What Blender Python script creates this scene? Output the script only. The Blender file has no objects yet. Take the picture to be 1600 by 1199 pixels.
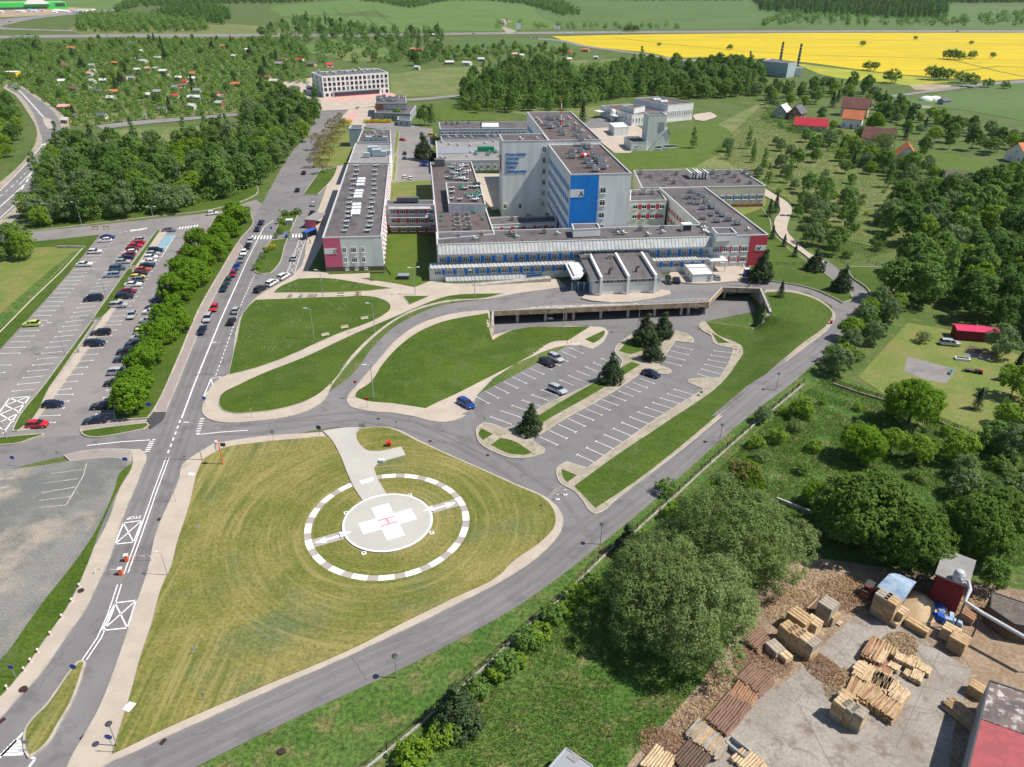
import bpy, bmesh, math, random
import numpy as np
from mathutils import Vector, Matrix
from mathutils.geometry import delaunay_2d_cdt
random.seed(7); RNG = np.random.default_rng(7)
S = bpy.context.scene
COL = S.collection
PI = math.pi
# ------------------------------------------------------------------ camera (photogrammetry of the photograph)
F_PX, PITCH, ROLL, CAM_H = 1150.4, 0.5088936, 0.00606535, 80.0
W_PX, H_PX = 1600.0, 1199.0
_F = np.array([0, math.cos(PITCH), -math.sin(PITCH)]); _R0 = np.array([1, 0, 0.]); _U0 = np.cross(_R0, _F)
_R = math.cos(ROLL)*_R0 + math.sin(ROLL)*_U0; _U = -math.sin(ROLL)*_R0 + math.cos(ROLL)*_U0
cam = bpy.data.cameras.new('camera'); camo = bpy.data.objects.new('camera', cam); COL.objects.link(camo)
cam.sensor_fit = 'HORIZONTAL'; cam.sensor_width = 36; cam.lens = 36*F_PX/W_PX; cam.clip_start = 1; cam.clip_end = 30000
m = Matrix.Identity(4)
for i in range(3): m[i][0] = _R[i]; m[i][1] = _U[i]; m[i][2] = -_F[i]
m[2][3] = CAM_H; camo.matrix_world = m
S.camera = camo

def G(x, y, z=0.0):
    """where the sight line through photograph point (x, y) meets height z"""
    d = _F + (x-800)/F_PX*_R - (y-599.5)/F_PX*_U
    k = (CAM_H-z)/(-d[2]); return (d[0]*k, d[1]*k)
def PX(P):
    d = np.array(P, float)-np.array([0, 0, CAM_H]); w = d@_F
    return 800+F_PX*(d@_R)/w, 599.5-F_PX*(d@_U)/w
def GP(pts, z=0.0): return [G(x, y, z) for x, y in pts]

def smooth(pts, n=4, corner=42):
    """closed outline: round the gentle bends, keep the sharp corners"""
    out = []; N = len(pts); P = [np.array(p, float) for p in pts]
    def sharp(i):
        a = P[i]-P[i-1]; b = P[(i+1) % N]-P[i]
        la, lb = np.linalg.norm(a), np.linalg.norm(b)
        if la < 1e-6 or lb < 1e-6: return True
        return math.degrees(math.acos(max(-1, min(1, a@b/la/lb)))) > corner
    sh = [sharp(i) for i in range(N)]
    for i in range(N):
        p1, p2 = P[i], P[(i+1) % N]
        L = np.linalg.norm(p2-p1)
        def tan(j, pv, nx):
            d1 = P[j]-P[pv]; d2 = P[nx]-P[j]; l1 = np.linalg.norm(d1)+1e-9; l2 = np.linalg.norm(d2)+1e-9
            return (d1/l1*l2+d2/l2*l1)/(l1+l2)*L
        t1 = (p2-p1) if sh[i] else tan(i, i-1, (i+1) % N)
        t2 = (p2-p1) if sh[(i+1) % N] else tan((i+1) % N, i, (i+2) % N)
        k = 1 if (sh[i] and sh[(i+1) % N]) else n
        for q in range(k):
            t = q/k; h = [2*t**3-3*t**2+1, t**3-2*t**2+t, -2*t**3+3*t**2, t**3-t**2]
            out.append(tuple(h[0]*p1+h[1]*t1+h[2]*p2+h[3]*t2))
    return out
def area2(p): return sum(p[i-1][0]*p[i][1]-p[i][0]*p[i-1][1] for i in range(len(p)))
def ccw(p): return p if area2(p) > 0 else p[::-1]
def inside(p, poly):
    x, y = p; c = False; j = len(poly)-1
    for i in range(len(poly)):
        if (poly[i][1] > y) != (poly[j][1] > y) and x < (poly[j][0]-poly[i][0])*(y-poly[i][1])/(poly[j][1]-poly[i][1])+poly[i][0]: c = not c
        j = i
    return c
# ------------------------------------------------------------------ the sunken car park in front of the hospital
def sdist(X, Y, poly):
    X = np.asarray(X, float); Y = np.asarray(Y, float); d = np.full(X.shape, 1e18); ins = np.zeros(X.shape, bool)
    n = len(poly)
    for i in range(n):
        ax, ay = poly[i-1]; bx, by = poly[i]; ex, ey = bx-ax, by-ay; L = ex*ex+ey*ey+1e-12
        t = np.clip(((X-ax)*ex+(Y-ay)*ey)/L, 0, 1); d = np.minimum(d, (X-ax-t*ex)**2+(Y-ay-t*ey)**2)
        c = ((ay > Y) != (by > Y)); xi = ex*(Y-ay)/(ey if abs(ey) > 1e-12 else 1e-12)+ax; ins ^= c & (X < xi)
    d = np.sqrt(d); return np.where(ins, -d, d)
DEPTH = 3.9
DECK_L = G(770, 487); DECK_R = G(1106, 473); DECK_R2 = G(1128, 450); DECK_R3 = G(1188, 452)
UB_L = (DECK_L[0]-1.6, DECK_L[1]+14); UB_R = (DECK_R3[0]-1.0, DECK_R3[1]+6)
PIT = [G(760, 650), G(740, 618), G(890, 537), G(912, 514), G(769, 524), DECK_L, UB_L, UB_R, DECK_R3, G(1190, 480), G(1150, 545), G(1100, 640)]
PIT = ccw(PIT)
YA, YB = G(900, 655)[1], G(900, 512)[1]
(XL0, YL0), (XR0, YR0) = G(769, 524), G(1203, 489)
def lattice(x0, x1, y0, y1, c):
    j = np.arange(math.floor(y0/c), math.ceil(y1/c)+1); i = np.arange(math.floor(x0/c)-1, math.ceil(x1/c)+1)
    I, J = np.meshgrid(i, j); return (I*c+(J*.37 % 1)*c).ravel(), (J*c*.97).ravel()
def hgt(X, Y):
    X = np.asarray(X, float); Y = np.asarray(Y, float)
    a = np.clip((Y-YA)/(YB-YA), 0, 1)
    d = sdist(X, Y, PIT)
    yt = YL0+(YR0-YL0)*np.clip((X-XL0)/(XR0-XL0), 0, 1)
    W = 0.9+np.clip((yt-Y)/9, 0, 1)*13
    t = np.clip(d/W, 0, 1); b = 1-t*t*(3-2*t)
    return -DEPTH*a*b
def H1(x, y):
    if not (-60 < x < 130 and 90 < y < 260): return 0.0
    return float(hgt(np.array([x]), np.array([y]))[0])
def GT(px, py, up=0.0):
    """sight line against the real terrain"""
    z = 0.0
    for _ in range(25):
        x, y = G(px, py, z+up); z = z*.4+.6*H1(x, y)
    return (x, y)
def G3(px, py, up=0.0):
    x, y = GT(px, py); return Vector((x, y, H1(x, y)+up))

# ------------------------------------------------------------------ node materials
MATS = {}
def mat(name, c=(.5, .5, .5), rough=.8, metal=0.0, spec=.3, c2=None, scale=.2, c3=None, scale3=3.0, fine=0.0, fscale=12.0, bump=0.0, bscale=8.0, stretch=None, lo=.4, hi=.6, space='Object', trans=0.0):
    mt = bpy.data.materials.new(name); mt.use_nodes = True; nt = mt.node_tree; N = nt.nodes; L = nt.links
    b = N['Principled BSDF']; b.inputs['Roughness'].default_value = rough; b.inputs['Metallic'].default_value = metal
    b.inputs['Specular IOR Level'].default_value = spec
    b.inputs['Base Color'].default_value = (*c, 1)
    tc = N.new('ShaderNodeTexCoord'); src = tc.outputs[space]
    if stretch:
        mp = N.new('ShaderNodeMapping'); mp.inputs['Scale'].default_value = stretch[:3]
        if len(stretch) > 3: mp.inputs['Rotation'].default_value = (0, 0, stretch[3])
        L.new(src, mp.inputs['Vector']); src = mp.outputs[0]
    cur = None
    def noise(sc, det=5):
        n = N.new('ShaderNodeTexNoise'); n.inputs['Scale'].default_value = sc; n.inputs['Detail'].default_value = det; n.inputs['Roughness'].default_value = .65
        L.new(src, n.inputs['Vector']); return n.outputs['Fac']
    def ramp(f, a, b_):
        r = N.new('ShaderNodeMapRange'); r.inputs['From Min'].default_value = a; r.inputs['From Max'].default_value = b_; r.interpolation_type = 'SMOOTHSTEP'
        L.new(f, r.inputs['Value']); return r.outputs[0]
    def mix(fac, a, b_, mode='MIX'):
        mx = N.new('ShaderNodeMix'); mx.data_type = 'RGBA'; mx.blend_type = mode
        if hasattr(fac, 'is_linked'): L.new(fac, mx.inputs['Factor'])
        else: mx.inputs['Factor'].default_value = fac
        for sk, v in ((6, a), (7, b_)):
            if isinstance(v, tuple): mx.inputs[sk].default_value = (*v, 1)
            else: L.new(v, mx.inputs[sk])
        return mx.outputs[2]
    if c2: cur = mix(ramp(noise(scale), lo, hi), c, c2)
    if c3: cur = mix(ramp(noise(scale3), .5, .68), cur if cur else c, c3)
    if fine:
        f = noise(fscale, 4); r = N.new('ShaderNodeMapRange'); r.inputs['From Min'].default_value = .3; r.inputs['From Max'].default_value = .7
        r.inputs['To Min'].default_value = 1-fine; r.inputs['To Max'].default_value = 1+fine; L.new(f, r.inputs['Value'])
        hs = N.new('ShaderNodeHueSaturation')
        if cur: L.new(cur, hs.inputs['Color'])
        else: hs.inputs['Color'].default_value = (*c, 1)
        L.new(r.outputs[0], hs.inputs['Value']); cur = hs.outputs[0]
    if cur: L.new(cur, b.inputs['Base Color'])
    if bump:
        bp = N.new('ShaderNodeBump'); bp.inputs['Strength'].default_value = bump; bp.inputs['Distance'].default_value = .1
        L.new(noise(bscale, 6), bp.inputs['Height']); L.new(bp.outputs[0], b.inputs['Normal'])
    MATS[name] = mt; return mt
def leafmat(name, c, c2, var=.25, trans=.42):
    mt = bpy.data.materials.new(name); mt.use_nodes = True; nt = mt.node_tree; N = nt.nodes; L = nt.links
    b = N['Principled BSDF']; b.inputs['Roughness'].default_value = .75; b.inputs['Specular IOR Level'].default_value = .1
    g = N.new('ShaderNodeNewGeometry'); oi = N.new('ShaderNodeObjectInfo'); mx = N.new('ShaderNodeMix'); mx.data_type = 'RGBA'
    mx.inputs[6].default_value = (*c, 1); mx.inputs[7].default_value = (*c2, 1)
    ad = N.new('ShaderNodeMath'); ad.operation = 'MULTIPLY_ADD'; L.new(g.outputs['Random Per Island'], ad.inputs[0]); ad.inputs[1].default_value = .45
    m2 = N.new('ShaderNodeMath'); m2.operation = 'MULTIPLY'; L.new(oi.outputs['Random'], m2.inputs[0]); m2.inputs[1].default_value = .55
    L.new(m2.outputs[0], ad.inputs[2]); L.new(ad.outputs[0], mx.inputs['Factor'])
    hs = N.new('ShaderNodeHueSaturation'); L.new(mx.outputs[2], hs.inputs['Color'])
    r = N.new('ShaderNodeMapRange'); r.inputs['To Min'].default_value = 1-var; r.inputs['To Max'].default_value = 1+var; L.new(g.outputs['Random Per Island'], r.inputs['Value'])
    L.new(r.outputs[0], hs.inputs['Value']); L.new(hs.outputs[0], b.inputs['Base Color'])
    tr = N.new('ShaderNodeBsdfTranslucent'); ms = N.new('ShaderNodeMixShader'); ms.inputs[0].default_value = trans
    h2 = N.new('ShaderNodeHueSaturation'); h2.inputs['Hue'].default_value = .495; h2.inputs['Value'].default_value = 1.3; L.new(hs.outputs[0], h2.inputs['Color']); L.new(h2.outputs[0], tr.inputs['Color'])
    L.new(b.outputs[0], ms.inputs[1]); L.new(tr.outputs[0], ms.inputs[2]); L.new(ms.outputs[0], N['Material Output'].inputs['Surface'])
    MATS[name] = mt; return mt

# ------------------------------------------------------------------ mesh building
class MB:
    def __init__(s): s.v = []; s.f = []; s.m = []; s.mats = []
    def mi(s, mt):
        if mt not in s.mats: s.mats.append(mt)
        return s.mats.index(mt)
    def add(s, vs, fs, mt):
        o = len(s.v); k = s.mi(mt); s.v += [tuple(v) for v in vs]
        for f in fs: s.f.append([o+i for i in f]); s.m.append(k)
    def quad(s, a, b, c, d, mt): s.add([a, b, c, d], [(0, 1, 2, 3)], mt)
    def box(s, c, sz, mt, rot=0.0, top=None, taper=1.0):
        cx, cy, cz = c; x, y, z = sz[0]/2, sz[1]/2, sz[2]/2; co, si = math.cos(rot), math.sin(rot); vs = []
        for dz in (-z, z):
            k = taper if dz > 0 else 1
            for dx, dy in ((-x, -y), (x, -y), (x, y), (-x, y)):
                dx *= k; dy *= k; vs.append((cx+dx*co-dy*si, cy+dx*si+dy*co, cz+dz))
        s.add(vs, [(0, 3, 2, 1), (0, 1, 5, 4), (1, 2, 6, 5), (2, 3, 7, 6), (3, 0, 4, 7)], mt)
        s.add(vs[4:], [(0, 1, 2, 3)], top or mt)
    def prism(s, poly, z0, z1, mt, top=None, bottom=False):
        p = ccw(poly); n = len(p)
        vs = [(x, y, z0) for x, y in p]+[(x, y, z1) for x, y in p]
        s.add(vs, [(i, (i+1) % n, n+(i+1) % n, n+i) for i in range(n)], mt)
        s.add(vs[n:], [tuple(range(n))], top or mt)
        if bottom: s.add(vs[:n], [tuple(range(n-1, -1, -1))], mt)
    def tube(s, pts, rs, mt, n=8, caps=True):
        P = [Vector(p) for p in pts]; rings = []
        for i, p in enumerate(P):
            d = (P[min(i+1, len(P)-1)]-P[max(i-1, 0)])
            if d.length < 1e-9: d = Vector((0, 0, 1))
            d.normalize(); a = d.orthogonal().normalized(); b = d.cross(a); r = rs[i] if isinstance(rs, (list, tuple)) else rs
            rings.append([p+(a*math.cos(2*PI*k/n)+b*math.sin(2*PI*k/n))*r for k in range(n)])
        vs = [v for r in rings for v in r]; fs = []
        for i in range(len(P)-1):
            for k in range(n): fs.append((i*n+k, i*n+(k+1) % n, (i+1)*n+(k+1) % n, (i+1)*n+k))
        if caps: fs.append(tuple(range(n-1, -1, -1))); fs.append(tuple((len(P)-1)*n+k for k in range(n)))
        s.add(vs, fs, mt)
    def lathe(s, c, prof, mt, n=16):
        vs = []; fs = []
        for r, z in prof:
            for k in range(n): vs.append((c[0]+r*math.cos(2*PI*k/n), c[1]+r*math.sin(2*PI*k/n), c[2]+z))
        for i in range(len(prof)-1):
            for k in range(n): fs.append((i*n+k, i*n+(k+1) % n, (i+1)*n+(k+1) % n, (i+1)*n+k))
        fs.append(tuple((len(prof)-1)*n+k for k in range(n))); s.add(vs, fs, mt)
    def mesh(s, name, smooth=False, off=(0, 0, 0)):
        me = bpy.data.meshes.new(name)
        me.from_pydata([(x-off[0], y-off[1], z-off[2]) for x, y, z in s.v], [], s.f)
        for mt in s.mats: me.materials.append(mt)
        me.polygons.foreach_set('material_index', s.m)
        if smooth: me.polygons.foreach_set('use_smooth', [True]*len(s.f))
        me.update(); return me
    def build(s, name, parent=None, smooth=False, off=None):
        if off is None: off = tuple(parent.location) if parent is not None else (0, 0, 0)
        if parent is not None and parent.parent is not None: off = tuple(Vector(off)+parent.parent.location)
        o = bpy.data.objects.new(name, s.mesh(name, smooth, off)); COL.objects.link(o)
        if parent is not None: o.parent = parent
        return o
def obj(name, me, parent=None, loc=(0, 0, 0), rz=0.0, sc=None):
    o = bpy.data.objects.new(name, me); COL.objects.link(o); o.location = loc; o.rotation_euler = (0, 0, rz)
    if sc is not None: o.scale = sc if hasattr(sc, '__len__') else (sc, sc, sc)
    if parent is not None: o.parent = parent
    return o
def tag(o, label=None, cat=None, group=None, kind=None):
    if label: o['label'] = label
    if cat: o['category'] = cat
    if group: o['group'] = group
    if kind: o['kind'] = kind
    return o
def empty(name, loc, label, cat, group=None, rz=0.0):
    o = bpy.data.objects.new(name, None); COL.objects.link(o); o.empty_display_size = .5
    o.location = loc; o.rotation_euler = (0, 0, rz); return tag(o, label, cat, group)
def clone(o, parent=None):
    c = o.copy(); COL.objects.link(c); c.parent = parent
    for ch in o.children: clone(ch, c)
    return c
ORD = ['first', 'second', 'third', 'fourth', 'fifth', 'sixth', 'seventh', 'eighth', 'ninth', 'tenth', 'eleventh', 'twelfth', 'thirteenth', 'fourteenth', 'fifteenth', 'sixteenth', 'seventeenth', 'eighteenth', 'nineteenth', 'twentieth'] 
ORD += ['twenty '+o for o in ORD[:9]]+['thirtieth']+['thirty '+o for o in ORD[:9]]+['fortieth']+['forty '+o for o in ORD[:9]]+['fiftieth']+['fifty '+o for o in ORD[:9]]
# ------------------------------------------------------------------ ground sheets
def sheet(name, poly, z, mt, drape=False, cell=.9, world=False, sm=True, kind='structure', skirt=0.0, kerb=None, kw=.22, rise=.02, label=None):
    """poly in photograph points on the ground plane (or world points): a flat or terrain-following sheet"""
    P = poly if world else GP(poly)
    if sm: P = smooth(P)
    P = ccw(P); b = MB(); n = len(P)
    if drape:
        xs = [p[0] for p in P]; ys = [p[1] for p in P]
        gx, gy = lattice(min(xs), max(xs), min(ys)/.97, max(ys)/.97, cell); k = sdist(gx, gy, P) < -cell*.35; pts = list(zip(gx[k], gy[k]))
        # split the outline so that it follows the slope too
        Q = []
        for i in range(n):
            a = np.array(P[i]); c = np.array(P[(i+1) % n]); q = max(1, int(np.linalg.norm(c-a)/cell))
            Q += [tuple(a+(c-a)*t/q) for t in range(q)]
        nq = len(Q)
        r = delaunay_2d_cdt([Vector(p) for p in Q+pts], [], [list(range(nq))], 1, 1e-5)
        V = np.array([tuple(v) for v in r[0]]); Z = hgt(V[:, 0], V[:, 1])+z
        b.add([(x, y, q) for (x, y), q in zip(V, Z)], [f if area2([V[i] for i in f]) > 0 else f[::-1] for f in r[2]], mt)
        hz = hgt(np.array([p[0] for p in Q]), np.array([p[1] for p in Q])); PP = Q
    else:
        b.add([(x, y, z) for x, y in P], [tuple(range(n))], mt); PP = P; hz = np.zeros(n)
    nn = len(PP)
    if skirt:
        for i in range(nn):
            j = (i+1) % nn; (x1, y1), (x2, y2) = PP[i], PP[j]
            b.quad((x1, y1, z+hz[i]-skirt), (x2, y2, z+hz[j]-skirt), (x2, y2, z+hz[j]), (x1, y1, z+hz[i]), kerb or mt)
    o = b.build(name); o['kind'] = kind
    if label: o['label'] = label
    if kerb:
        kb = MB(); nrm = []
        for i in range(nn):
            a = np.array(PP[i])-np.array(PP[i-1]); c = np.array(PP[(i+1) % nn])-np.array(PP[i])
            a = a/(np.linalg.norm(a)+1e-9); c = c/(np.linalg.norm(c)+1e-9); t = a+c; L = np.linalg.norm(t)
            t = a if L < .2 else t/L
            q = np.array([-t[1], t[0]]); nrm.append(q/max(.5, abs(q@np.array([-a[1], a[0]]))))
        for i in range(nn):
            j = (i+1) % nn
            A = PP[i]; B = PP[j]; Ai = np.array(A)+nrm[i]*kw; Bi = np.array(B)+nrm[j]*kw; Ao = np.array(A)-nrm[i]*.03; Bo = np.array(B)-nrm[j]*.03
            z1, z2 = z+hz[i]+rise, z+hz[j]+rise
            kb.quad((*Ao, z1), (*Bo, z2), (*Bi, z2), (*Ai, z1), kerb)
            kb.quad((*Ao, z1-max(skirt, .05)-rise), (*Bo, z2-max(skirt, .05)-rise), (*Bo, z2), (*Ao, z1), kerb)
            kb.quad((*Bi, z2-rise-.01), (*Ai, z1-rise-.01), (*Ai, z1), (*Bi, z2), kerb)
        k = kb.build('kerb'); k['kind'] = 'structure'
    return o
def strip(P, w, z, mb, mt, terrain=False, dash=None):
    """a painted line of width w along world points P"""
    P = [np.array(p, float) for p in P]
    for i in range(len(P)-1):
        a, b = P[i], P[i+1]; L = np.linalg.norm(b-a)
        if L < 1e-6: continue
        d = (b-a)/L; n = np.array([-d[1], d[0]])*w/2
        segs = [(0, L)]
        if dash: segs = [(t, min(L, t+dash[0])) for t in np.arange(0, L, dash[0]+dash[1])]
        for s, e in segs:
            p, q = a+d*s, a+d*e; cs = [p-n, q-n, q+n, p+n]
            mb.quad(*[(c[0], c[1], z+(H1(*c) if terrain else 0)) for c in cs], mt)
# ------------------------------------------------------------------ materials
M = MATS
mat('grass_rough', (.055, .1, .014), c2=(.085, .12, .026), scale=.06, c3=(.13, .13, .045), scale3=.35, fine=.55, fscale=2.2, bump=.8, bscale=2.5)
mat('grass_lawn', (.042, .083, .003), c2=(.06, .1, .006), scale=.09, c3=(.07, .1, .02), scale3=.2, fine=.45, fscale=2.6, bump=.5, bscale=4)
mat('grass_bright', (.06, .112, .007), c2=(.085, .122, .014), scale=.15, fine=.3, fscale=2.5)
mat('grass_dry', (.17, .165, .045), c2=(.1, .14, .025), scale=.08, c3=(.24, .2, .085), scale3=.4, fine=.4, fscale=2.0)
mat('grass_meadow', (.1, .145, .03), c2=(.15, .17, .055), scale=.035, c3=(.2, .185, .09), scale3=.12, fine=.5, fscale=.8, lo=.35, hi=.65)
mat('grass_wild', (.05, .112, .014), c2=(.075, .13, .024), scale=.12, c3=(.14, .135, .05), scale3=.3, fine=.6, fscale=1.6, bump=1, bscale=2)
mat('grass_garden', (.12, .165, .03), c2=(.17, .175, .05), scale=.12, fine=.25, fscale=2)
mat('field_green', (.085, .15, .026), c2=(.1, .165, .036), scale=.01, fine=.12, fscale=.3)
mat('field_deep', (.07, .125, .026), c2=(.085, .14, .036), scale=.008, fine=.15, fscale=.15)
mat('field_pale', (.11, .16, .05), c2=(.14, .16, .07), scale=.01, fine=.2, fscale=.2)
mat('rape', (.54, .4, .003), c2=(.47, .36, .005), scale=.012, c3=(.4, .33, .015), scale3=.03, fine=.16, fscale=.4, stretch=(.4, 1.6, 1))
mat('rape_thin', (.33, .33, .02), c2=(.24, .27, .03), scale=.02, fine=.2, fscale=.4)
mat('soil', (.36, .29, .2), c2=(.28, .22, .14), scale=.05, fine=.2, fscale=1)
mat('asphalt', (.162, .155, .156), c2=(.195, .186, .186), scale=.05, c3=(.135, .13, .132), scale3=.22, fine=.1, fscale=7, lo=.35, hi=.65)
mat('asphalt_lot', (.155, .15, .152), c2=(.178, .171, .174), scale=.06, c3=(.13, .126, .13), scale3=.2, fine=.1, fscale=6, lo=.35, hi=.65)
mat('asphalt_pale', (.232, .216, .208), c2=(.195, .185, .18), scale=.04, c3=(.165, .157, .155), scale3=.15, fine=.09, fscale=6, lo=.35, hi=.65)
mat('asphalt_dark', (.06, .058, .062), fine=.15)
mat('paving', (.43, .37, .305), c2=(.385, .33, .275), scale=.2, fine=.1, fscale=9)
mat('paving_worn', (.36, .31, .25), c2=(.29, .26, .2), scale=.25, c3=(.2, .2, .12), scale3=.6, fine=.2, fscale=5)
mat('paving_rose', (.3, .255, .24), c2=(.27, .235, .22), scale=.2, fine=.1, fscale=9)
mat('paving_pink', (.47, .27, .23), c2=(.52, .36, .32), scale=.3, fine=.15)
mat('kerb_stone', (.42, .38, .33), c2=(.33, .3, .26), scale=.4, fine=.1)
mat('gravel', (.135, .142, .135), c2=(.2, .197, .183), scale=.09, c3=(.31, .27, .22), scale3=.07, fine=.36, fscale=4, lo=.42, hi=.62, bump=.4, bscale=6)
mat('concrete', (.3, .272, .24), c2=(.235, .21, .18), scale=.12, c3=(.175, .145, .115), scale3=.3, fine=.2, fscale=3)
mat('concrete_pad', (.42, .41, .375), c2=(.39, .38, .35), scale=.15, fine=.06, fscale=4)
mat('concrete_wall', (.42, .4, .36), c2=(.33, .31, .27), scale=.5, c3=(.22, .2, .16), scale3=.8, fine=.12)
mat('concrete_rust', (.42, .34, .25), c2=(.3, .21, .13), scale=.35, c3=(.2, .14, .09), scale3=.9, fine=.2)
mat('bark_litter', (.19, .135, .095), c2=(.26, .195, .135), scale=.15, c3=(.33, .25, .17), scale3=.5, fine=.5, fscale=3.5, bump=.8, bscale=3)
mat('sawdust', (.55, .42, .26), c2=(.46, .33, .19), scale=.4, fine=.2)
mat('dirt_yard', (.27, .2, .14), c2=(.22, .155, .1), scale=.15, fine=.3, fscale=2)
mat('paint_white', (.8, .8, .79), c2=(.64, .63, .61), scale=.7, c3=(.52, .51, .49), scale3=2.2, rough=.6, fine=.1, lo=.45, hi=.7)
mat('paint_worn', (.5, .47, .44), c2=(.34, .31, .29), scale=.6, fine=.1)
mat('paint_blue', (.16, .29, .35), c2=(.2, .32, .36), scale=.5, fine=.1)
mat('paint_red', (.65, .16, .2), c2=(.7, .25, .28), scale=1.5)
mat('ring_grey', (.36, .32, .3), c2=(.32, .285, .27), scale=.3, fine=.08)
mat('crack', (.12, .11, .1))
mat('iron', (.06, .035, .03), rough=.6, metal=.3)
mat('bed_soil', (.1, .07, .045), fine=.3)
def helimat():
    """mown, dry grass: swaths round the landing pad, straight swaths further off"""
    mt = mat('grass_helipad', (.118, .134, .022), c2=(.205, .182, .055), scale=.055, c3=(.11, .135, .05), scale3=.05, fine=.4, fscale=2.4, lo=.36, hi=.62)
    nt = mt.node_tree; N = nt.nodes; L = nt.links; b = N['Principled BSDF']; prev = b.inputs['Base Color'].links[0].from_socket
    tc = N.new('ShaderNodeTexCoord'); sub = N.new('ShaderNodeVectorMath'); sub.operation = 'SUBTRACT'
    L.new(tc.outputs['Object'], sub.inputs[0]); sub.inputs[1].default_value = (PADC[0], PADC[1], 0)
    ln = N.new('ShaderNodeVectorMath'); ln.operation = 'LENGTH'; L.new(sub.outputs[0], ln.inputs[0])
    sp = N.new('ShaderNodeVectorMath'); sp.operation = 'MULTIPLY'; L.new(sub.outputs[0], sp.inputs[0]); sp.inputs[1].default_value = (.05, .05, 0)
    cb = N.new('ShaderNodeCombineXYZ'); ml = N.new('ShaderNodeMath'); ml.operation = 'MULTIPLY'; L.new(ln.outputs['Value'], ml.inputs[0]); ml.inputs[1].default_value = 1.05
    L.new(ml.outputs[0], cb.inputs[2]); av = N.new('ShaderNodeVectorMath'); L.new(cb.outputs[0], av.inputs[0]); L.new(sp.outputs[0], av.inputs[1])
    n1 = N.new('ShaderNodeTexNoise'); n1.inputs['Scale'].default_value = 1.0; n1.inputs['Detail'].default_value = 6; n1.inputs['Roughness'].default_value = .7; L.new(av.outputs[0], n1.inputs['Vector'])
    mp = N.new('ShaderNodeMapping'); mp.inputs['Rotation'].default_value = (0, 0, math.radians(-14)); mp.inputs['Scale'].default_value = (1.25, .05, 1); L.new(tc.outputs['Object'], mp.inputs['Vector'])
    n2 = N.new('ShaderNodeTexNoise'); n2.inputs['Scale'].default_value = 1.0; n2.inputs['Detail'].default_value = 5; L.new(mp.outputs[0], n2.inputs['Vector'])
    mk = N.new('ShaderNodeMapRange'); mk.inputs['From Min'].default_value = 26; mk.inputs['From Max'].default_value = 36; L.new(ln.outputs['Value'], mk.inputs['Value'])
    mf = N.new('ShaderNodeMix'); mf.data_type = 'FLOAT'; L.new(mk.outputs[0], mf.inputs['Factor']); L.new(n1.outputs['Fac'], mf.inputs[2]); L.new(n2.outputs['Fac'], mf.inputs[3])
    rg = N.new('ShaderNodeMapRange'); rg.inputs['From Min'].default_value = .5; rg.inputs['From Max'].default_value = .66; rg.interpolation_type = 'SMOOTHSTEP'; L.new(mf.outputs[0], rg.inputs['Value'])
    mx = N.new('ShaderNodeMix'); mx.data_type = 'RGBA'; m5 = N.new('ShaderNodeMath'); m5.operation = 'MULTIPLY'; m5.inputs[1].default_value = .52; L.new(rg.outputs[0], m5.inputs[0])
    L.new(m5.outputs[0], mx.inputs['Factor']); L.new(prev, mx.inputs[6]); mx.inputs[7].default_value = (.3, .25, .1, 1)
    # the darkest, freshest swaths
    rd = N.new('ShaderNodeMapRange'); rd.inputs['From Min'].default_value = .46; rd.inputs['From Max'].default_value = .34; L.new(mf.outputs[0], rd.inputs['Value'])
    m6 = N.new('ShaderNodeMath'); m6.operation = 'MULTIPLY'; m6.inputs[1].default_value = .6; L.new(rd.outputs[0], m6.inputs[0])
    m2 = N.new('ShaderNodeMix'); m2.data_type = 'RGBA'; L.new(m6.outputs[0], m2.inputs['Factor']); L.new(mx.outputs[2], m2.inputs[6]); m2.inputs[7].default_value = (.06, .095, .012, 1)
    L.new(m2.outputs[2], b.inputs['Base Color']); return mt
PADC = G(606.3, 818.5)
helimat()
# ------------------------------------------------------------------ the ground: one sheet to the horizon, with the sunken car park in it
def make_ground():
    X0, X1, Y0, Y1 = -40., 118., 96., 240.; c = .9
    gx, gy = lattice(X0, X1, Y0, Y1, c)
    pts = [(x, y) for x, y in zip(gx, gy)]
    far = [(-9000, -3000), (9000, -3000), (9000, 16000), (-9000, 16000)]
    r = delaunay_2d_cdt([Vector(p) for p in far+pts], [], [[0, 1, 2, 3]], 1, 1e-4)
    V = np.array([tuple(v) for v in r[0]]); Z = hgt(V[:, 0], V[:, 1])
    b = MB(); b.add([(x, y, z) for (x, y), z in zip(V, Z)], [f if area2([V[i] for i in f]) > 0 else f[::-1] for f in r[2]], M['grass_rough'])
    o = b.build('ground'); o['kind'] = 'structure'
make_ground()
zc = [.02]
def nz(d=.004): zc[0] += d; return zc[0]
def road(name, pts, mt='asphalt'): return sheet(name, pts, nz(), M[mt])
def gpt(pts): return [GT(*p) for p in pts]
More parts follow.
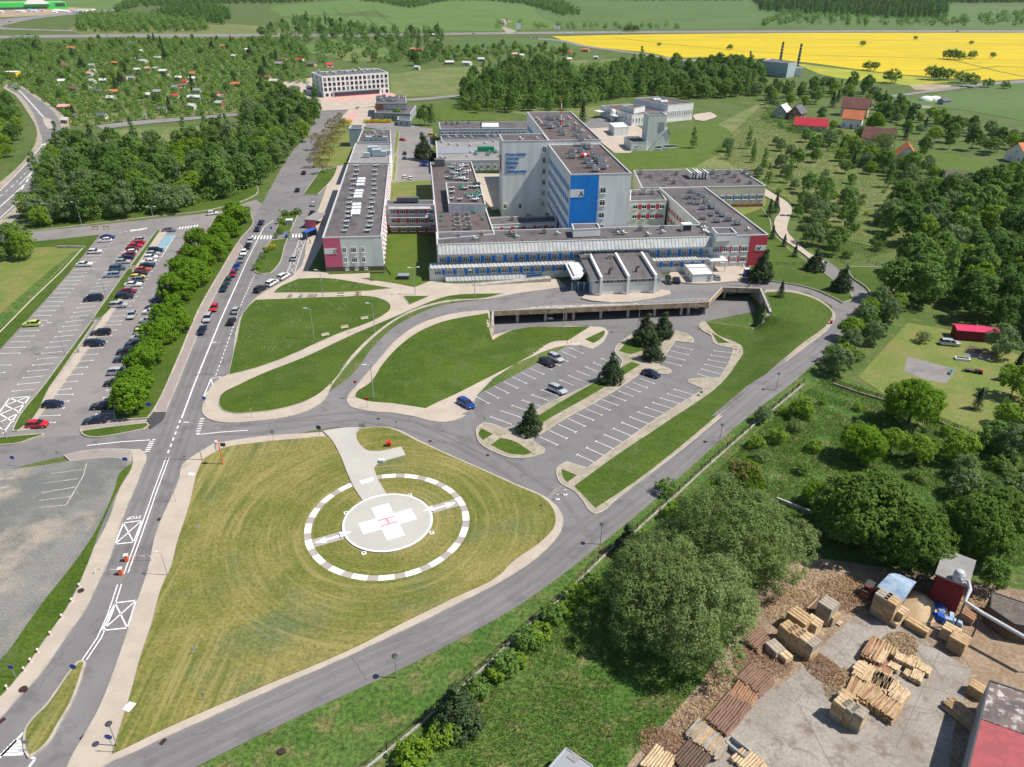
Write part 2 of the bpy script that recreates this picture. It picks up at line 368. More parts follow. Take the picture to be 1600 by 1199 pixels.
# far country: fields and highways first (thin sheets, each a little above the last)
far = [('field', [(150, 30), (330, 36), (470, 47), (480, 62), (300, 64), (120, 52)], 'grass_meadow'),
 ('field', [(440, 30), (520, 24), (640, 30), (700, 50), (560, 52), (480, 46)], 'field_green'),
 ('field', [(560, 0), (760, -6), (880, 28), (860, 46), (760, 49), (690, 48), (620, 30)], 'field_green'),
 ('field', [(840, 10), (900, 0), (1150, -4), (1260, 10), (1240, 42), (1000, 47), (880, 46)], 'field_deep'),
 ('field', [(1200, 8), (1600, 10), (1700, 46), (1260, 46)], 'field_deep'),
 ('field', [(100, -10), (180, -8), (200, 12), (110, 24)], 'field_green'),
 ('field', [(430, 10), (560, 0), (600, 14), (520, 22), (440, 26)], 'field_green'),
 ('field', [(476, 72), (520, 62), (600, 75), (620, 92), (560, 96), (490, 84)], 'field_green'),
 ('field', [(510, 82), (560, 78), (605, 88), (590, 97), (540, 96)], 'grass_meadow'),
 ('field', [(700, 60), (860, 60), (910, 72), (860, 84), (720, 78)], 'field_deep'),
 ('field', [(608, 116), (700, 106), (800, 104), (880, 96), (1040, 90), (1060, 104), (960, 130), (720, 150), (612, 152)], 'grass_meadow'),
 ('rape_field', [(862, 57), (960, 55), (1100, 53), (1700, 51.5), (1700, 118), (1550, 127), (1480, 122), (1412, 117), (1350, 110), (1250, 97), (1132, 90), (1050, 91), (1020, 84), (912, 72)], 'rape'),
 ('rape_field', [(1240, 99), (1350, 112), (1420, 119), (1490, 128), (1420, 134), (1300, 121), (1262, 108)], 'rape_thin'),
 ('field', [(1400, 160), (1520, 140), (1600, 128), (1700, 124), (1700, 215), (1600, 190), (1500, 172)], 'field_deep'),
 ('bare_soil', [(1420, 134), (1455, 131), (1487, 134), (1480, 141), (1430, 141)], 'soil'),
 ('allotment_ground', [(20, 140), (8, 100), (60, 72), (180, 62), (330, 62), (470, 62), (480, 108), (478, 132), (436, 128), (400, 165), (378, 176), (290, 183), (210, 189), (150, 195), (112, 200), (95, 175), (60, 150)], 'grass_meadow'),
 ('meadow', [(985, 262), (1085, 245), (1110, 205), (1190, 160), (1300, 220), (1400, 275), (1520, 300), (1480, 350), (1380, 390), (1300, 370), (1240, 320), (1190, 290), (1100, 264), (1000, 268)], 'grass_meadow'),
 ('lawn', [(955, 240), (1000, 225), (1050, 210), (1110, 190), (1140, 205), (1130, 235), (1085, 262), (985, 268)], 'grass_bright'),
 ('meadow', [(800, 172), (950, 165), (940, 190), (900, 186), (830, 182), (800, 178)], 'grass_meadow'),
 ('lawn', [(682, 165), (720, 162), (775, 188), (690, 190), (682, 186)], 'grass_bright'),
 ('meadow', [(160, 205), (220, 200), (300, 198), (380, 190), (385, 205), (320, 225), (230, 240), (170, 235)], 'grass_meadow'),
 ('lawn', [(1430, 235), (1500, 245), (1560, 262), (1545, 280), (1480, 272), (1420, 255)], 'grass_bright')]
zc[0] = .06
for n, p, mt in far: sheet(n, p, nz(.006), M[mt])
# tramlines of the field sprayer and drills: worn tracks
tb = MB()
def tracks(lines, w, mt):
    for ln in lines: strip([G(*p) for p in ln], w, zc[0]+.01, tb, mt)
mat('tram', (.035, .085, .02)); mat('rape_track', (.16, .15, .01))
tracks([[(520, 12), (530, 22), (545, 30)], [(545, 8), (570, 25), (590, 42)], [(582, 10), (595, 25), (615, 40)], [(498, 12), (512, 24)]], 2.2, M['tram'])
tracks([[(960, 59), (1040, 69), (1130, 77), (1250, 86), (1470, 92), (1700, 97)], [(1100, 58), (1400, 64), (1700, 73)], [(1480, 92), (1560, 112), (1600, 120)], [(1500, 112), (1560, 104), (1640, 108)]], 3.0, M['rape_track'])
o = tb.build('field_tracks'); o['kind'] = 'structure'; nz(.03)
road('highway', [(-80, 57.2), (180, 54), (400, 53.8), (560, 53.6), (700, 51.8), (800, 50.6), (1000, 49), (1300, 47.8), (1700, 47.5), (1700, 51), (1300, 51), (1000, 52.3), (800, 54), (700, 55), (560, 57.6), (400, 57.6), (180, 58.6), (-80, 61.5)], 'asphalt_pale')
road('road', [(-40, 34), (30, 28), (110, 20), (185, 14), (188, 16), (115, 23), (60, 29), (25, 36), (10, 44), (30, 45), (120, 48), (120, 50), (20, 47), (-40, 46)], 'asphalt_pale')
road('lane', [(838, 60), (870, 62), (912, 71), (1020, 86), (1060, 92), (1090, 94), (1088, 97), (1050, 94), (1015, 88), (908, 73), (866, 64), (838, 62)], 'asphalt_pale')
road('lane', [(782, 30), (790, 31), (788, 42), (800, 52), (792, 53), (784, 43)], 'paving_worn')
road('lane', [(150, 197), (210, 190), (290, 184), (376, 177), (376, 181), (290, 189), (215, 196), (160, 203)], 'asphalt_pale')
road('lane', [(1378, 152), (1420, 146), (1480, 137), (1540, 130), (1620, 124), (1620, 127), (1540, 134), (1480, 142), (1400, 153), (1380, 158)], 'asphalt_pale')
road('lane', [(610, 152), (640, 155), (720, 148), (720, 151), (650, 158), (612, 158)], 'asphalt_pale')
road('market_yard', [(-60, 14), (110, 12), (150, 14), (110, 20), (40, 26), (-60, 30)], 'soil')
road('plaza', [(436, 130), (488, 122), (500, 152), (610, 148), (628, 158), (590, 166), (545, 172), (500, 174), (470, 158), (444, 140)], 'paving')
road('plaza', [(498, 156), (520, 152), (612, 146), (622, 150), (600, 155), (530, 160)], 'paving_pink')
road('service_yard', [(545, 172), (585, 168), (588, 190), (580, 200), (545, 195), (536, 190)], 'paving')
road('service_yard', [(548, 176), (560, 172), (558, 190), (540, 190)], 'paving_pink')
road('service_yard', [(570, 192), (625, 192), (660, 200), (676, 202), (676, 285), (610, 290), (606, 205), (572, 200)], 'asphalt_pale')
road('service_yard', [(920, 190), (960, 188), (1000, 200), (985, 240), (960, 240), (930, 215), (912, 192)], 'paving')
road('service_yard', [(912, 192), (940, 184), (962, 192), (950, 200), (920, 202)], 'asphalt')
road('lane', [(1085, 180), (1110, 176), (1120, 182), (1100, 190), (1086, 188)], 'paving')
road('lane', [(1190, 292), (1202, 300), (1222, 312), (1235, 322), (1237, 330), (1231, 350), (1230, 362), (1242, 377), (1262, 395), (1290, 411), (1282, 422), (1260, 402), (1237, 385), (1219, 372), (1211, 360), (1210, 345), (1219, 330), (1215, 319), (1185, 300)], 'paving')
# the town road in the upper left corner
road('bypass_pavement', [(-60, 330), (0, 286), (30, 260), (54, 228), (58, 208), (44, 178), (24, 150), (8, 134), (24, 128), (60, 152), (96, 178), (110, 202), (106, 232), (92, 268), (70, 302), (20, 348), (-60, 410)], 'paving_worn')
road('bypass', [(-60, 345), (0, 298), (22, 276), (50, 246), (66, 225), (62, 205), (51, 176), (32, 150), (14, 133), (22, 130), (50, 150), (84, 176), (96, 200), (96, 225), (85, 250), (72, 275), (45, 305), (0, 346), (-60, 396)], 'asphalt')
sheet('traffic_island', [(67, 184), (76, 186), (84, 196), (82, 202), (75, 202), (70, 196)], nz()+.08, M['kerb_stone'], skirt=.1)
Z_FAR = zc[0]
# asphalt of the hospital grounds
zc[0] = .016
road('cross_road', [(-80, 398), (-80, 374), (55, 362), (250, 341), (332, 332), (400, 312), (425, 335), (392, 372), (330, 362), (155, 369), (70, 377)], 'asphalt_pale')
road('car_park', [(-80, 645), (0, 545), (100, 432), (156, 366), (340, 345), (372, 360), (345, 425), (310, 487), (275, 570), (240, 645), (215, 678), (130, 690), (60, 690), (-80, 712)], 'asphalt_pale')
road('side_road', [(-80, 702), (0, 695), (60, 685), (130, 680), (234, 664), (255, 645), (300, 650), (305, 705), (245, 738), (205, 706), (100, 714), (0, 736), (-80, 742)], 'asphalt')
road('main_road', [(-60, 1210), (-60, 1130), (0, 1060), (105, 905), (200, 728), (240, 645), (278, 570), (310, 487), (345, 425), (375, 372), (390, 350), (410, 318), (440, 262), (490, 192), (505, 166), (545, 168), (540, 190), (505, 262), (478, 300), (455, 350), (430, 410), (418, 450), (395, 480), (380, 530), (362, 590), (345, 620), (330, 655), (335, 690), (300, 760), (275, 810), (262, 870), (245, 930), (215, 1030), (170, 1150), (150, 1215), (-20, 1235)], 'asphalt')
road('side_street', [(398, 470), (459, 432), (482, 372), (503, 318), (522, 275), (545, 225), (530, 205), (500, 262), (470, 315), (438, 400), (410, 440), (392, 470)], 'asphalt')
road('access_road', [(300, 640), (345, 650), (400, 652), (440, 648), (480, 638), (515, 612), (540, 595), (585, 540), (615, 512), (645, 495), (680, 480), (725, 472), (766, 468), (766, 489), (712, 493), (660, 508), (625, 530), (592, 568), (565, 602), (560, 630), (612, 636), (660, 645), (720, 648), (738, 640), (765, 690), (800, 728), (850, 702), (905, 760), (940, 800), (945, 830), (890, 850), (870, 790), (800, 762), (640, 692), (560, 668), (400, 690), (320, 700), (290, 715), (262, 690)], 'asphalt')
road('ring_road', [(100, 1240), (150, 1195), (400, 1078), (550, 1012), (712, 934), (800, 885), (845, 850), (868, 815), (850, 782), (900, 775), (930, 788), (960, 778), (1012, 738), (1075, 690), (1125, 648), (1200, 582), (1250, 543), (1297, 505), (1300, 478), (1262, 458), (1200, 452), (1200, 440), (1227, 444), (1262, 451), (1300, 466), (1332, 474), (1330, 458), (1300, 435), (1282, 421), (1290, 406), (1305, 417), (1330, 437), (1350, 452), (1363, 468), (1364, 482), (1350, 500), (1320, 525), (1272, 567), (1237, 600), (1200, 627), (1150, 667), (1077, 732), (1007, 795), (937, 852), (875, 901), (800, 953), (725, 995), (620, 1049), (517, 1096), (400, 1152), (300, 1200), (230, 1240)], 'asphalt')
road('upper_road', [(764, 488), (770, 487), (1106, 473), (1128, 450), (1188, 452), (1240, 458), (1240, 447), (1200, 441), (1190, 432), (1060, 432), (880, 440), (800, 455), (764, 468)], 'asphalt')
K = M['kerb_stone']
sz = [.12]; dz_ = [.12]
def slab(name, pts, mt, kerb=True, drape=False, kw=.2):
    """raised paving or lawn behind a kerb"""
    sz[0] += .006; dz_[0] += .014*drape
    return sheet(name, GP(pts) if not drape else gpt(pts), dz_[0] if drape else sz[0], M[mt], drape=drape, world=True, skirt=sz[0]+.01 if not drape else .2, kerb=K if kerb else None, kw=kw, rise=.004)
# ------------------------------------------------------------------ the sunken car park: asphalt, banks, islands
LOT = gpt([(735, 662), (744, 618), (890, 538), (920, 508), (769, 522)])+[(DECK_L[0]-.6, DECK_L[1]-1), (UB_L[0]+.8, UB_L[1]-.5), (UB_R[0]-.5, UB_R[1]-1.5)]+gpt([(1181, 487), (1100, 503), (1090, 515), (1162, 550), (1135, 590), (1102, 612), (1000, 682), (920, 737), (868, 745), (800, 744), (745, 705)])
sheet('car_park_lower', LOT, .045, M['asphalt_lot'], drape=True, world=True, sm=False)
D = dict(drape=True)
slab('pavement', [(547, 615), (542, 625), (547, 635), (565, 641), (612, 646), (650, 652), (675, 659), (697, 660), (720, 654), (732, 646), (745, 618), (888, 540), (905, 540), (925, 546), (936, 540), (948, 526), (950, 519), (942, 512), (922, 511), (800, 517), (769, 524), (765, 488), (762, 485), (712, 490), (660, 505), (625, 527), (590, 565), (560, 600)], 'paving', **D)
slab('lawn', [(577, 600), (597, 571), (628, 538), (655, 519), (690, 504), (762, 490), (767, 524), (800, 517), (922, 511), (900, 525), (800, 572), (745, 600), (665, 639), (612, 631), (572, 627), (555, 621), (557, 614)], 'grass_lawn', kerb=False, **D)
slab('lawn', [(914, 531), (944, 517), (945, 520), (936, 532), (927, 537)], 'grass_lawn', kerb=False, **D)
slab('pavement', [(1092, 509), (1097, 503), (1190, 498), (1203, 489), (1192, 455), (1237, 455), (1270, 464), (1296, 481), (1305, 494), (1300, 507), (1250, 549), (1200, 589), (1125, 654), (1075, 696), (1012, 744), (960, 784), (940, 801), (930, 804), (922, 800), (912, 785), (895, 767), (877, 757), (870, 745), (872, 730), (886, 722), (917, 732), (1099, 609), (1074, 598), (1077, 593), (1100, 591), (1124, 591), (1137, 570), (1146, 545), (1125, 541), (1116, 537), (1111, 525), (1097, 517)], 'paving_worn', **D)
slab('lawn', [(897, 761), (930, 795), (960, 776), (1075, 689), (1180, 600), (1250, 540), (1297, 501), (1300, 490), (1292, 480), (1267, 466), (1237, 458), (1193, 458), (1204, 490), (1191, 498), (1103, 504), (1121, 524), (1157, 540), (1161, 547), (1150, 570), (1127, 600), (1062, 647), (950, 722)], 'grass_lawn', kerb=False, **D)
slab('lawn', [(877, 734), (901, 744), (886, 755), (880, 747)], 'grass_lawn', kerb=False, **D)
slab('lawn', [(1112, 521), (1140, 537), (1122, 537)], 'grass_lawn', kerb=False, **D)
slab('pavement', [(985, 525), (1000, 518), (1050, 517), (1072, 522), (1084, 532), (1082, 537), (1055, 534), (1029, 571), (1047, 578), (1050, 582), (1042, 586), (1003, 583), (979, 600), (830, 689), (851, 702), (851, 708), (832, 715), (800, 717), (775, 709), (750, 694), (744, 680), (745, 670), (757, 661), (770, 664), (787, 671), (802, 668), (845, 637), (927, 599), (972, 566), (960, 550)], 'paving_worn', **D)
for p in ([(967, 550), (990, 527), (1010, 520), (1048, 519), (1030, 540), (985, 555)], [(986, 567), (1000, 571), (955, 600), (851, 660), (820, 680), (806, 677), (851, 645), (929, 599)], [(782, 686), (800, 690), (831, 709), (825, 711), (800, 711), (767, 697)], [(752, 671), (770, 680), (755, 689), (748, 680)]):
    slab('lawn', p, 'grass_lawn', kerb=False, **D)
# ------------------------------------------------------------------ paving and lawns on the flat
slab('pavement', [(400, 684), (507, 676), (565, 670), (607, 669), (625, 674), (650, 687), (800, 755), (861, 784), (876, 801), (880, 815), (876, 831), (851, 862), (800, 900), (712, 946), (550, 1024), (400, 1090), (200, 1181), (162, 1199), (140, 1225), (95, 1225), (110, 1189), (130, 1154), (155, 1109), (175, 1059), (212, 949), (229, 900), (247, 825), (265, 785), (280, 750), (287, 725), (305, 712), (335, 694)], 'paving')
slab('pavement', [(207, 704), (218, 703), (226, 708), (229, 717), (222, 735), (212, 762), (195, 802), (162, 895), (157, 904), (135, 951), (100, 1001), (62, 1056), (25, 1096), (0, 1124), (-60, 1185), (-60, 1140), (0, 1091), (37, 1049), (67, 1006), (105, 951), (130, 901), (162, 817), (197, 747), (205, 735)], 'paving')
slab('pavement', [(240, 645), (275, 570), (310, 487), (345, 425), (371, 380), (378, 384), (350, 438), (327, 482), (307, 529), (278, 600), (259, 645)], 'paving_rose')
slab('pavement', [(317, 647), (321, 625), (345, 592), (358, 586), (392, 474), (402, 465), (459, 431), (480, 374), (500, 322), (518, 275), (545, 232), (575, 232), (578, 440), (672, 440), (690, 443), (770, 443), (872, 437), (884, 449), (800, 461), (762, 468), (705, 472), (660, 482), (625, 497), (590, 522), (555, 557), (520, 600), (500, 632), (475, 645), (437, 655), (400, 659), (345, 661), (325, 655)], 'paving')
slab('pavement', [(252, 361), (263, 361), (245, 386), (170, 500), (95, 607), (47, 672), (33, 675), (79, 607), (163, 495), (214, 416)], 'paving')
slab('pavement', [(126, 672), (128, 667), (232, 657), (234, 664), (175, 670), (126, 677)], 'paving_rose')
slab('patch', [(229, 660), (240, 646), (259, 645), (255, 656), (235, 671)], 'asphalt_dark', kerb=False)
slab('pavement', [(100, 713), (125, 707), (190, 703), (207, 704), (205, 722), (180, 717), (110, 722)], 'paving_rose')
slab('gravel_lot', [(-80, 736), (0, 735), (50, 731), (110, 722), (180, 717), (206, 722), (206, 732), (190, 760), (165, 825), (145, 860), (112, 900), (70, 955), (0, 1045), (-80, 1110)], 'gravel', kerb=False)
slab('lawn', [(190, 738), (206, 726), (206, 733), (197, 747), (162, 817), (130, 901), (105, 951), (67, 1006), (37, 1049), (0, 1091), (-60, 1140), (-60, 1085), (0, 1035), (45, 975), (70, 940), (110, 890), (148, 835), (180, 765)], 'grass_lawn', kerb=False)
slab('lawn', [(-80, 386), (0, 381), (70, 377), (155, 368), (100, 436), (0, 546), (-80, 632)], 'grass_lawn', kerb=False)
slab('ditch_bank', [(-80, 400), (0, 396), (60, 388), (128, 390), (100, 416), (50, 468), (0, 515), (-80, 590)], 'grass_garden', kerb=False)
slab('ditch', [(128, 392), (112, 396), (60, 440), (0, 492), (-80, 560), (-80, 588), (0, 514), (50, 467), (98, 416)], 'grass_wild', kerb=False)
for p in ([(245, 361), (252, 360), (214, 416), (203, 418)], [(199, 422), (210, 421), (163, 495), (158, 499), (145, 499)], [(143, 503), (151, 502), (79, 607), (33, 672), (28, 675), (20, 675), (22, 668), (70, 602)], [(126, 675), (130, 681), (150, 685), (180, 681), (225, 672), (234, 666), (230, 662), (175, 668)], [(-60, 692), (0, 685), (67, 679), (70, 681), (50, 687), (30, 694), (0, 697), (-60, 700)],
          [(392, 335), (396, 350), (378, 372), (345, 425), (310, 487), (275, 570), (242, 640), (232, 655), (180, 658), (178, 648), (215, 560), (262, 468), (305, 396), (335, 342)], [(50, 362), (250, 338), (332, 328), (400, 305), (400, 285), (300, 310), (20, 352)]):
    slab('lawn', p, 'grass_lawn')
slab('lawn', [(317, 720), (350, 702), (400, 694), (507, 684), (557, 679), (565, 672), (580, 670), (607, 671), (622, 676), (650, 690), (800, 758), (856, 786), (867, 805), (867, 822), (845, 848), (800, 880), (782, 899), (707, 937), (622, 979), (560, 1011), (400, 1079), (262, 1139), (185, 1176), (176, 1180), (185, 1151), (205, 1086), (222, 1024), (237, 979), (260, 904), (265, 895), (277, 852), (297, 790), (309, 740)], 'grass_helipad', kerb=False)
Z_FIELD = sz[0]
slab('lawn', [(131, 1034), (135, 1037), (125, 1069), (110, 1106), (95, 1131), (75, 1164), (55, 1181), (45, 1186), (39, 1176), (37, 1159), (40, 1141), (50, 1126), (72, 1104), (90, 1079), (107, 1054), (122, 1036)], 'grass_helipad', kw=.25)
for p in ([(390, 478), (400, 470), (537, 465), (575, 464), (600, 470), (610, 477), (610, 485), (595, 497), (525, 525), (400, 577), (357, 588), (370, 532)], [(400, 590), (475, 560), (550, 525), (620, 495), (655, 480), (700, 464), (787, 460), (760, 467), (700, 471), (650, 484), (620, 499), (585, 524), (550, 558), (517, 602), (495, 620), (470, 632), (437, 641), (400, 646), (360, 647), (345, 640), (342, 630), (347, 617), (375, 602)], [(630, 464), (672, 464), (640, 478)], [(427, 459), (437, 450), (467, 437), (507, 436), (570, 445), (612, 452), (575, 456)]):
    slab('lawn', p, 'grass_lawn', kw=.12)
slab('lawn', [(607, 366), (670, 366), (673, 440), (648, 450), (612, 443), (566, 437), (612, 432), (600, 414)], 'grass_bright', kerb=False)
slab('lawn', [(482, 424), (508, 375), (542, 300), (562, 300), (516, 428)], 'grass_lawn', kerb=False)
slab('lawn', [(513, 430), (545, 429), (600, 427), (599, 423), (520, 425)], 'grass_lawn', kerb=False)
for p in ([(399, 426), (402, 419), (413, 393), (424, 377), (450, 374), (446, 384), (430, 422), (423, 428), (408, 430)], [(430, 364), (439, 342), (443, 333), (468, 332), (454, 363)], [(474, 305), (500, 268), (528, 262), (520, 280), (497, 305)]):
    slab('lawn', p, 'grass_lawn')
slab('lawn', [(488, 262), (505, 225), (535, 190), (562, 200), (552, 255), (520, 262)], 'grass_garden', kerb=False)
for p in ([(619, 205), (625, 205), (621, 240), (614, 240)], [(615, 245), (622, 244), (621, 253), (615, 254)], [(614, 256), (621, 255), (618, 283), (612, 284)]): slab('lawn', p, 'grass_garden')
slab('lawn', [(611, 287), (672, 283), (677, 314), (610, 316)], 'grass_garden', kerb=False)
slab('pavement', [(690, 266), (862, 264), (866, 304), (770, 330), (745, 300)], 'paving', kerb=False)
slab('lawn', [(1100, 330), (1190, 326), (1203, 345), (1208, 366), (1220, 378), (1240, 397), (1262, 410), (1283, 424), (1300, 437), (1326, 456), (1330, 470), (1316, 475), (1300, 466), (1262, 451), (1227, 444), (1196, 440), (1168, 424), (1195, 372)], 'grass_lawn')
slab('lawn', [(1322, 418), (1415, 420), (1410, 440), (1380, 470), (1364, 468), (1352, 450), (1332, 436)], 'grass_lawn')
slab('lawn', [(1100, 300), (1190, 300), (1196, 322), (1140, 345), (1120, 320)], 'grass_garden', kerb=False)
slab('pavement', [(1060, 405), (1110, 400), (1165, 415), (1158, 441), (1080, 445), (1040, 440)], 'paving', kerb=False)
slab('pavement', [(915, 463), (930, 459), (1030, 455), (1046, 456), (1048, 461), (1035, 465), (925, 472), (908, 468)], 'paving')
# the verge below the ring road, the wild meadow and the timber yard
zc[0] = .055
def low(name, pts, mt): return sheet(name, pts, nz(.006), M[mt])
low('verge', [(140, 1240), (300, 1203), (400, 1154), (517, 1097), (620, 1050), (725, 996), (800, 954), (875, 902), (937, 853), (1007, 796), (1077, 733), (1150, 668), (1200, 628), (1237, 601), (1272, 568), (1285, 585), (1200, 655), (1130, 720), (1060, 790), (960, 868), (885, 935), (800, 1005), (740, 1060), (640, 1165), (590, 1240)], 'grass_wild')
low('wild_meadow', [(590, 1240), (640, 1168), (740, 1062), (885, 937), (960, 870), (1060, 792), (1200, 657), (1290, 585), (1400, 620), (1640, 720), (1640, 900), (1400, 880), (1260, 860), (1200, 900), (1160, 960), (1100, 1060), (1040, 1130), (985, 1190), (950, 1240)], 'grass_wild')
low('yard_edge', [(950, 1240), (985, 1190), (1040, 1130), (1100, 1060), (1160, 960), (1200, 900), (1260, 870), (1400, 890), (1640, 930), (1680, 1240)], 'bark_litter')
low('dirt_yard', [(1400, 960), (1470, 930), (1540, 940), (1620, 1010), (1620, 1090), (1540, 1080), (1500, 1020), (1430, 985)], 'dirt_yard')
low('concrete_yard', [(1050, 1240), (1120, 1170), (1180, 1090), (1228, 1065), (1262, 1035), (1310, 985), (1345, 957), (1375, 962), (1420, 982), (1468, 1018), (1518, 1046), (1508, 1085), (1490, 1140), (1480, 1240)], 'concrete')
Z_YARD = zc[0]
low('garden', [(1418, 505), (1500, 520), (1600, 560), (1640, 580), (1640, 715), (1590, 700), (1460, 660), (1340, 590)], 'grass_garden')
low('garden_slab', [(1418, 558), (1495, 578), (1478, 600), (1440, 592), (1412, 580)], 'asphalt_pale')
low('gravel_bed', [(1512, 550), (1550, 560), (1546, 566), (1506, 556)], 'gravel')
low('vegetable_bed', [(1515, 540), (1560, 552), (1556, 560), (1510, 548)], 'bed_soil')
# ------------------------------------------------------------------ helicopter landing pad
C0 = PADC
def gon(r, n=72): return [(C0[0]+r*math.cos(2*PI*i/n), C0[1]+r*math.sin(2*PI*i/n)) for i in range(n)]
WALK = [(505, 676), (516, 687), (522, 695), (525, 700), (567.5, 786), (580, 800), (612, 790), (605, 776.5), (586, 740), (585, 734), (592, 726), (634, 714), (627, 701), (590, 708), (575, 707), (567, 702), (557, 682), (558, 676), (565, 671), (540, 671)]
slab('helipad_walkway', WALK, 'concrete_pad', kw=.1)
pz = sz[0]+.012; RO, RI = 13.5, 12.38
ax = np.array(G(715.8, 788.6))-np.array(G(489.5, 853.75)); ang0 = math.atan2(ax[1], ax[0])
b = MB(); b.prism(gon(7.45), .05, pz+.05, M['concrete_pad']); o = b.build('helipad'); o['kind'] = 'structure'
b = MB(); n = 40
wm, gm = M['paint_white'], M['ring_grey']
for i in range(n):
    a0 = ang0+(i-.5)*2*PI/n; a1 = a0+2*PI/n
    if i % 2: a0, a1 = a0+.014, a1-.014
    else: a0, a1 = a0-.014, a1+.014
    for q in range(3):
        t0 = a0+(a1-a0)*q/3; t1 = a0+(a1-a0)*(q+1)/3
        P = [(C0[0]+r*math.cos(t), C0[1]+r*math.sin(t)) for r, t in ((RI, t0), (RO, t0), (RO, t1), (RI, t1))]
        b.quad(*[(x, y, Z_FIELD+.02) for x, y in P], wm if i % 2 == 0 else gm)
o = b.build('helipad_ring'); o['kind'] = 'structure'
b = MB(); ca, sa = math.cos(ang0), math.sin(ang0)
def loc(u, v): return (C0[0]+u*ca-v*sa, C0[1]+u*sa+v*ca)
def lq(pts, z, mt): b.add([(*loc(*p), z) for p in pts], [tuple(range(len(pts)))], mt)
for s in (-1, 1):   # paved spokes with double arrows
    lq([(s*7.3, -1.0*s), (s*12.3, -1.0*s), (s*12.3, 1.0*s), (s*7.3, 1.0*s)], Z_FIELD+.014, gm)
o = b.build('helipad_spokes'); o['kind'] = 'structure'
b = MB(); z1 = pz+.058
for i in range(72):
    t0, t1 = 2*PI*i/72, 2*PI*(i+1)/72
    b.quad(*[(C0[0]+r*math.cos(t), C0[1]+r*math.sin(t), z1) for r, t in ((7.08, t0), (7.42, t0), (7.42, t1), (7.08, t1))], wm)
L_, w_ = 4.55, 1.5
for q in ([(-L_, -w_), (L_, -w_), (L_, w_), (-L_, w_)], [(-w_, w_), (w_, w_), (w_, L_), (-w_, L_)], [(-w_, -L_), (w_, -L_), (w_, -w_), (-w_, -w_)]): lq(q, z1+.004, wm)
for q in ([(-1.5, -.92), (1.5, -.92), (1.5, -.62), (-1.5, -.62)], [(-1.5, .62), (1.5, .62), (1.5, .92), (-1.5, .92)], [(-.17, -.62), (.17, -.62), (.17, .62), (-.17, .62)]): lq(q, z1+.008, M['paint_red'])
for s in (-1, 1):
    lq([(s*7.6, -.25*s), (s*10.4, -.25*s), (s*10.4, .25*s), (s*7.6, .25*s)], Z_FIELD+.03, wm)
    lq([(s*10.3, -.75*s), (s*12.15, 0), (s*10.3, .75*s)], Z_FIELD+.034, wm)
    lq([(s*8.0, .75*s), (s*6.05, 0), (s*8.0, -.75*s)], z1+.012, wm)
q = [G(562, 755), (G(583.5, 748.5)), G(585, 754), G(565, 760.5)]
b.quad(*[(x, y, sz[0]+.02) for x, y in q], wm)
o = b.build('helipad_markings'); o['kind'] = 'structure'
# ------------------------------------------------------------------ painted road markings
rm = MB(); ZR = .085
def ln(p, w=.15, dash=None, mt=None, terrain=False, z=None):
    strip([(GT(*q) if terrain else G(*q)) for q in p], w, z or ZR, rm, mt or wm, terrain, dash)
def dbl(p, gap=.28, w=.17):
    P = [np.array(G(*q)) for q in p]
    for s in (-1, 1):
        o_ = []
        for i in range(len(P)):
            d = P[min(i+1, len(P)-1)]-P[max(i-1, 0)]; d = d/np.linalg.norm(d); o_.append(P[i]+np.array([-d[1], d[0]])*s*gap)
        strip(o_, w, ZR, rm, wm)
dbl([(262, 716), (242, 770), (222, 828), (206, 872), (197, 897)]); dbl([(187, 914), (172, 960), (155, 998), (132, 1032)])
ln([(284, 654), (290, 638), (302, 605), (322, 556), (345, 500), (362, 462), (372, 440)], .3); ln([(372, 440), (385, 410), (400, 380), (412, 356), (427, 345)], .22)
ln([(282, 657), (262, 710)], .3, dash=(1.1, 1.1))
ln([(277, 598), (307, 529), (330, 478)], .14, mt=M['paint_worn']); ln([(337, 588), (358, 530), (378, 474), (398, 430)], .18, dash=(1.2, .9))
for bx in ([(193, 818), (222, 814), (209, 848), (180, 851)], [(180, 943), (213, 939), (199, 982), (160, 986)], [(330, 592), (346, 589), (336, 617), (318, 621)]):
    ln(bx+[bx[0]], .22); ln([bx[0], bx[2]], .2); ln([bx[1], bx[3]], .2)
ln([(136, 697), (190, 691), (238, 688)], .25); ln([(307, 680), (345, 676), (387, 673)], .22)
for t in np.linspace(0, 1, 7):
    x, y = 239+(230-239)*t, 688+(706-688)*t; ln([(x-4, y+.3), (x+4, y-.3)], .3)
for t in np.linspace(0, 1, 7):
    x, y = 316+(309-316)*t, 655+(678-655)*t; ln([(x-3.5, y+.3), (x+3.5, y-.3)], .3)
# give-way triangles, zebra crossings
def zebra(a, bq, n, half, w):
    A, B = np.array(G(*a)), np.array(G(*bq)); d = (B-A)/np.linalg.norm(B-A)
    for i in range(n):
        c = A+(B-A)*i/(n-1); hx = np.array(half)
        strip([c-hx, c+hx], w, ZR+.004, rm, wm)
md = np.array(G(300, 610))-np.array(G(275, 680)); md /= np.linalg.norm(md)
zebra((394, 371.5), (423, 371.5), 7, md*2.0, .5); zebra((458, 369), (477, 368), 5, md*2.0, .5)
cr = np.array(G(200, 350))-np.array(G(170, 354)); cr /= np.linalg.norm(cr)
zebra((205, 361), (228, 358), 8, md*1.2, .42); zebra((281, 357), (308, 353.5), 7, md*1.5, .45); ln([(186, 365), (205, 360)], .25, dash=(1, 1))
for t in np.linspace(0, 1, 5): ln([(20-20*t, 1160+20*t), (44-4*t, 1160+18*t)], .45)
ln([(42, 1140), (20, 1164), (-20, 1205)], .3); ln([(38, 1178), (55, 1187), (45, 1200)], .3)
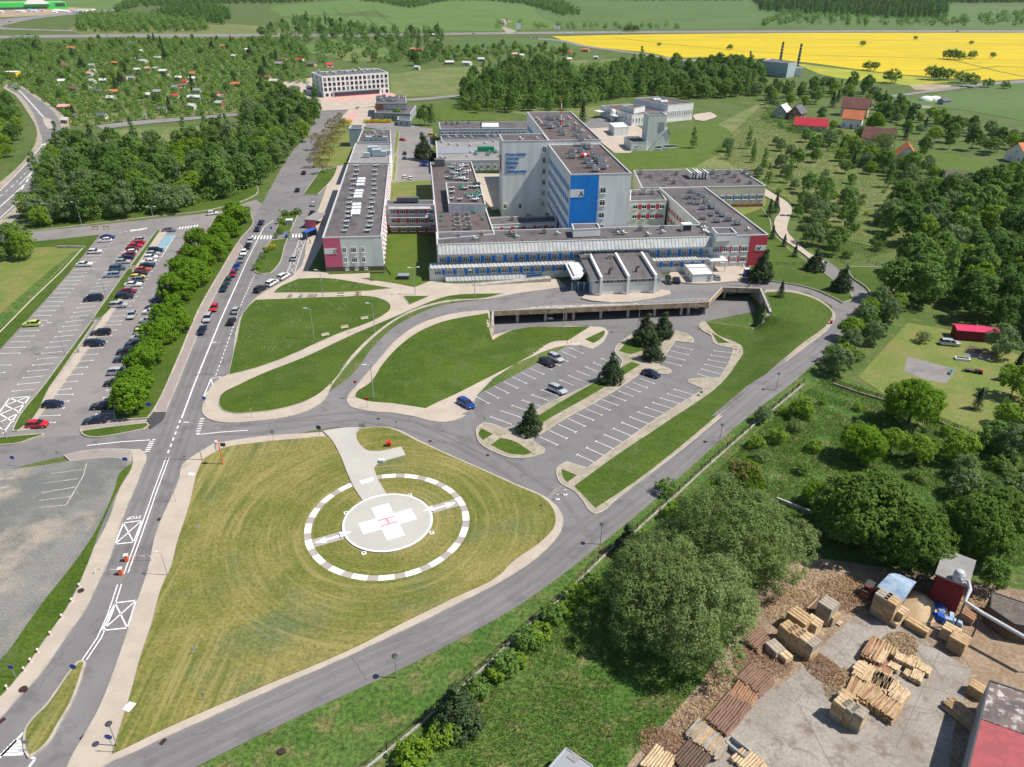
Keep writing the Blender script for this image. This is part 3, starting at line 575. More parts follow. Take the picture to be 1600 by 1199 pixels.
ZR = Z_FAR+.03; dbl([(18, 132), (36, 148), (54, 168), (68, 184)], .3, .3); ln([(82, 206), (82, 226), (74, 247), (54, 273), (32, 296), (0, 325)], .4); ln([(68, 250), (48, 272), (30, 290)], .35); ln([(50, 270), (34, 298)], .4); ln([(40, 272), (20, 292), (0, 309)], .3, dash=(3, 4)); ln([(94, 226), (83, 252), (70, 275), (43, 303), (0, 343)], .3); ln([(66, 228), (50, 248), (22, 278), (0, 300)], .3); zebra((70, 226), (93, 225), 6, np.array([0, 3.5]), .9); ZR = .085
# left car park stalls (columns A, B, C, D)
def stalls(segs, z=None, T=True, w=.13, terrain=False, mt=None):
    for a, bq in segs:
        ln([a, bq], w, terrain=terrain, z=z, mt=mt)
        if T:
            A = np.array(GT(*a) if terrain else G(*a)); B = np.array(GT(*bq) if terrain else G(*bq)); d = (B-A)/np.linalg.norm(B-A); n_ = np.array([-d[1], d[0]])*.32
            e = B if T == 1 else A; strip([e-n_, e+n_], .13, (z or ZR)+.004, rm, mt or wm, terrain)
def column(a0, b0, a1, b1, n, **k):
    """n parallel lines evenly spaced on the ground between the first (a0-b0) and the last (a1-b1)"""
    A0, B0, A1, B1 = [np.array(G(*p)) for p in (a0, b0, a1, b1)]
    for i in range(n):
        t = i/(n-1); A = A0+(A1-A0)*t; B = B0+(B1-B0)*t; strip([A, B], .17, ZR, rm, wm)
        d = (B-A)/np.linalg.norm(B-A); n_ = np.array([-d[1], d[0]])*.32; e = B if k.get('T', 1) == 1 else A; strip([e-n_, e+n_], .17, ZR+.004, rm, wm)
column((157, 376), (178, 375), (0, 553), (31, 552.5), 28)
column((-16, 572), (17, 571), (-60, 622), (-24, 621), 5)
column((207, 372), (228, 369), (20, 612), (55, 609), 36, T=2)
column((246, 387), (262, 386), (166, 503), (190, 502), 19)
column((163, 509), (188, 508), (82, 611), (111, 608), 11)
column((80, 618), (114, 617), (52, 663), (86, 661), 5)
column((310, 375), (330, 374), (210, 520), (235, 518), 18, T=2); column((205, 528), (232, 526), (150, 648), (180, 646), 12, T=2)
ln([(252, 372), (240, 390)], .14); ln([(274, 368), (252, 403)], .14)
zx = [(-5, 650), (15, 623), (47, 620), (25, 652), (2, 680), (-20, 680)]
for a, bq in (((15, 623), (40, 632)), ((47, 620), (8, 634)), ((8, 634), (32, 645)), ((40, 632), (0, 648)), ((0, 648), (22, 660)), ((32, 645), (-8, 664)), ((-8, 664), (10, 675)), ((15, 623), (-20, 672)), ((47, 620), (5, 678)), ((15, 623), (47, 620))): ln([a, bq], .3)
# blue disabled bays
P = [G(256, 368), G(274, 367), G(260, 391), G(240, 392)]
rm.quad(*[(x, y, ZR-.006) for x, y in P], M['paint_blue'])
for t in np.linspace(.1, .9, 6): ln([(255-14*t, 369+22*t), (273-13*t, 368+22*t)], .1)
# side street waiting boxes
for i in range(5):
    t0, t1 = i/5, (i+1)/5
    f = lambda s, t: (468-20*t+s*(10+2*t), 374+54*t)
    ln([f(0, t0), f(1, t1)], .12); ln([f(1, t0), f(0, t1)], .12)
ln([(478, 374), (460, 428)], .14); ln([(468, 374), (448, 428)], .14); ln([(497, 330), (485, 352), (479, 366)], .14)
# lower car park stalls
TR = dict(terrain=True, z=.075)
def tcol(a0, b0, a1, b1, n, T):
    A0, B0, A1, B1 = [np.array(GT(*p)) for p in (a0, b0, a1, b1)]
    for i in range(n):
        t = i/(n-1); A = A0+(A1-A0)*t; B = B0+(B1-B0)*t; strip([A, B], .14, .09, rm, wm, True)
        d = (B-A)/np.linalg.norm(B-A); n_ = np.array([-d[1], d[0]])*.35
        if T: strip([(B if T == 1 else A)-n_, (B if T == 1 else A)+n_], .14, .096, rm, wm, True)
tcol((742.5, 619.5), (763.7, 631), (888.7, 543.7), (911, 553), 12, 1)
tcol((767, 652), (800, 664), (940, 560.7), (956, 568), 13, 2)
tcol((843, 683), (871, 696), (1000, 592), (1022, 600), 13, 1)
tcol((902, 711), (930.5, 724), (1054, 609), (1085, 618), 13, 2)
tcol((1036, 565), (1064, 572), (1054, 541), (1081, 547), 4, 1)
tcol((1091, 585), (1120, 594), (1116, 549), (1146, 552), 6, 2)
def text_mesh(txt, size, shear=0.0, bold=0.0):
    cu = bpy.data.curves.new('lettering', 'FONT'); cu.body = txt; cu.size = size; cu.shear = shear; cu.offset = bold; cu.resolution_u = 2
    o = bpy.data.objects.new('lettering', cu); COL.objects.link(o); bpy.context.view_layer.update()
    me = bpy.data.meshes.new_from_object(o.evaluated_get(bpy.context.evaluated_depsgraph_get())); bpy.data.objects.remove(o); bpy.data.curves.remove(cu)
    return me
me = text_mesh('STOP', 1.25, 0, .03); V = [v.co for v in me.vertices]; xs = [v.x for v in V]; w = max(xs)-min(xs)
A, B = np.array(G(219.5, 812)), np.array(G(197, 815)); d = (B-A)/np.linalg.norm(B-A); up = np.array([d[1], -d[0]]); up = up if up[1] < 0 else -up; k = np.linalg.norm(B-A)/w
rm.add([(*(A+d*(v.x-min(xs))*k+up*(v.y*.85-1.0)), ZR+.006) for v in V], [tuple(p.vertices) for p in me.polygons], wm)
# faded bays on the gravel, patches, seams
for p in ([(136, 726), (131, 745), (105, 790)], [(80, 742), (133, 735)], [(70, 757), (122, 750)], [(66, 772), (118, 763)], [(62, 784), (112, 778)], [(62, 795), (105, 791)], [(0, 751), (22, 748)], [(0, 765), (15, 762)]): ln(p, .18, z=.26, mt=M['paint_worn'])
o = rm.build('road_markings'); o['kind'] = 'structure'
# manhole covers and gullies, joints in the concrete
cv = MB()
for x, y, r in ((127, 925, .45), (37, 1079, .5), (249, 812, .4), (440, 1176, .45), (591, 655, .35), (672, 690, .35), (762, 712, .35)):
    cv.lathe((*G(x, y), .0), [(r, .0), (r, .3 if x < 140 or x == 440 else .1)], M['iron'], 14)
for x, y in ((3, 1127), (131, 1152), (255, 1160), (944, 797), (1096, 613)):
    cv.box((*G(x, y), .1 if x < 1000 else .05), (.5, .8, .09), M['iron'], rot=-.4)
o = cv.build('manhole_covers'); o['kind'] = 'structure'
jt = MB()
for a, bq in (((1262, 1035), (1330, 1062)), ((1310, 985), (1440, 1075)), ((1345, 957), (1345, 960)), ((1375, 962), (1396, 1010)), ((1240, 1060), (1400, 1150)), ((1420, 982), (1370, 1100)), ((1468, 1018), (1400, 1170)), ((1228, 1065), (1300, 1200)), ((1330, 1000), (1240, 1100)), ((1518, 1046), (1440, 1030)), ((1505, 1090), (1430, 1070)), ((1495, 1120), (1405, 1100))):
    strip([G(*a), G(*bq)], .05, Z_YARD+.01, jt, M['crack'])
rd = random.Random(3)
def crack(a, bq, z, n=7, j=.5, w=.05, terrain=False):
    A, B = np.array(GT(*a) if terrain else G(*a)), np.array(GT(*bq) if terrain else G(*bq)); P = [A+(B-A)*i/n+np.array([rd.uniform(-j, j), rd.uniform(-j, j)])*(0 < i < n) for i in range(n+1)]; strip(P, w, z, jt, M['crack'], terrain)
for a, bq in (((1215, 1085), (1330, 1140)), ((1180, 1130), (1280, 1190)), ((1300, 1010), (1350, 1060)), ((1420, 1010), (1470, 1060)), ((1400, 1140), (1470, 1100)), ((1260, 1100), (1310, 1040)), ((1150, 1160), (1240, 1230)), ((1330, 1160), (1420, 1190))): crack(a, bq, Z_YARD+.012)
for a, bq in (((550, 1026), (575, 1064)), ((300, 1150), (470, 1080)), ((600, 1010), (720, 960)), ((1000, 770), (1090, 700)), ((1140, 660), (1230, 590)), ((430, 660), (520, 655)), ((650, 660), (760, 712)), ((220, 860), (250, 800)), ((60, 1080), (120, 990)), ((1290, 540), (1345, 495)), ((190, 920), (215, 870)), ((270, 640), (300, 570))): crack(a, bq, .088, 9, .3, .06)
for a, bq in (((790, 735), (860, 690)), ((900, 660), (1010, 590)), ((960, 540), (1000, 505)), ((780, 665), (900, 590))): crack(a, bq, .1, 9, .3, .06, True)
o = jt.build('concrete_joints'); o['kind'] = 'structure'
pa = MB(); mat('asphalt_track', (.145, .139, .141), c2=(.17, .163, .164), scale=.05, c3=(.125, .12, .122), scale3=.22, fine=.1, fscale=7, lo=.35, hi=.65)
tz = [.067]
def wheel_tracks(pts, offs, w=.65):
    tz[0] += .0025
    P = [np.array(G(*q)) for q in pts]; N_ = []
    for i in range(len(P)): d = P[min(i+1, len(P)-1)]-P[max(i-1, 0)]; d /= np.linalg.norm(d); N_.append(np.array([-d[1], d[0]]))
    for o_ in offs:
        Q = [p+n*o_ for p, n in zip(P, N_)]
        for i in range(len(Q)-1): pa.quad(*[(c[0], c[1], tz[0]) for c in (Q[i]-N_[i]*w/2, Q[i+1]-N_[i+1]*w/2, Q[i+1]+N_[i+1]*w/2, Q[i]+N_[i]*w/2)][::-1], M['asphalt_track'])
wheel_tracks([(197, 897), (222, 828), (262, 716), (290, 638), (322, 556), (345, 500), (372, 440), (400, 380)], (-2.7, -1.3, 1.3, 2.7))
wheel_tracks([(230, 1205), (400, 1122), (535, 1058), (665, 1000), (760, 950), (835, 900), (905, 840), (980, 785), (1045, 735), (1110, 675), (1185, 610), (1270, 555), (1325, 508)], (-2.2, -.9, 1.0, 2.3), .8)
wheel_tracks([(330, 672), (400, 671), (500, 655), (560, 650), (640, 665), (720, 690), (800, 735), (870, 785), (900, 830)], (-1.6, 1.6), .8)
for q in ([(213, 765), (228, 763), (222, 780), (206, 783)], [(330, 500), (340, 499), (331, 524), (320, 525)], [(250, 700), (268, 698), (262, 710), (243, 712)], [(640, 1000), (690, 977), (695, 984), (646, 1008)], [(1042, 730), (1060, 715), (1066, 722), (1049, 736)], [(420, 664), (470, 661), (471, 668), (421, 671)]):
    pa.add([(*G(*p), .079) for p in q], [(3, 2, 1, 0)] if area2(GP(q)) < 0 else [(0, 1, 2, 3)], M['asphalt_lot'])
pa.add([(*G(*p), .0805) for p in [(848, 783), (874, 758), (879, 761), (854, 786)]], [(0, 3, 2, 1)] if area2(GP([(848, 783), (874, 758), (879, 761), (854, 786)])) < 0 else [(0, 1, 2, 3)], M['asphalt_pale'])
o = pa.build('road_repairs'); o['kind'] = 'structure'
# ------------------------------------------------------------------ building materials
mat('wall_white', (.76, .76, .74), c2=(.66, .66, .64), scale=.5, stretch=(1, 1, .12), fine=.05, fscale=2)
mat('wall_grey', (.68, .69, .67), c2=(.59, .6, .58), scale=.5, stretch=(1, 1, .12), fine=.05, fscale=2)
mat('wall_cool', (.36, .44, .46), c2=(.32, .4, .43), scale=.2, fine=.06)
mat('wall_slate', (.3, .33, .34), c2=(.26, .29, .3), scale=.2, fine=.06)
mat('wall_pink', (.62, .13, .22), c2=(.57, .12, .2), scale=.2, fine=.05)
mat('wall_red', (.52, .06, .09), c2=(.47, .055, .08), scale=.4, fine=.06)
mat('wall_blue', (.012, .22, .68), c2=(.014, .18, .55), scale=.4, fine=.06, stretch=(1, 1, .15))
mat('plinth', (.15, .11, .095), c2=(.12, .09, .08), scale=.4, fine=.1)
mat('wall_brick', (.26, .13, .08), c2=(.2, .1, .065), scale=.5, fine=.15)
mat('wall_cream', (.6, .55, .44), c2=(.55, .5, .4), scale=.3, fine=.06)
mat('roof_felt', (.098, .09, .093), c2=(.125, .115, .117), scale=.1, c3=(.066, .06, .063), scale3=.3, fine=.18, fscale=3, stretch=(1, .35, 1), lo=.35, hi=.65)
mat('roof_brown', (.1, .08, .078), c2=(.12, .098, .094), scale=.1, c3=(.068, .055, .053), scale3=.25, fine=.17, fscale=3, lo=.35, hi=.65)
mat('roof_pale', (.26, .25, .245), c2=(.22, .21, .21), scale=.12, fine=.12, fscale=2)
mat('roof_slate', (.11, .115, .13), fine=.1); mat('roof_white', (.72, .73, .72), c2=(.6, .61, .62), scale=.4, fine=.04)
mat('parapet', (.5, .5, .5), rough=.5, fine=.05)
mat('tile_orange', (.5, .16, .07), c2=(.42, .13, .06), scale=.6, fine=.2, fscale=3)
mat('tile_brown', (.19, .085, .07), c2=(.15, .07, .06), scale=.5, fine=.2, fscale=3)
mat('tile_crimson', (.42, .025, .045), fine=.1); mat('sheet_magenta', (.5, .03, .1), fine=.08)
mat('tile_old', (.1, .085, .08), c2=(.13, .11, .09), scale=.5, fine=.25, fscale=2)
mat('wall_maroon', (.2, .022, .026), c2=(.17, .02, .024), scale=.6, fine=.1); mat('frame_white', (.75, .75, .74), rough=.5)
mat('glass', (.018, .026, .04), rough=.12, spec=.6); mat('glass_blue', (.05, .09, .14), rough=.15, spec=.6)
mat('metal_grey', (.4, .42, .44), rough=.45, metal=.5, fine=.08); mat('metal_dark', (.07, .075, .08), rough=.5, metal=.3)
mat('sunshade_grey', (.44, .45, .45), c2=(.36, .37, .37), scale=.4, rough=.5, fine=.06); mat('metal_light', (.68, .7, .7), rough=.45, metal=.2, fine=.05); mat('copper_green', (.05, .26, .17), rough=.6, fine=.1)
mat('skylight', (.72, .76, .8), rough=.25, spec=.5); mat('sign_red', (.55, .03, .03), rough=.5); mat('sign_blue', (.02, .09, .4), rough=.4); mat('sign_green', (.02, .2, .1), rough=.5)
mat('lettering_blue', (.02, .17, .45)); mat('lettering_dark', (.05, .06, .08)); mat('orange_paint', (.75, .13, .04), rough=.5); mat('sign_yellow', (.75, .5, .03), rough=.5)
def blinds(mt):
    nt = mt.node_tree; oi = nt.nodes.new('ShaderNodeObjectInfo'); r = nt.nodes.new('ShaderNodeMapRange'); r.inputs['From Min'].default_value = .7; r.inputs['From Max'].default_value = .95; nt.links.new(oi.outputs['Random'], r.inputs['Value'])
    mx = nt.nodes.new('ShaderNodeMix'); mx.data_type = 'RGBA'; nt.links.new(r.outputs[0], mx.inputs['Factor']); mx.inputs[6].default_value = nt.nodes['Principled BSDF'].inputs['Base Color'].default_value; mx.inputs[7].default_value = (.3, .3, .28, 1); nt.links.new(mx.outputs[2], nt.nodes['Principled BSDF'].inputs['Base Color'])
blinds(M['glass'])
HO = (73.1, 219.2); HV = (.9937, .112); HU = (-.112, .9937)
def hp(s, t): return (HO[0]+s*HV[0]+t*HU[0], HO[1]+s*HV[1]+t*HU[1])
def hrect(s0, s1, t0, t1): return [hp(s0, t0), hp(s1, t0), hp(s1, t1), hp(s0, t1)]
def inset(P, d):
    P = ccw(P); n = len(P); out = []
    for i in range(n):
        a = np.array(P[i])-np.array(P[i-1]); c = np.array(P[(i+1) % n])-np.array(P[i]); a /= np.linalg.norm(a); c /= np.linalg.norm(c)
        na = np.array([-a[1], a[0]]); nc = np.array([-c[1], c[0]]); m_ = na+nc; m_ /= max(.3, (m_@na)); 
        m_ = (na+nc)/max(.4, 1+na@nc); out.append(tuple(np.array(P[i])+m_*d))
    return out
def bld(name, label, cat, P, group=None):
    c = np.mean(np.array(P), axis=0); return empty(name, (float(c[0]), float(c[1]), 0), label, cat, group)
def block(e, P, z0, z1, wall='wall_white', roof='roof_felt', ph=.45, pw=.35, par='parapet', base=None):
    P = ccw(P); w_ = MB(); n = len(P)
    for i in range(n):
        (x1, y1), (x2, y2) = P[i], P[(i+1) % n]; w_.quad((x1, y1, z0), (x2, y2, z0), (x2, y2, z1), (x1, y1, z1), M[wall])
    w_.build('wall', e)
    I = inset(P, pw); r = MB(); r.add([(x, y, z1-ph) for x, y in P], [tuple(range(n))], M[roof]); ro = r.build('roof', e)
    p = MB()
    for i in range(n):
        j = (i+1) % n; A, B, C, D_ = P[i], P[j], I[j], I[i]
        p.quad((*A, z1+.06), (*B, z1+.06), (*C, z1+.06), (*D_, z1+.06), M[par]); p.quad((*D_, z1+.06), (*C, z1+.06), (*C, z1-ph), (*D_, z1-ph), M[par])
        o1 = inset(P, -.06); p.quad((*o1[i], z1-.22), (*o1[j], z1-.22), (*o1[j], z1+.06), (*o1[i], z1+.06), M[par])
        p.quad((*o1[i], z1+.06), (*o1[j], z1+.06), (*B, z1+.06), (*A, z1+.06), M[par])
    p.build('parapet', e)
    if base:
        b = MB(); Q = inset(P, -.05); b.prism(Q, z0, z0+base[0], M[base[1]]); b.build('plinth', e)
    return ro
WIN = {}
def win_mesh(w, h, nm, frame='frame_white', gl='glass', sill=True):
    k = (round(w, 2), round(h, 2), nm, frame, gl)
    if k in WIN: return WIN[k]
    f = MB(); t = .13
    for cx, cz, sx, sz_ in ((0, h/2-t/2, w, t), (0, -h/2+t/2, w, t), (-w/2+t/2, 0, t, h-2*t), (w/2-t/2, 0, t, h-2*t)): f.box((cx, -.05, cz), (sx, .1, sz_), M[frame])
    for i in range(1, nm): f.box((-w/2+w*i/nm, -.05, 0), (t*.8, .08, h-2*t), M[frame])
    if h > 1.3: f.box((0, -.045, h*.22), (w-2*t, .06, t*.7), M[frame])
    if sill: f.box((0, -.1, -h/2-.05), (w+.1, .22, .08), M[frame])
    g = MB(); g.box((0, -.012, 0), (w-2*t, .02, h-2*t), M[gl])
    WIN[k] = (f.mesh('window'), g.mesh('pane')); return WIN[k]
def place(e, A, B, s, z, mesh, name, out=.0):
    """put a wall-mounted mesh (x along the wall, -y outwards) on wall A-B at distance s from A"""
    A = np.array(A); B = np.array(B); d = (B-A)/np.linalg.norm(B-A); n = np.array([d[1], -d[0]]); p = A+d*s+n*out
    return obj(name, mesh, e, (p[0]-e.location.x, p[1]-e.location.y, z), math.atan2(d[1], d[0]))
def windows(e, A, B, z, n, w, h, nm=2, m0=None, m1=None, frame='frame_white', gl='glass', panel=None, skip=(), out=0.0):
    L = np.linalg.norm(np.array(B)-np.array(A)); m0 = L/n/2 if m0 is None else m0; m1 = m0 if m1 is None else m1
    f, g = win_mesh(w, h, nm, frame, gl)
    for i in range(n):
        s = m0+(L-m0-m1)*(i/(n-1) if n > 1 else .5)
        if i in skip: continue
        o = place(e, A, B, s, z, f, 'window', out); obj('pane', g, o)
    if panel and n > 1:
        sp = (L-m0-m1)/(n-1); pw = sp-w
        if pw > .2:
            key = ('panel', round(pw, 2), round(h, 2), panel)
            if key not in WIN:
                b = MB(); b.box((0, -.02, 0), (pw-.02, .04, h+.1), M[panel]); WIN[key] = b.mesh('panel')
            for i in range(n-1): place(e, A, B, m0+sp*(i+.5), z, WIN[key], 'panel', out)
def wallbox(e, A, B, s0, s1, z0, z1, mt, name='panel', th=.05, out=0.0):
    b = MB(); b.box((0, -th/2, 0), (s1-s0, th, z1-z0), M[mt]); return place(e, A, B, (s0+s1)/2, (z0+z1)/2, b.mesh(name), name, out)
# --- roof furniture, each kind modelled once
def vent_mesh(kind):
    b = MB(); g, l, d = M['metal_grey'], M['metal_light'], M['metal_dark']
    if kind == 'unit':
        b.box((0, 0, .35), (2.2, 1.5, .1), d); b.box((0, 0, .95), (1.9, 1.3, 1.1), g); b.lathe((-.4, 0, 1.5), [(.38, 0), (.38, .12), (.3, .14)], d, 10); b.lathe((.5, 0, 1.5), [(.38, 0), (.38, .12), (.3, .14)], d, 10); b.box((1.25, .3, .5), (.7, .5, .4), l)
    if kind == 'chimney':
        b.box((0, 0, .6), (1.5, .8, 1.2), M['concrete_wall']); b.box((0, 0, 1.28), (1.8, 1.1, .14), M['concrete_wall']); b.box((0, 0, 1.42), (1.2, .6, .12), d)
    if kind == 'vent':
        b.box((0, 0, .25), (1.3, .8, .5), d); b.box((.1, 0, .6), (1.1, .7, .22), l); b.tube([(-.9, .2, 0), (-.9, .2, .9), (-.5, .2, 1.05)], .16, l, 8); b.lathe((.9, -.2, 0), [(.12, 0), (.12, .8), (.3, .85), (.05, 1.1)], g, 8)
    if kind == 'fan':
        b.box((0, 0, .3), (.9, .9, .6), M['concrete_wall']); b.lathe((0, 0, .6), [(.3, 0), (.3, .3), (.5, .35), (.1, .65)], g, 10); b.tube([(0, 0, .3), (.9, .3, .35), (1.5, .3, .3)], .14, l, 8)
    if kind == 'green':
        b.box((0, 0, .4), (1.6, .9, .5), g); b.tube([(-1, 0, .3), (-.4, 0, 1.1), (.5, .2, 1.1), (1.1, .3, .2)], .2, M['copper_green'], 8); b.lathe((.2, -.5, 0), [(.2, 0), (.2, .9), (.34, .95), (.1, 1.2)], M['copper_green'], 8)
    if kind == 'skylight':
        b.box((0, 0, .25), (3.0, 2.4, .5), M['metal_light']); b.box((-.75, 0, .62), (1.3, 2.1, .25), M['skylight'], taper=.8); b.box((.75, 0, .62), (1.3, 2.1, .25), M['skylight'], taper=.8)
    return b.mesh('roof_'+kind)
VM = {k: vent_mesh(k) for k in ('unit', 'chimney', 'vent', 'fan', 'green', 'skylight')}
VN = dict(unit='ventilation_unit', chimney='chimney', vent='roof_vent', fan='roof_fan', green='roof_vent', skylight='skylight')
def on_roof(e, kind, pts, z, rz=.112, sc=1.0):
    for p in pts:
        x, y = G(p[0], p[1], z); obj(VN[kind], VM[kind], e, (x-e.location.x, y-e.location.y, z-.02), rz+random.uniform(-.1, .1) if kind != 'skylight' else rz, sc*random.uniform(.85, 1.1) if kind != 'skylight' else sc)
def grid_pts(x0, x1, y0, y1, n, jit=1.0, seed=1):
    r = random.Random(seed); return [(r.uniform(x0, x1), r.uniform(y0, y1)) for _ in range(n)]
def sign_text(e, A, B, s, z, txt, size, mt, shear=0, bold=.02, out=.12):
    me = text_mesh(txt, size, shear, bold); b = MB(); b.add([(v.co.x, -.02, v.co.y) for v in me.vertices], [tuple(p.vertices) for p in me.polygons], M[mt])
    # give the letters real depth
    vs = [(v.co.x, v.co.y) for v in me.vertices]; ed = {}
    for p in me.polygons:
        q = list(p.vertices)
        for a, c in zip(q, q[1:]+q[:1]): ed[(a, c)] = 1
    side = [(a, c) for a, c in ed if (c, a) not in ed]
    for a, c in side: b.quad((vs[a][0], -.02, vs[a][1]), (vs[a][0], .1, vs[a][1]), (vs[c][0], .1, vs[c][1]), (vs[c][0], -.02, vs[c][1]), M[mt])
    return place(e, A, B, s, z, b.mesh('lettering'), 'lettering', out)
def corrugated(e, A, B, zt, zb, t_out, mt='sunshade_grey', name='sunshade', per=1.1, amp=.16, drop=0.0):
    """ribbed sunshade sloping from wall A-B (height zt) outwards to zb"""
    A = np.array(A); B = np.array(B); L = np.linalg.norm(B-A); d = (B-A)/L; n = np.array([d[1], -d[0]]); k = int(L/per); b = MB(); vs = []
    for i in range(k*4+1):
        ph = i % 4; off = (0, amp, amp, 0)[ph]; s = (i//4)*per+(0, .12, .62, .74)[ph]; s = min(s, L)
        a = A+d*s+n*(drop); c = A+d*s+n*t_out; vs += [(*a, zt+off), (*c, zb+off)]
    b.add(vs, [(2*i, 2*i+1, 2*i+3, 2*i+2) for i in range(k*4)], M[mt]); o1, o2 = A+n*drop, A+n*t_out; e1, e2 = B+n*drop, B+n*t_out
    b.quad((*o1, zt-.1), (*o2, zb-.1), (*e2, zb-.1), (*e1, zt-.1), M['metal_grey'])
    return b.build(name, e)
HB = 'blocks of the hospital'
# --- main front block with ribbed sunshades and blue window bands
P = hrect(-96, -12.2, 0, 12)
e = bld('hospital_block', 'long hospital front block with ribbed grey sunshades and two blue window bands', 'hospital block', P, HB)
block(e, P, 0, 10.2, 'wall_grey'); A, B = hp(-96, 0), hp(-12.2, 0)
PL = hrect(-98.6, -12.3, -3, -.05); block(e, PL, 0, 3.9, 'wall_grey', 'roof_pale', .15)
corrugated(e, hp(-95.8, 0), hp(-12.6, 0), 9.9, 7.6, 1.9, drop=.25); windows(e, A, B, 5.5, 25, 2.2, 1.75, 4, 1.6, 1.6, panel='wall_blue')
A2, B2 = hp(-98.6, -3), hp(-12.3, -3); corrugated(e, hp(-98.4, -3), hp(-12.6, -3), 4.55, 4.12, .8, drop=-2.9); windows(e, A2, B2, 2.75, 26, 2.2, 1.5, 4, 2.6, 1.6, panel='wall_blue')
corrugated(e, hp(-94, -3), hp(-70, -3), 1.75, .2, 1.3, drop=.1)
on_roof(e, 'chimney', [(715, 371), (752, 368), (798, 366), (803, 369), (850, 364), (965, 362), (1000, 360), (1034, 358), (1098, 354)], 10.0)
on_roof(e, 'fan', [(740, 374), (806, 371), (870, 366), (965, 366), (973, 366), (1011, 368), (1034, 364), (1098, 363)], 10.0)
b = MB(); q = ccw(GP([(896, 359), (938, 357), (934, 349), (893, 350)], 12.4)); e3 = q; block(e, q, 10, 12.4, 'wall_white')
b = MB(); c = G(1072, 359, 10); b.box((*c, 10.9), (3.2, 2.6, 2.2), M['metal_light'], .11); b.box((c[0], c[1]-1.32, 10.9), (2.7, .06, 1.7), M['glass'], .11); b.build('ventilation_unit', e)
wallbox(e, A2, B2, 29, 33.5, .4, 1.6, 'wall_blue')
# --- H wing
P = hrect(-12.15, 5.4, 0, 58)
e = bld('hospital_block', 'right hospital wing with crimson end panel lettered H and crimson window bands', 'hospital block', P, HB)
block(e, P, 0, 10.25, 'wall_grey'); A, B = hp(-12.15, 0), hp(5.4, 0)
windows(e, A, B, 6.0, 4, 2.3, 1.75, 4, 1.5, 7.0, panel='wall_red'); windows(e, A, B, 2.6, 4, 2.3, 1.75, 4, 1.5, 7.0, panel='wall_red')
wallbox(e, A, B, 11.9, 17.5, .3, 10.0, 'wall_red', th=.08); wallbox(e, A, B, 14.0, 17.4, 5.2, 6.9, 'wall_white', 'signboard', .12, .03); sign_text(e, A, B, 14.3, 5.45, 'H', 1.7, 'lettering_dark', .2, .03, .2)
Ai, Bi = hp(-12.15, 56), hp(-12.15, 12)
for z in (6.0, 2.6): windows(e, Ai, Bi, z, 14, 1.7, 1.6, 3, panel='wall_red')
Ar, Br = hp(5.4, 0), hp(5.4, 58)
for z in (6.0, 2.6): windows(e, Ar, Br, z, 14, 1.7, 1.6, 3, panel='wall_red')
block(e, ccw(GP([(1121, 366), (1152, 365), (1143, 356), (1112, 356)], 11.9)), 9.6, 11.9, 'wall_white')
on_roof(e, 'unit', [(1078, 301), (1085, 304), (1092, 307), (1074, 310), (1082, 311), (1090, 314), (1098, 309), (1079, 318), (1090, 319), (1103, 317), (1098, 327), (1106, 324), (1113, 326), (1099, 342), (1110, 337), (1121, 333), (1128, 338), (1120, 347), (1138, 345), (1152, 351)], 10.0, sc=.95)
on_roof(e, 'fan', [(1168, 360), (1100, 358)], 10.0)
b = MB(); c = hp(-11, -2.6); b.box((*c, 3.9), (5.5, 4.5, .35), M['metal_light'], .112); b.box((*hp(-12.8, -4.4), 1.9), (.25, .25, 3.7), M['metal_light']); b.box((*hp(-8.8, -4.4), 1.9), (.25, .25, 3.7), M['metal_light']); b.build('porch', e)
# --- tower
ZT = 26.6; t0 = 13.2; P1 = hrect(-54.5, -35.6, t0, t0+44); P2 = hrect(-54.5, -35.6, t0+44.05, t0+105); P3 = hrect(-71, -54.55, t0+44, t0+57)
e = bld('hospital_tower', 'tall hospital tower with bright blue end panel lettered A and dark roof', 'hospital tower', P1, HB)
block(e, P1, 0, ZT, 'wall_white', 'roof_brown'); block(e, P2, 0, 28.2, 'wall_white', 'roof_brown'); block(e, P3, 0, 28.2, 'wall_white', 'roof_brown')
A, B = hp(-54.5, t0), hp(-35.6, t0); wallbox(e, A, B, 0, 8.8, .3, ZT-.3, 'wall_blue', th=.07)
wallbox(e, A, B, .02, 4.3, ZT-7.0, ZT-4.6, 'wall_white', 'signboard', .1, .04); sign_text(e, A, B, 2.75, ZT-6.75, 'A', 2.3, 'lettering_dark', 0, .02, .17)
for z in (21.6, 17.7, 13.8, 9.9): windows(e, A, B, z, 1, 1.8, 1.9, 2, 9.9, 8.2)
Al, Bl = hp(-54.5, t0+43.5), hp(-54.5, t0+.2)
for z in (21.8, 17.9, 14.0, 10.1, 6.2): windows(e, Al, Bl, z, 12, 1.9, 1.9, 2, 2.0, 1.4, panel='wall_blue', gl='glass_blue')
As, Bs = hp(-71, t0+44), hp(-54.55, t0+44)
for z in (25.2, 21.3, 17.4, 13.5, 9.6, 5.7): windows(e, As, Bs, z, 1, 1.3, 2.1, 2, 14.9, 1.4)
windows(e, As, Bs, 5.0, 2, 1.2, 1.8, 2, 1.0, 10.0)
for i, t in enumerate(['Wojewódzkie', 'Centrum', 'Szpitalne', 'Kotliny', 'Jeleniogórskiej']): sign_text(e, As, Bs, 1.0, 23.2-i*1.5, t, 1.3, 'lettering_blue', .22, .035, .1)
A4, B4 = hp(-71, t0+57), hp(-71, t0+44); wallbox(e, A4, B4, 3, 9, 16, 22, 'wall_red')
Ab, Bb = hp(-54.5, t0+104), hp(-54.5, t0+58)
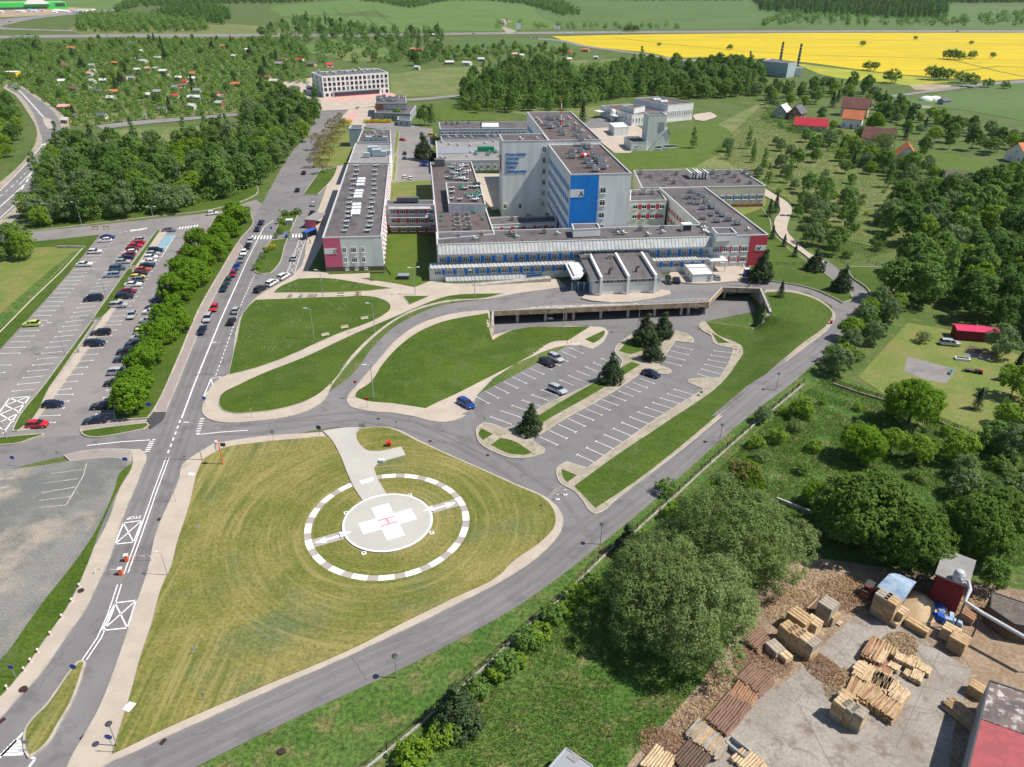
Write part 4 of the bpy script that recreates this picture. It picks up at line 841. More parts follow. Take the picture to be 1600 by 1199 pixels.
for z in (22.5, 18.6): windows(e, Ab, Bb, z, 10, 1.9, 1.9, 2, panel='wall_blue')
on_roof(e, 'unit', [(893, 240), (906, 238), (912, 246), (894, 247), (925, 247), (918, 255), (933, 252), (939, 255), (922, 262), (941, 264), (930, 268), (911, 232), (918, 233)], ZT-.3, sc=1.15)
on_roof(e, 'unit', [(856, 186), (862, 188), (871, 186), (876, 189), (855, 196), (863, 200), (875, 198), (884, 197), (877, 206), (879, 211), (897, 203), (903, 207), (899, 213), (905, 217), (908, 221), (858, 201), (869, 195)], 27.9, sc=1.0)
on_roof(e, 'fan', [(838, 187), (842, 191), (846, 196), (888, 186), (898, 195), (909, 206), (920, 217), (812, 219), (838, 218)], 27.9)
c = G(876, 204, 28); b = MB()
for i in range(6): b.tube([(*c, 27.8+i*2.0), (*c, 29.8+i*2.0)], .28-.03*i, M['sign_red'] if i % 2 else M['frame_white'], 8)
b.build('antenna_mast', e)
b = MB(); c = G(914, 247, ZT); b.tube([(c[0]-1.4, c[1], ZT+.9), (c[0]+1.4, c[1]+.3, ZT+.9)], .55, M['sign_red'], 10); b.tube([(c[0]-.4, c[1]+.1, ZT+.9), (c[0]+.4, c[1]+.2, ZT+.9)], .57, M['frame_white'], 10); b.build('air_duct', e)
# --- links and wings behind the front block
P = ccw(GP([(766, 352), (870, 347), (868, 337), (762, 340)], 6.8)); e = bld('hospital_block', 'low link block with crimson window band below the left side of the tower', 'hospital block', P, HB)
block(e, P, 0, 6.8, 'wall_grey'); A, B = G(766, 352, 6.8), G(870, 347, 6.8); windows(e, A, B, 5.0, 6, 2.4, 1.6, 4, panel='wall_red'); on_roof(e, 'chimney', [(800, 344), (826, 342), (855, 340)], 6.6)
P = ccw(GP([(984, 314), (1042, 313), (1030, 296), (985, 297)], 9.4)); e = bld('hospital_block', 'short link block with two crimson window bands right of the tower', 'hospital block', P, HB)
block(e, P, 0, 9.4, 'wall_grey'); A, B = G(984, 314, 9.4), G(1042, 313, 9.4)
for z in (7.2, 3.7): windows(e, A, B, z, 4, 1.9, 1.6, 2, 2.2, 1.6, panel='wall_red')
on_roof(e, 'chimney', [(990, 304), (1018, 303)], 9.2); on_roof(e, 'unit', [(1004, 303)], 9.2)
P = ccw(GP([(672.4, 254), (736.5, 252.5), (761, 330), (773, 366), (684, 374)], 10.1)); e = bld('hospital_block', 'left hospital wing under a brown flat roof crowded with vents and green pipes', 'hospital block', P, HB)
block(e, P, 0, 10.1, 'wall_grey', 'roof_brown'); block(e, ccw(GP([(696.5, 285.6), (750, 285), (759, 319.5), (701, 318.6)], 12.6)), 9.5, 12.6, 'wall_white', 'roof_brown')
on_roof(e, 'vent', grid_pts(698, 732, 258, 283, 30, seed=3), 9.8, sc=1.0); on_roof(e, 'unit', grid_pts(698, 730, 260, 282, 8, seed=4), 9.8, sc=.8)
on_roof(e, 'vent', grid_pts(704, 752, 290, 316, 14, seed=5), 12.3); on_roof(e, 'green', [(721, 296), (723, 293), (731, 307), (736, 306), (745, 308), (748, 304), (744, 312), (717, 275)], 12.3)
on_roof(e, 'chimney', [(713, 329), (728, 328), (714, 337), (729, 337), (714, 345), (730, 345), (715, 352), (731, 352), (716, 358), (733, 358)], 9.8); on_roof(e, 'green', [(690, 338), (741, 333), (754, 343), (689, 345)], 9.8, sc=.7)
b = MB(); c = G(687, 258, 10); b.box((*c, 11.2), (4.2, 3.2, 2.6), M['roof_slate'], .11); b.build('roof_hatch', e)
Al, Bl = G(672.4, 254, 10.1), G(684, 374, 10.1)
for z in (7.5, 4.2): windows(e, Al, Bl, z, 16, 1.8, 1.6, 2, panel='wall_blue')
P = ccw(GP([(602, 321), (678, 320.5), (678, 313), (603, 313)], 10.2)); e = bld('hospital_block', 'three storey link block with crimson panels and ribbed sunshades at a mown courtyard', 'hospital block', P, HB)
block(e, P, 0, 10.2, 'wall_grey', base=(3.2, 'wall_brick')); A, B = G(602, 321, 10.2), G(678, 320.5, 10.2); LL = np.linalg.norm(np.array(B)-np.array(A))
for z in (8.0, 4.8): windows(e, A, B, z, 5, 2.1, 1.5, 3, 2.6, 1.4, panel='wall_red')
windows(e, A, B, 1.7, 5, 2.1, 1.5, 3, 2.6, 1.4, out=.06)
for z in (9.7, 6.6, 3.4): corrugated(e, A+(np.array(B)-A)*.06, A+(np.array(B)-A)*.93, z, z-.6, 1.1, per=.8, amp=.1, drop=.1)
b = MB(); c = G(637, 313, 10.6); b.box((*c, 10.9), (7.5, 2.0, 1.5), M['roof_slate'], .05); b.build('roof_hatch', e)
# --- left long block (pink end panel)
P = ccw(GP([(503.5, 371.5), (596, 369.5), (608, 257), (543, 257)], 11)); e = bld('hospital_block', 'long dark roofed hospital block with pink end panel beside the main road', 'hospital block', P, HB)
block(e, P, 0, 11, 'wall_grey', base=(1.7, 'plinth')); A, B = G(503.5, 371.5, 11), G(596, 369.5, 11)
wallbox(e, A, B, .02, 5.1, 1.75, 10.8, 'wall_pink', th=.07); wallbox(e, A, B, .1, 3.8, 5.9, 7.6, 'wall_white', 'signboard', .1, .03); sign_text(e, A, B, 2.6, 6.1, 'O', 1.7, 'lettering_dark', .15, .02, .16)
for z in (7.0, 3.9): windows(e, A, B, z, 1, 1.1, 1.75, 2, 6.0, 11.2); windows(e, A, B, z, 1, 1.7, 1.75, 3, 8.7, 8.5); windows(e, A, B, z, 1, 1.1, 1.75, 2, 11.4, 5.8)
windows(e, A, B, 1.0, 3, 1.1, .7, 2, 6.3, 5.4, out=.06)
Ar, Br = G(596, 369.5, 11), G(608, 257, 11)
for z in (9.2, 6.0, 2.9): windows(e, Ar, Br, z, 22, 2.2, 1.6, 3, panel='wall_pink')
on_roof(e, 'skylight', [(565, 281), (564, 285), (563, 290), (561.5, 300), (560, 304.5), (559, 309), (557.5, 321), (557, 326), (556, 331), (555.5, 335)], 10.75)
vv = []
for i in range(15): y = 261+i*7.3; k = (y-257)/113; vv += [(558-20*k+random.uniform(-2, 2), y), (588-14*k+random.uniform(-2, 2), y)]
on_roof(e, 'vent', vv, 10.6, sc=1.0)
P = ccw(GP([(544, 254.5), (608.6, 254.5), (611, 225), (555.5, 223.5)], 9.6)); e = bld('hospital_block', 'pale flat roofed hospital block carrying two large blue grey ventilation units', 'hospital block', P, HB)
block(e, P, 0, 9.6, 'wall_white', 'roof_pale'); b = MB()
for x, y, s in ((573, 245, 2.6), (583, 240, 4.5), (589, 243, 4), (599, 243, 2.8), (606, 241, 2.5)): b.box((*G(x, y, 9.5), 9.4+s*.35), (s, s*.8, s*.7), M['wall_cool'], .1)
b.build('ventilation_unit', e); Ar, Br = G(608.6, 254.5, 9.6), G(611, 225, 9.6); windows(e, Ar, Br, 6.5, 8, 2, 1.5, 2); windows(e, Ar, Br, 3, 8, 2, 1.5, 2)
P = ccw(GP([(558, 222), (610.5, 222), (610, 203), (566, 203)], 9.8)); e = bld('hospital_block', 'small brown roofed block with red vent pipes at the far end of the long row', 'hospital block', P, HB)
block(e, P, 0, 9.8, 'wall_white', 'roof_brown'); on_roof(e, 'fan', [(583, 207), (586, 211), (578, 214), (597, 208), (571, 214), (584, 215)], 9.6); b = MB()
for x in (580, 590, 597): b.box((*G(x, 219.5, 9.6), 10.5), (5, 2.2, 1.8), M['wall_cool'], .08)
b.build('ventilation_unit', e)
P = ccw(GP([(544.5, 201), (565.5, 201), (568, 195.5), (549, 195.5)], 9.5)); e = bld('stair_tower', 'blank pale grey slab beside the brown trees and the far roof', 'stair tower', P); block(e, P, 0, 9.5, 'wall_cool', 'roof_slate')
P = ccw(GP([(680.5, 220.5), (800, 219), (800, 250), (683, 251)], 6.2)); e = bld('hospital_block', 'low blue grey pavilion with striped roof and green vent pipes behind the left wing', 'hospital block', P, HB)
block(e, P, 0, 6.2, 'wall_cool', 'roof_pale'); A, B = G(683, 251, 6.2), G(800, 250, 6.2); windows(e, A, B, 3.2, 11, 1.4, 2.1, 2); b = MB(); q = GP([(681.5, 231), (797, 229), (797, 238), (682, 240)], 5.95); b.add([(x, y, 5.9) for x, y in q], [(0, 1, 2, 3)], M['metal_grey']); b.build('roof_strip', e)
on_roof(e, 'fan', [(690, 223), (701, 226), (715, 227), (734, 228), (757, 224), (771, 222), (785, 225)], 5.9); on_roof(e, 'green', [(743, 242), (762, 243), (764, 240), (774, 239)], 5.9, sc=1.2); on_roof(e, 'fan', [(688, 247), (696, 247), (730, 245), (735, 239), (780, 245)], 5.9)
b = MB(); b.box((*G(759, 236, 6), 7), (8, 3, 2), M['sign_green'], .05); b.build('ventilation_unit', e)
P = ccw(GP([(687.5, 202), (832, 201), (830, 190.5), (685.5, 191)], 8.2)); e = bld('hospital_block', 'farthest low hospital pavilion with pale blue walls and a row of small windows', 'hospital block', P, HB)
block(e, P, 0, 8.2, 'wall_cool', 'roof_felt'); A, B = G(687.5, 202, 8.2), G(832, 201, 8.2); windows(e, A, B, 6.2, 24, 1.6, 1.5, 2); block(e, ccw(GP([(690, 219), (815, 217), (812, 210), (688, 212)], 4.6)), 0, 4.6, 'wall_cool', 'roof_felt'); on_roof(e, 'fan', [(700+12*i, 214+random.uniform(-2, 2)) for i in range(9)], 4.4); on_roof(e, 'chimney', [(697, 194), (706, 195), (715, 194), (732, 193), (752, 195)], 8.0)
b = MB(); b.box((*G(766, 197, 8.2), 7.2), (9, 11, 3.2), M['roof_white'], .02); b.build('stair_head', e)
P = ccw(GP([(990, 266), (1156, 265), (1197, 290.5), (1003, 294)], 8.6)); e = bld('hospital_block', 'wide grey roofed pavilion with blue window band behind the right wing', 'hospital block', P, HB)
block(e, P, 0, 8.6, 'wall_cream', base=(1.6, 'wall_brick')); A, B = G(1003, 294, 8.6), G(1197, 290.5, 8.6); windows(e, A, B, 4.3, 16, 2.3, 1.7, 4, panel='wall_blue')
on_roof(e, 'chimney', [(1113, 272), (1120, 278), (1128, 284), (1138, 272), (1148, 277), (1154, 284), (1164, 271), (1172, 276), (1172, 287), (1000, 272), (1015, 277), (1056, 273), (1040, 281), (1052, 287)], 8.4, sc=1.15)
b = MB()
for x in (1081, 1096):
    for k in range(5): c = G(x-4+2.2*k, 272, 9.5); b.box((*c, 9.7), (.9, 7, 2.2), M['roof_white'] if k % 2 == 0 else M['metal_dark'], .1)
b.build('ventilation_unit', e)
# --- emergency hall with white fins
P = [G(925, 462.8), G(1030, 458.3)]; v_ = np.array(P[1])-np.array(P[0]); WH = np.linalg.norm(v_); v_ /= WH; u_ = np.array([-v_[1], v_[0]]); p0 = np.array(P[0])
def eh(s, t): return tuple(p0+v_*s+u_*t)
DH = 17.5; e = bld('emergency_hall', 'low emergency hall with sloping dark roof and three tall white roof fins', 'hospital hall', [eh(0, 0), eh(WH, DH)], HB)
b = MB(); pr = [(0, 0), (WH, 0), (WH, DH), (0, DH)]; zf, zr = 5.0, 6.6
b.quad((*eh(0, 0), 0), (*eh(WH, 0), 0), (*eh(WH, 0), zf), (*eh(0, 0), zf), M['wall_grey']); b.quad((*eh(WH, 0), 0), (*eh(WH, DH), 0), (*eh(WH, DH), zr), (*eh(WH, 0), zf), M['wall_grey']); b.quad((*eh(0, DH), 0), (*eh(0, 0), 0), (*eh(0, 0), zf), (*eh(0, DH), zr), M['wall_grey']); b.build('wall', e)
b = MB(); b.quad((*eh(-.6, -.5), zf+.0), (*eh(WH+.8, -.5), zf), (*eh(WH+.8, DH), zr), (*eh(-.6, DH), zr), M['roof_felt']); b.quad((*eh(-.6, -.5), zf-.3), (*eh(WH+.8, -.5), zf-.3), (*eh(WH+.8, -.5), zf), (*eh(-.6, -.5), zf), M['parapet']); b.quad((*eh(-.6, DH), zr-.3), (*eh(-.6, -.5), zf-.3), (*eh(-.6, -.5), zf), (*eh(-.6, DH), zr), M['parapet']); b.quad((*eh(WH+.8, -.5), zf-.3), (*eh(WH+.8, DH), zr-.3), (*eh(WH+.8, DH), zr), (*eh(WH+.8, -.5), zf), M['parapet']); b.build('roof', e)
for s in (2.2, 10.0, 17.9):
    b = MB(); A_, B_ = eh(s, -1.0), eh(s, DH-3); w2 = v_*.32
    for sg in (-1, 1):
        pass
    q = [tuple(np.array(A_)-w2), tuple(np.array(A_)+w2), tuple(np.array(B_)+w2), tuple(np.array(B_)-w2)]
    b.add([(*q[0], zf-.2), (*q[1], zf-.2), (*q[2], zr-.4), (*q[3], zr-.4), (*q[0], zf+1.0), (*q[1], zf+1.0), (*q[2], zr+.9), (*q[3], zr+.9)], [(0, 1, 5, 4), (1, 2, 6, 5), (2, 3, 7, 6), (3, 0, 4, 7), (4, 5, 6, 7)], M['wall_white'])
    c = eh(s, -.75); b.box((*c, zf/2), (.7, .7, zf+.8), M['wall_white'], math.atan2(v_[1], v_[0])); b.build('roof_fin', e)
A, B = eh(0, 0), eh(WH, 0); windows(e, A, B, 4.3, 18, .95, .75, 1, 1.2, 1.2, frame='metal_grey'); wallbox(e, A, B, 3, 9, .2, 2.8, 'wall_white', 'gate'); wallbox(e, A, B, 11, 16.4, .2, 2.8, 'wall_white', 'gate')
on_roof(e, 'chimney', [(918, 404), (953, 403)], 6.4, sc=.9)
for x, y in ((952, 427), (994, 424)):
    b = MB(); c = G(x, y, 5.6); b.tube([(*c, 5.3), (*c, 6.7), (c[0]+.5, c[1], 7.1), (c[0]+.9, c[1], 6.8)], .32, M['metal_dark'], 10); b.build('roof_vent', e)
b = MB(); q = ccw(GP([(883, 413), (912, 412.5), (916, 424), (906, 434), (894, 435.5)], 4.3)); b.prism(q, 3.9, 4.5, M['roof_white'], bottom=True); q2 = inset(q, .8); b.prism(q2, 4.5, 5.1, M['roof_white']); b.build('canopy', e)
b = MB(); q = inset(q, 1.0); b.prism(q, 0, 3.9, M['glass_blue']); b.build('entrance_lobby', e)
b = MB(); c = G(908, 448, 1.2); b.box((c[0], c[1], 1.3), (6, .25, 2.6), M['glass_blue'], .04)
for k in range(4): b.box((c[0]-2.6+k*1.7, c[1]-.2, 1.3), (.15, .15, 2.6), M['frame_white'])
b.build('door', e)
# --- container clinic
for i, (q, lb) in enumerate((([(1074.5, 419.5), (1106, 418), (1115.3, 428), (1083, 429.6)], 'front white container cabin with plain end wall on the hospital forecourt'), ([(1065.6, 409), (1097.5, 407.5), (1105.3, 417.2), (1074, 418.6)], 'rear white container cabin close to the blue window band'))):
    P = ccw(GP(q, 2.9)); e = bld('container_cabin', lb, 'container cabin', P); block(e, P, 0.1, 2.9, 'wall_white', 'roof_white', .08, .12)
    A, B = G(*q[0], 2.9), G(*q[3], 2.9); windows(e, A, B, 1.7, 2, 1.0, .9, 2); wallbox(e, G(*q[3], 2.9), G(*q[2], 2.9), 4.6, 5.6, .15, 2.3, 'metal_grey', 'door') if i == 0 else None
# --- other buildings
P = ccw(GP([(502.5, 119.5), (606.5, 113.5), (590, 107), (486.5, 113)], 14.6)); e = bld('office_building', 'white four storey office block with square dark windows and grey roof', 'office building', P)
block(e, P, 0, 14.6, 'wall_white', 'roof_slate', .3, .5, 'frame_white'); A, B = G(502.5, 119.5, 14.6), G(606.5, 113.5, 14.6)
for z in (12.4, 9.0, 5.7): windows(e, A, B, z, 15, 2.0, 2.0, 2, 2.0, 2.0, 'metal_dark')
windows(e, A, B, 2.0, 2, 2.2, 1.8, 2, 2.6, 2.0, 'metal_dark'); windows(e, A, B, 2.0, 2, 1.0, 1.9, 1, 5.8, 5.6, 'metal_dark')
LL = np.linalg.norm(np.array(A)-np.array(B)); wallbox(e, A, B, 8, LL-8, .1, 3.3, 'glass_blue', 'glazing', .1); wallbox(e, A, B, 7, LL-7, 3.3, 3.9, 'metal_grey', 'canopy', 1.2)
wallbox(e, A, B, 9, LL-9, .1, .8, 'wall_red', 'panel', .16)
A, B = G(486.5, 113, 14.6), G(502.5, 119.5, 14.6)
for z in (12.4, 9.0, 5.7): windows(e, A, B, z, 3, 1.6, 2.0, 2, 2, 2, 'metal_dark')
on_roof(e, 'fan', [(498, 113.5), (508, 116), (516, 113), (522, 116), (530, 112), (540, 114), (552, 112), (561, 109.5), (566, 113), (571, 110.5), (582, 110)], 14.4, sc=1.6); block(e, ccw(GP([(478, 132), (489, 136), (489, 143), (478, 140)], 4)), 0, 4, 'wall_cool')
P = ccw(GP([(585, 176), (641, 178), (650, 165), (590, 163)], 4.6)); e = bld('clinic_building', 'grey two level clinic with reddish corner and roof equipment near the yellow hedge', 'clinic', P)
block(e, P, 0, 4.6, 'wall_slate', 'roof_felt'); block(e, ccw(GP([(586, 161.5), (635, 161.5), (634, 151), (587, 152)], 8.4)), 0, 8.4, 'wall_slate', 'roof_felt'); A, B = G(585, 176, 4.6), G(641, 178, 4.6); windows(e, A, B, 2.2, 9, 1.1, 2.3, 1); A, B = G(586, 161.5, 8.4), G(635, 161.5, 8.4); wallbox(e, A, B, 0, 5, 4, 8, 'wall_brick'); windows(e, A, B, 6.2, 6, 1.8, 1.2, 2, 8, 1.5); on_roof(e, 'unit', grid_pts(590, 632, 152.5, 159, 14, seed=9), 8.2, sc=1.2)
P = ccw(GP([(621, 187.5), (641.5, 189), (641.5, 183), (622, 182)], 3.6)); e = bld('gatehouse', 'small pale gatehouse with two dark windows at the rear gate', 'gatehouse', P); block(e, P, 0, 3.6, 'wall_cool', 'roof_slate'); windows(e, G(621, 187.5, 3.6), G(641.5, 189, 3.6), 1.9, 2, 1.8, 1.9, 2)
P = ccw(GP([(991.5, 153.5), (1030, 151), (1084, 161), (1044, 164.5)], 10)); e = bld('laundry_hall', 'large white technical hall with tall narrow windows and stepped dark roof', 'technical hall', P)
block(e, P, 0, 10, 'wall_white', 'roof_brown'); A, B = G(1044, 164.5, 10), G(1084, 161, 10); windows(e, A, B, 4.6, 14, .8, 3.2, 1); on_roof(e, 'skylight', [(1026, 157), (1037, 160)], 9.8, sc=1.6)
P2 = ccw(GP([(938.6, 165), (990, 162), (1043.5, 175), (988, 179.5)], 6.6)); block(e, P2, 0, 6.6, 'wall_white', 'roof_brown'); A, B = G(988, 179.5, 6.6), G(1043.5, 175, 6.6); windows(e, A, B, 3.4, 12, .9, 2.4, 1); A, B = G(938.6, 165, 6.6), G(988, 179.5, 6.6); windows(e, A, B, 3.6, 9, 1.6, 1.6, 2)
block(e, ccw(GP([(972, 165), (990, 163), (1008, 166), (991, 169.5)], 9.3)), 6, 9.3, 'wall_white', 'roof_brown')
for x, y in ((943, 173.5), (968, 180)): b = MB(); b.box((*G(x, y, 4), 4), (11, 6, .4), M['roof_white'], .5); b.build('canopy', e)
P = ccw(GP([(951.5, 192), (974, 191), (983, 198.5), (960, 199.5)], 4.8)); e = bld('storage_shed', 'white flat roofed shed on the yard beside the technical hall', 'shed', P); block(e, P, 0, 4.8, 'wall_grey', 'roof_white', .1)
b = MB(); c = G(957, 190); b.lathe((*c, 0), [(1.6, 0), (1.6, 6.0), (1.4, 6.6), (.6, 7.2)], M['frame_white'], 16); o = b.build('silo'); tag(o, 'round white tank standing behind the white flat roofed shed', 'tank')
# boiler house with tower
A0, B0 = G(986, 237), G(1044, 236); v_ = np.array(B0)-np.array(A0); LB = np.linalg.norm(v_); v_ /= LB; u_ = np.array([-v_[1], v_[0]]); p0 = np.array(A0)
def bh(s, t): return tuple(p0+v_*s+u_*t)
e = bld('boiler_house', 'pale concrete building with square tower and sloping roofs on the green slope', 'boiler house', [bh(0, 0), bh(LB, 12)])
block(e, [bh(0, 0), bh(8, 0), bh(8, 16), bh(0, 16)], 0, 4.6, 'wall_grey', 'roof_felt'); block(e, [bh(8.05, 1.2), bh(17.5, 1.2), bh(17.5, 11), bh(8.05, 11)], 0, 17.5, 'wall_grey', 'roof_felt')
b = MB(); F1 = [(8.1, 0), (LB, 0), (LB, 7.4), (18.2, 11.2), (15.5, 9.8)]; D_ = 11
b.add([(*bh(s, 0), z) for s, z in F1]+[(*bh(s, D_), z) for s, z in F1], [(0, 1, 2, 3, 4), (1, 6, 7, 2), (5, 9, 8, 7, 6), (4, 9, 5, 0)], M['wall_grey']); b.build('wall', e)
b = MB(); b.add([(*bh(s, t), z+.1) for t in (-.4, D_+.2) for s, z in ((LB+.4, 7.25), (18.2, 11.2), (8.1, 0.2))], [(0, 3, 4, 1), (1, 4, 5, 2)], M['metal_light']); b.build('roof', e)
A, B = bh(0, 0), bh(LB, 0); windows(e, A, B, 2.2, 1, 1.6, 1.5, 2, 2.6, LB-2.6); windows(e, A, B, 2.0, 1, 3.2, 1.5, 3, 14.4, LB-14.4); windows(e, A, B, 2.4, 1, 6.4, 1.5, 6, 20.4, LB-20.4); wallbox(e, bh(8.05, 1.2), bh(17.5, 1.2), 5.4, 8.6, 9, 14, 'wall_slate', 'recess', .08)
# --- chimney plant in the background
P = ccw(GP([(1187, 95), (1232, 99), (1246, 97), (1205, 92)], 12)); e = bld('boiler_plant', 'grey industrial hall below two tall chimneys at the yellow field', 'industrial hall', P); block(e, P, 0, 12, 'wall_cool', 'roof_slate'); block(e, ccw(GP([(1232, 106), (1254, 107), (1254, 104), (1236, 103)], 7)), 0, 7, 'wall_white', 'roof_pale')
for x, yb, yt, lb in ((1218.5, 100, 66, 'left of the two tall chimneys at the yellow field'), (1246, 106, 69, 'right one of the two tall chimneys at the yellow field')):
    g = G(x, yb); hh = 0
    while PX((g[0], g[1], hh))[1] > yt: hh += .5
    b = MB(); b.lathe((*g, 0), [(1.5, 0), (1.0, hh), (.8, hh)], M['tile_old'], 14); e = empty('chimney_stack', (*g, 0), lb, 'chimney', 'pair of chimneys'); o = b.build('shaft', e)
    for k in range(1, 7): r = MB(); r.lathe((*g, hh*k/7), [(1.55-.5*k/7, -.4), (1.55-.5*k/7, .4)], M['wall_cream'], 14); r.build('band', e)
# --- houses
def house(name, px, L, W, hw, hr, ang, wall, roof, label, cat='house', chim=True, ov=.6, dormer=None, win=True):
    c = G(*px); e = empty(name, (*c, 0), label, cat, None, ang); w_ = MB(); w2, l2 = W/2, L/2
    w_.add([(-l2, -w2, 0), (l2, -w2, 0), (l2, w2, 0), (-l2, w2, 0), (-l2, -w2, hw), (l2, -w2, hw), (l2, w2, hw), (-l2, w2, hw), (-l2, 0, hr), (l2, 0, hr)], [(0, 1, 5, 4), (2, 3, 7, 6), (1, 2, 6, 9, 5), (3, 0, 4, 8, 7)], M[wall]); w_.build('wall', e, off=(0, 0, 0))
    r = MB(); sl_ = (hr-hw)/w2; ze = hw-ov*sl_; th = .22
    for s in (-1, 1):
        a = [(-l2-ov, s*(w2+ov), ze), (l2+ov, s*(w2+ov), ze), (l2+ov, 0, hr), (-l2-ov, 0, hr)]; up = [(x, y, z+th) for x, y, z in a]
        r.add(a+up, [(4, 5, 6, 7), (0, 1, 5, 4), (1, 2, 6, 5), (3, 0, 4, 7), (0, 3, 2, 1)], M[roof])
    ro = r.build('roof', e, off=(0, 0, 0))
    if chim:
        cb = MB(); cb.box((l2*.3, .3, hr+.5), (.9, .7, 1.8), M['wall_brick']); cb.box((l2*.3, .3, hr+1.45), (1.1, .9, .15), M['concrete_wall']); cb.build('chimney', ro, off=(0, 0, 0))
    if dormer:
        d = MB(); d.box((0, -w2*.6, (hw+hr)/2+.2), (2.6, w2*.7, 1.7), M[wall]); d.box((0, -w2*.62, (hw+hr)/2+1.15), (3.1, w2*.9, .2), M[roof]); d.build('dormer', ro, off=(0, 0, 0))
    if win:
        f, g = win_mesh(1.3, 1.4, 2)
        for y, rz, xs in ((-w2, 0, np.linspace(-l2+1.6, l2-1.6, max(2, int(L/3)))), (w2, PI, np.linspace(-l2+1.6, l2-1.6, max(2, int(L/3))))):
            for x in xs: o = obj('window', f, e, (float(x), y, 1.7), rz); obj('pane', g, o)
        for x, rz in ((-l2, -PI/2), (l2, PI/2)):
            for y in (-w2*.45, w2*.45): o = obj('window', f, e, (x, y, 1.7), rz); obj('pane', g, o)
            if hr > 6: o = obj('window', f, e, (x, 0, hw+.6), rz); obj('pane', g, o)
        d = MB(); d.box((0, -.05, 1.05), (1.1, .1, 2.1), M['tile_brown']); obj('door', d.mesh('door'), e, (l2*.0+.2, -w2, 0), 0)
    return e
house('house', (1221, 184), 9, 8, 4.5, 8, .9, 'wall_slate', 'metal_light', 'grey house with pale metal roof beside a dark roofed twin')
house('house', (1244, 186), 10, 8, 4.2, 8.2, .9, 'wall_brick', 'roof_slate', 'brick house with dark steep roof beside the pale metal roof')
house('house', (1265, 203), 18, 8, 3.2, 6.6, -.38, 'wall_cream', 'tile_crimson', 'long low house with bright crimson roof behind a hedge', chim=False)
house('house', (1334, 181), 16, 10, 5.6, 11, -.5, 'wall_cream', 'tile_brown', 'large house with brown red roof behind the orange roofed one')
house('house', (1330, 199), 11, 9, 5.6, 9.6, -.5, 'wall_white', 'tile_orange', 'white walled house with plain orange red roof')
house('house', (1370, 226), 15, 9, 3.8, 8.6, -.55, 'wall_cream', 'tile_brown', 'brown roofed house half hidden behind a willow')
house('house', (1412, 257), 13, 10, 4.2, 9.5, 1.2, 'wall_white', 'tile_orange', 'steep orange roofed house with dormer and dark timber gable', dormer=True)
house('house', (1506, 288), 16, 9, 2.6, 5.4, -.4, 'wall_cream', 'tile_old', 'low house with weathered dark grey roof among trees')
house('house', (1600, 252), 14, 11, 4.5, 9, .3, 'wall_white', 'tile_orange', 'house with pinkish tiled roof at the right edge')
house('garage', (1520, 529), 9.5, 3.6, 2.6, 3.0, -.18, 'wall_maroon', 'sheet_magenta', 'small red garden garage with bright magenta sheet roof', 'garage', False, .3, None, False)
house('shed', (1474, 163), 7, 5, 2.6, 4.2, .4, 'wall_slate', 'roof_slate', 'dark little shed next to the white garden tents', 'shed', False, .3, None, False)
# ------------------------------------------------------------------ deck over the lower car park
mat('pole_grey', (.38, .4, .42), rough=.45, metal=.4); mat('pole_green', (.1, .16, .13), rough=.5, metal=.2); mat('wood_seat', (.6, .52, .4), fine=.15)
c = np.mean([DECK_L, DECK_R, UB_R, UB_L], axis=0)
e = empty('parking_deck', (*c, 0), 'long concrete deck on pillars over the shaded lower parking', 'parking deck')
b = MB(); b.prism([DECK_L, DECK_R, DECK_R2, DECK_R3, UB_R, UB_L], -.9, .03, M['concrete_wall'], bottom=True); b.build('deck_slab', e)
E_ = [DECK_L, DECK_R, DECK_R2, DECK_R3]
def along(P, step):
    out = []
    for a, q in zip(P[:-1], P[1:]):
        a = np.array(a); q = np.array(q); L = np.linalg.norm(q-a); k = max(1, int(L/step))
        out += [tuple(a+(q-a)*i/k) for i in range(k)]
    return out+[tuple(P[-1])]
for a, q in zip(E_[:-1], E_[1:]):
    a = np.array(a); q = np.array(q); d = (q-a)/np.linalg.norm(q-a); n_ = np.array([d[1], -d[0]]); b = MB()
    b.prism([tuple(a+n_*.35), tuple(q+n_*.35), tuple(q-n_*.15), tuple(a-n_*.15)], -1.15, .32, M['concrete_rust'], M['paving'], bottom=True); b.build('edge_beam', e)
r = MB(); P = along(E_, 2.0)
for x, y in P: r.box((x, y, .8), (.07, .07, 1.0), M['pole_grey'])
for z in (.85, 1.28): r.tube([(x, y, z) for x, y in E_], .04, M['pole_grey'], 6)
r.build('railing', e)
dl, dr = np.array(DECK_L), np.array(DECK_R); xl, xr = PX((*dl, 0))[0], PX((*dr, 0))[0]
pm = MB(); pm.lathe((0, 0, 0), [(.42, 0), (.42, 3.4)], M['concrete_wall'], 12); pmesh = pm.mesh('pillar')
for x in (807.5, 851, 882.5, 894.5, 937.5, 980.5, 1023, 1066, 1077.5, 1105):
    k = (x-xl)/(xr-xl); p = dl+(dr-dl)*k+np.array([0, .9])
    for t in (0, 6.5): obj('pillar', pmesh, e, (p[0]-c[0]+.3*t/6.5, p[1]-c[1]+t, H1(*p)-.3))
p = (np.array(DECK_R2)+np.array(DECK_R3))/2; obj('pillar', pmesh, e, (p[0]-4-c[0], p[1]+2-c[1], H1(*p)-.3))
b = MB(); b.prism([UB_L, UB_R, (UB_R[0], UB_R[1]+.5), (UB_L[0], UB_L[1]+.5)], -4.6, -.05, M['concrete_wall']); b.build('retaining_wall', e)
WE = GT(769, 524); RE = GT(1203, 489)
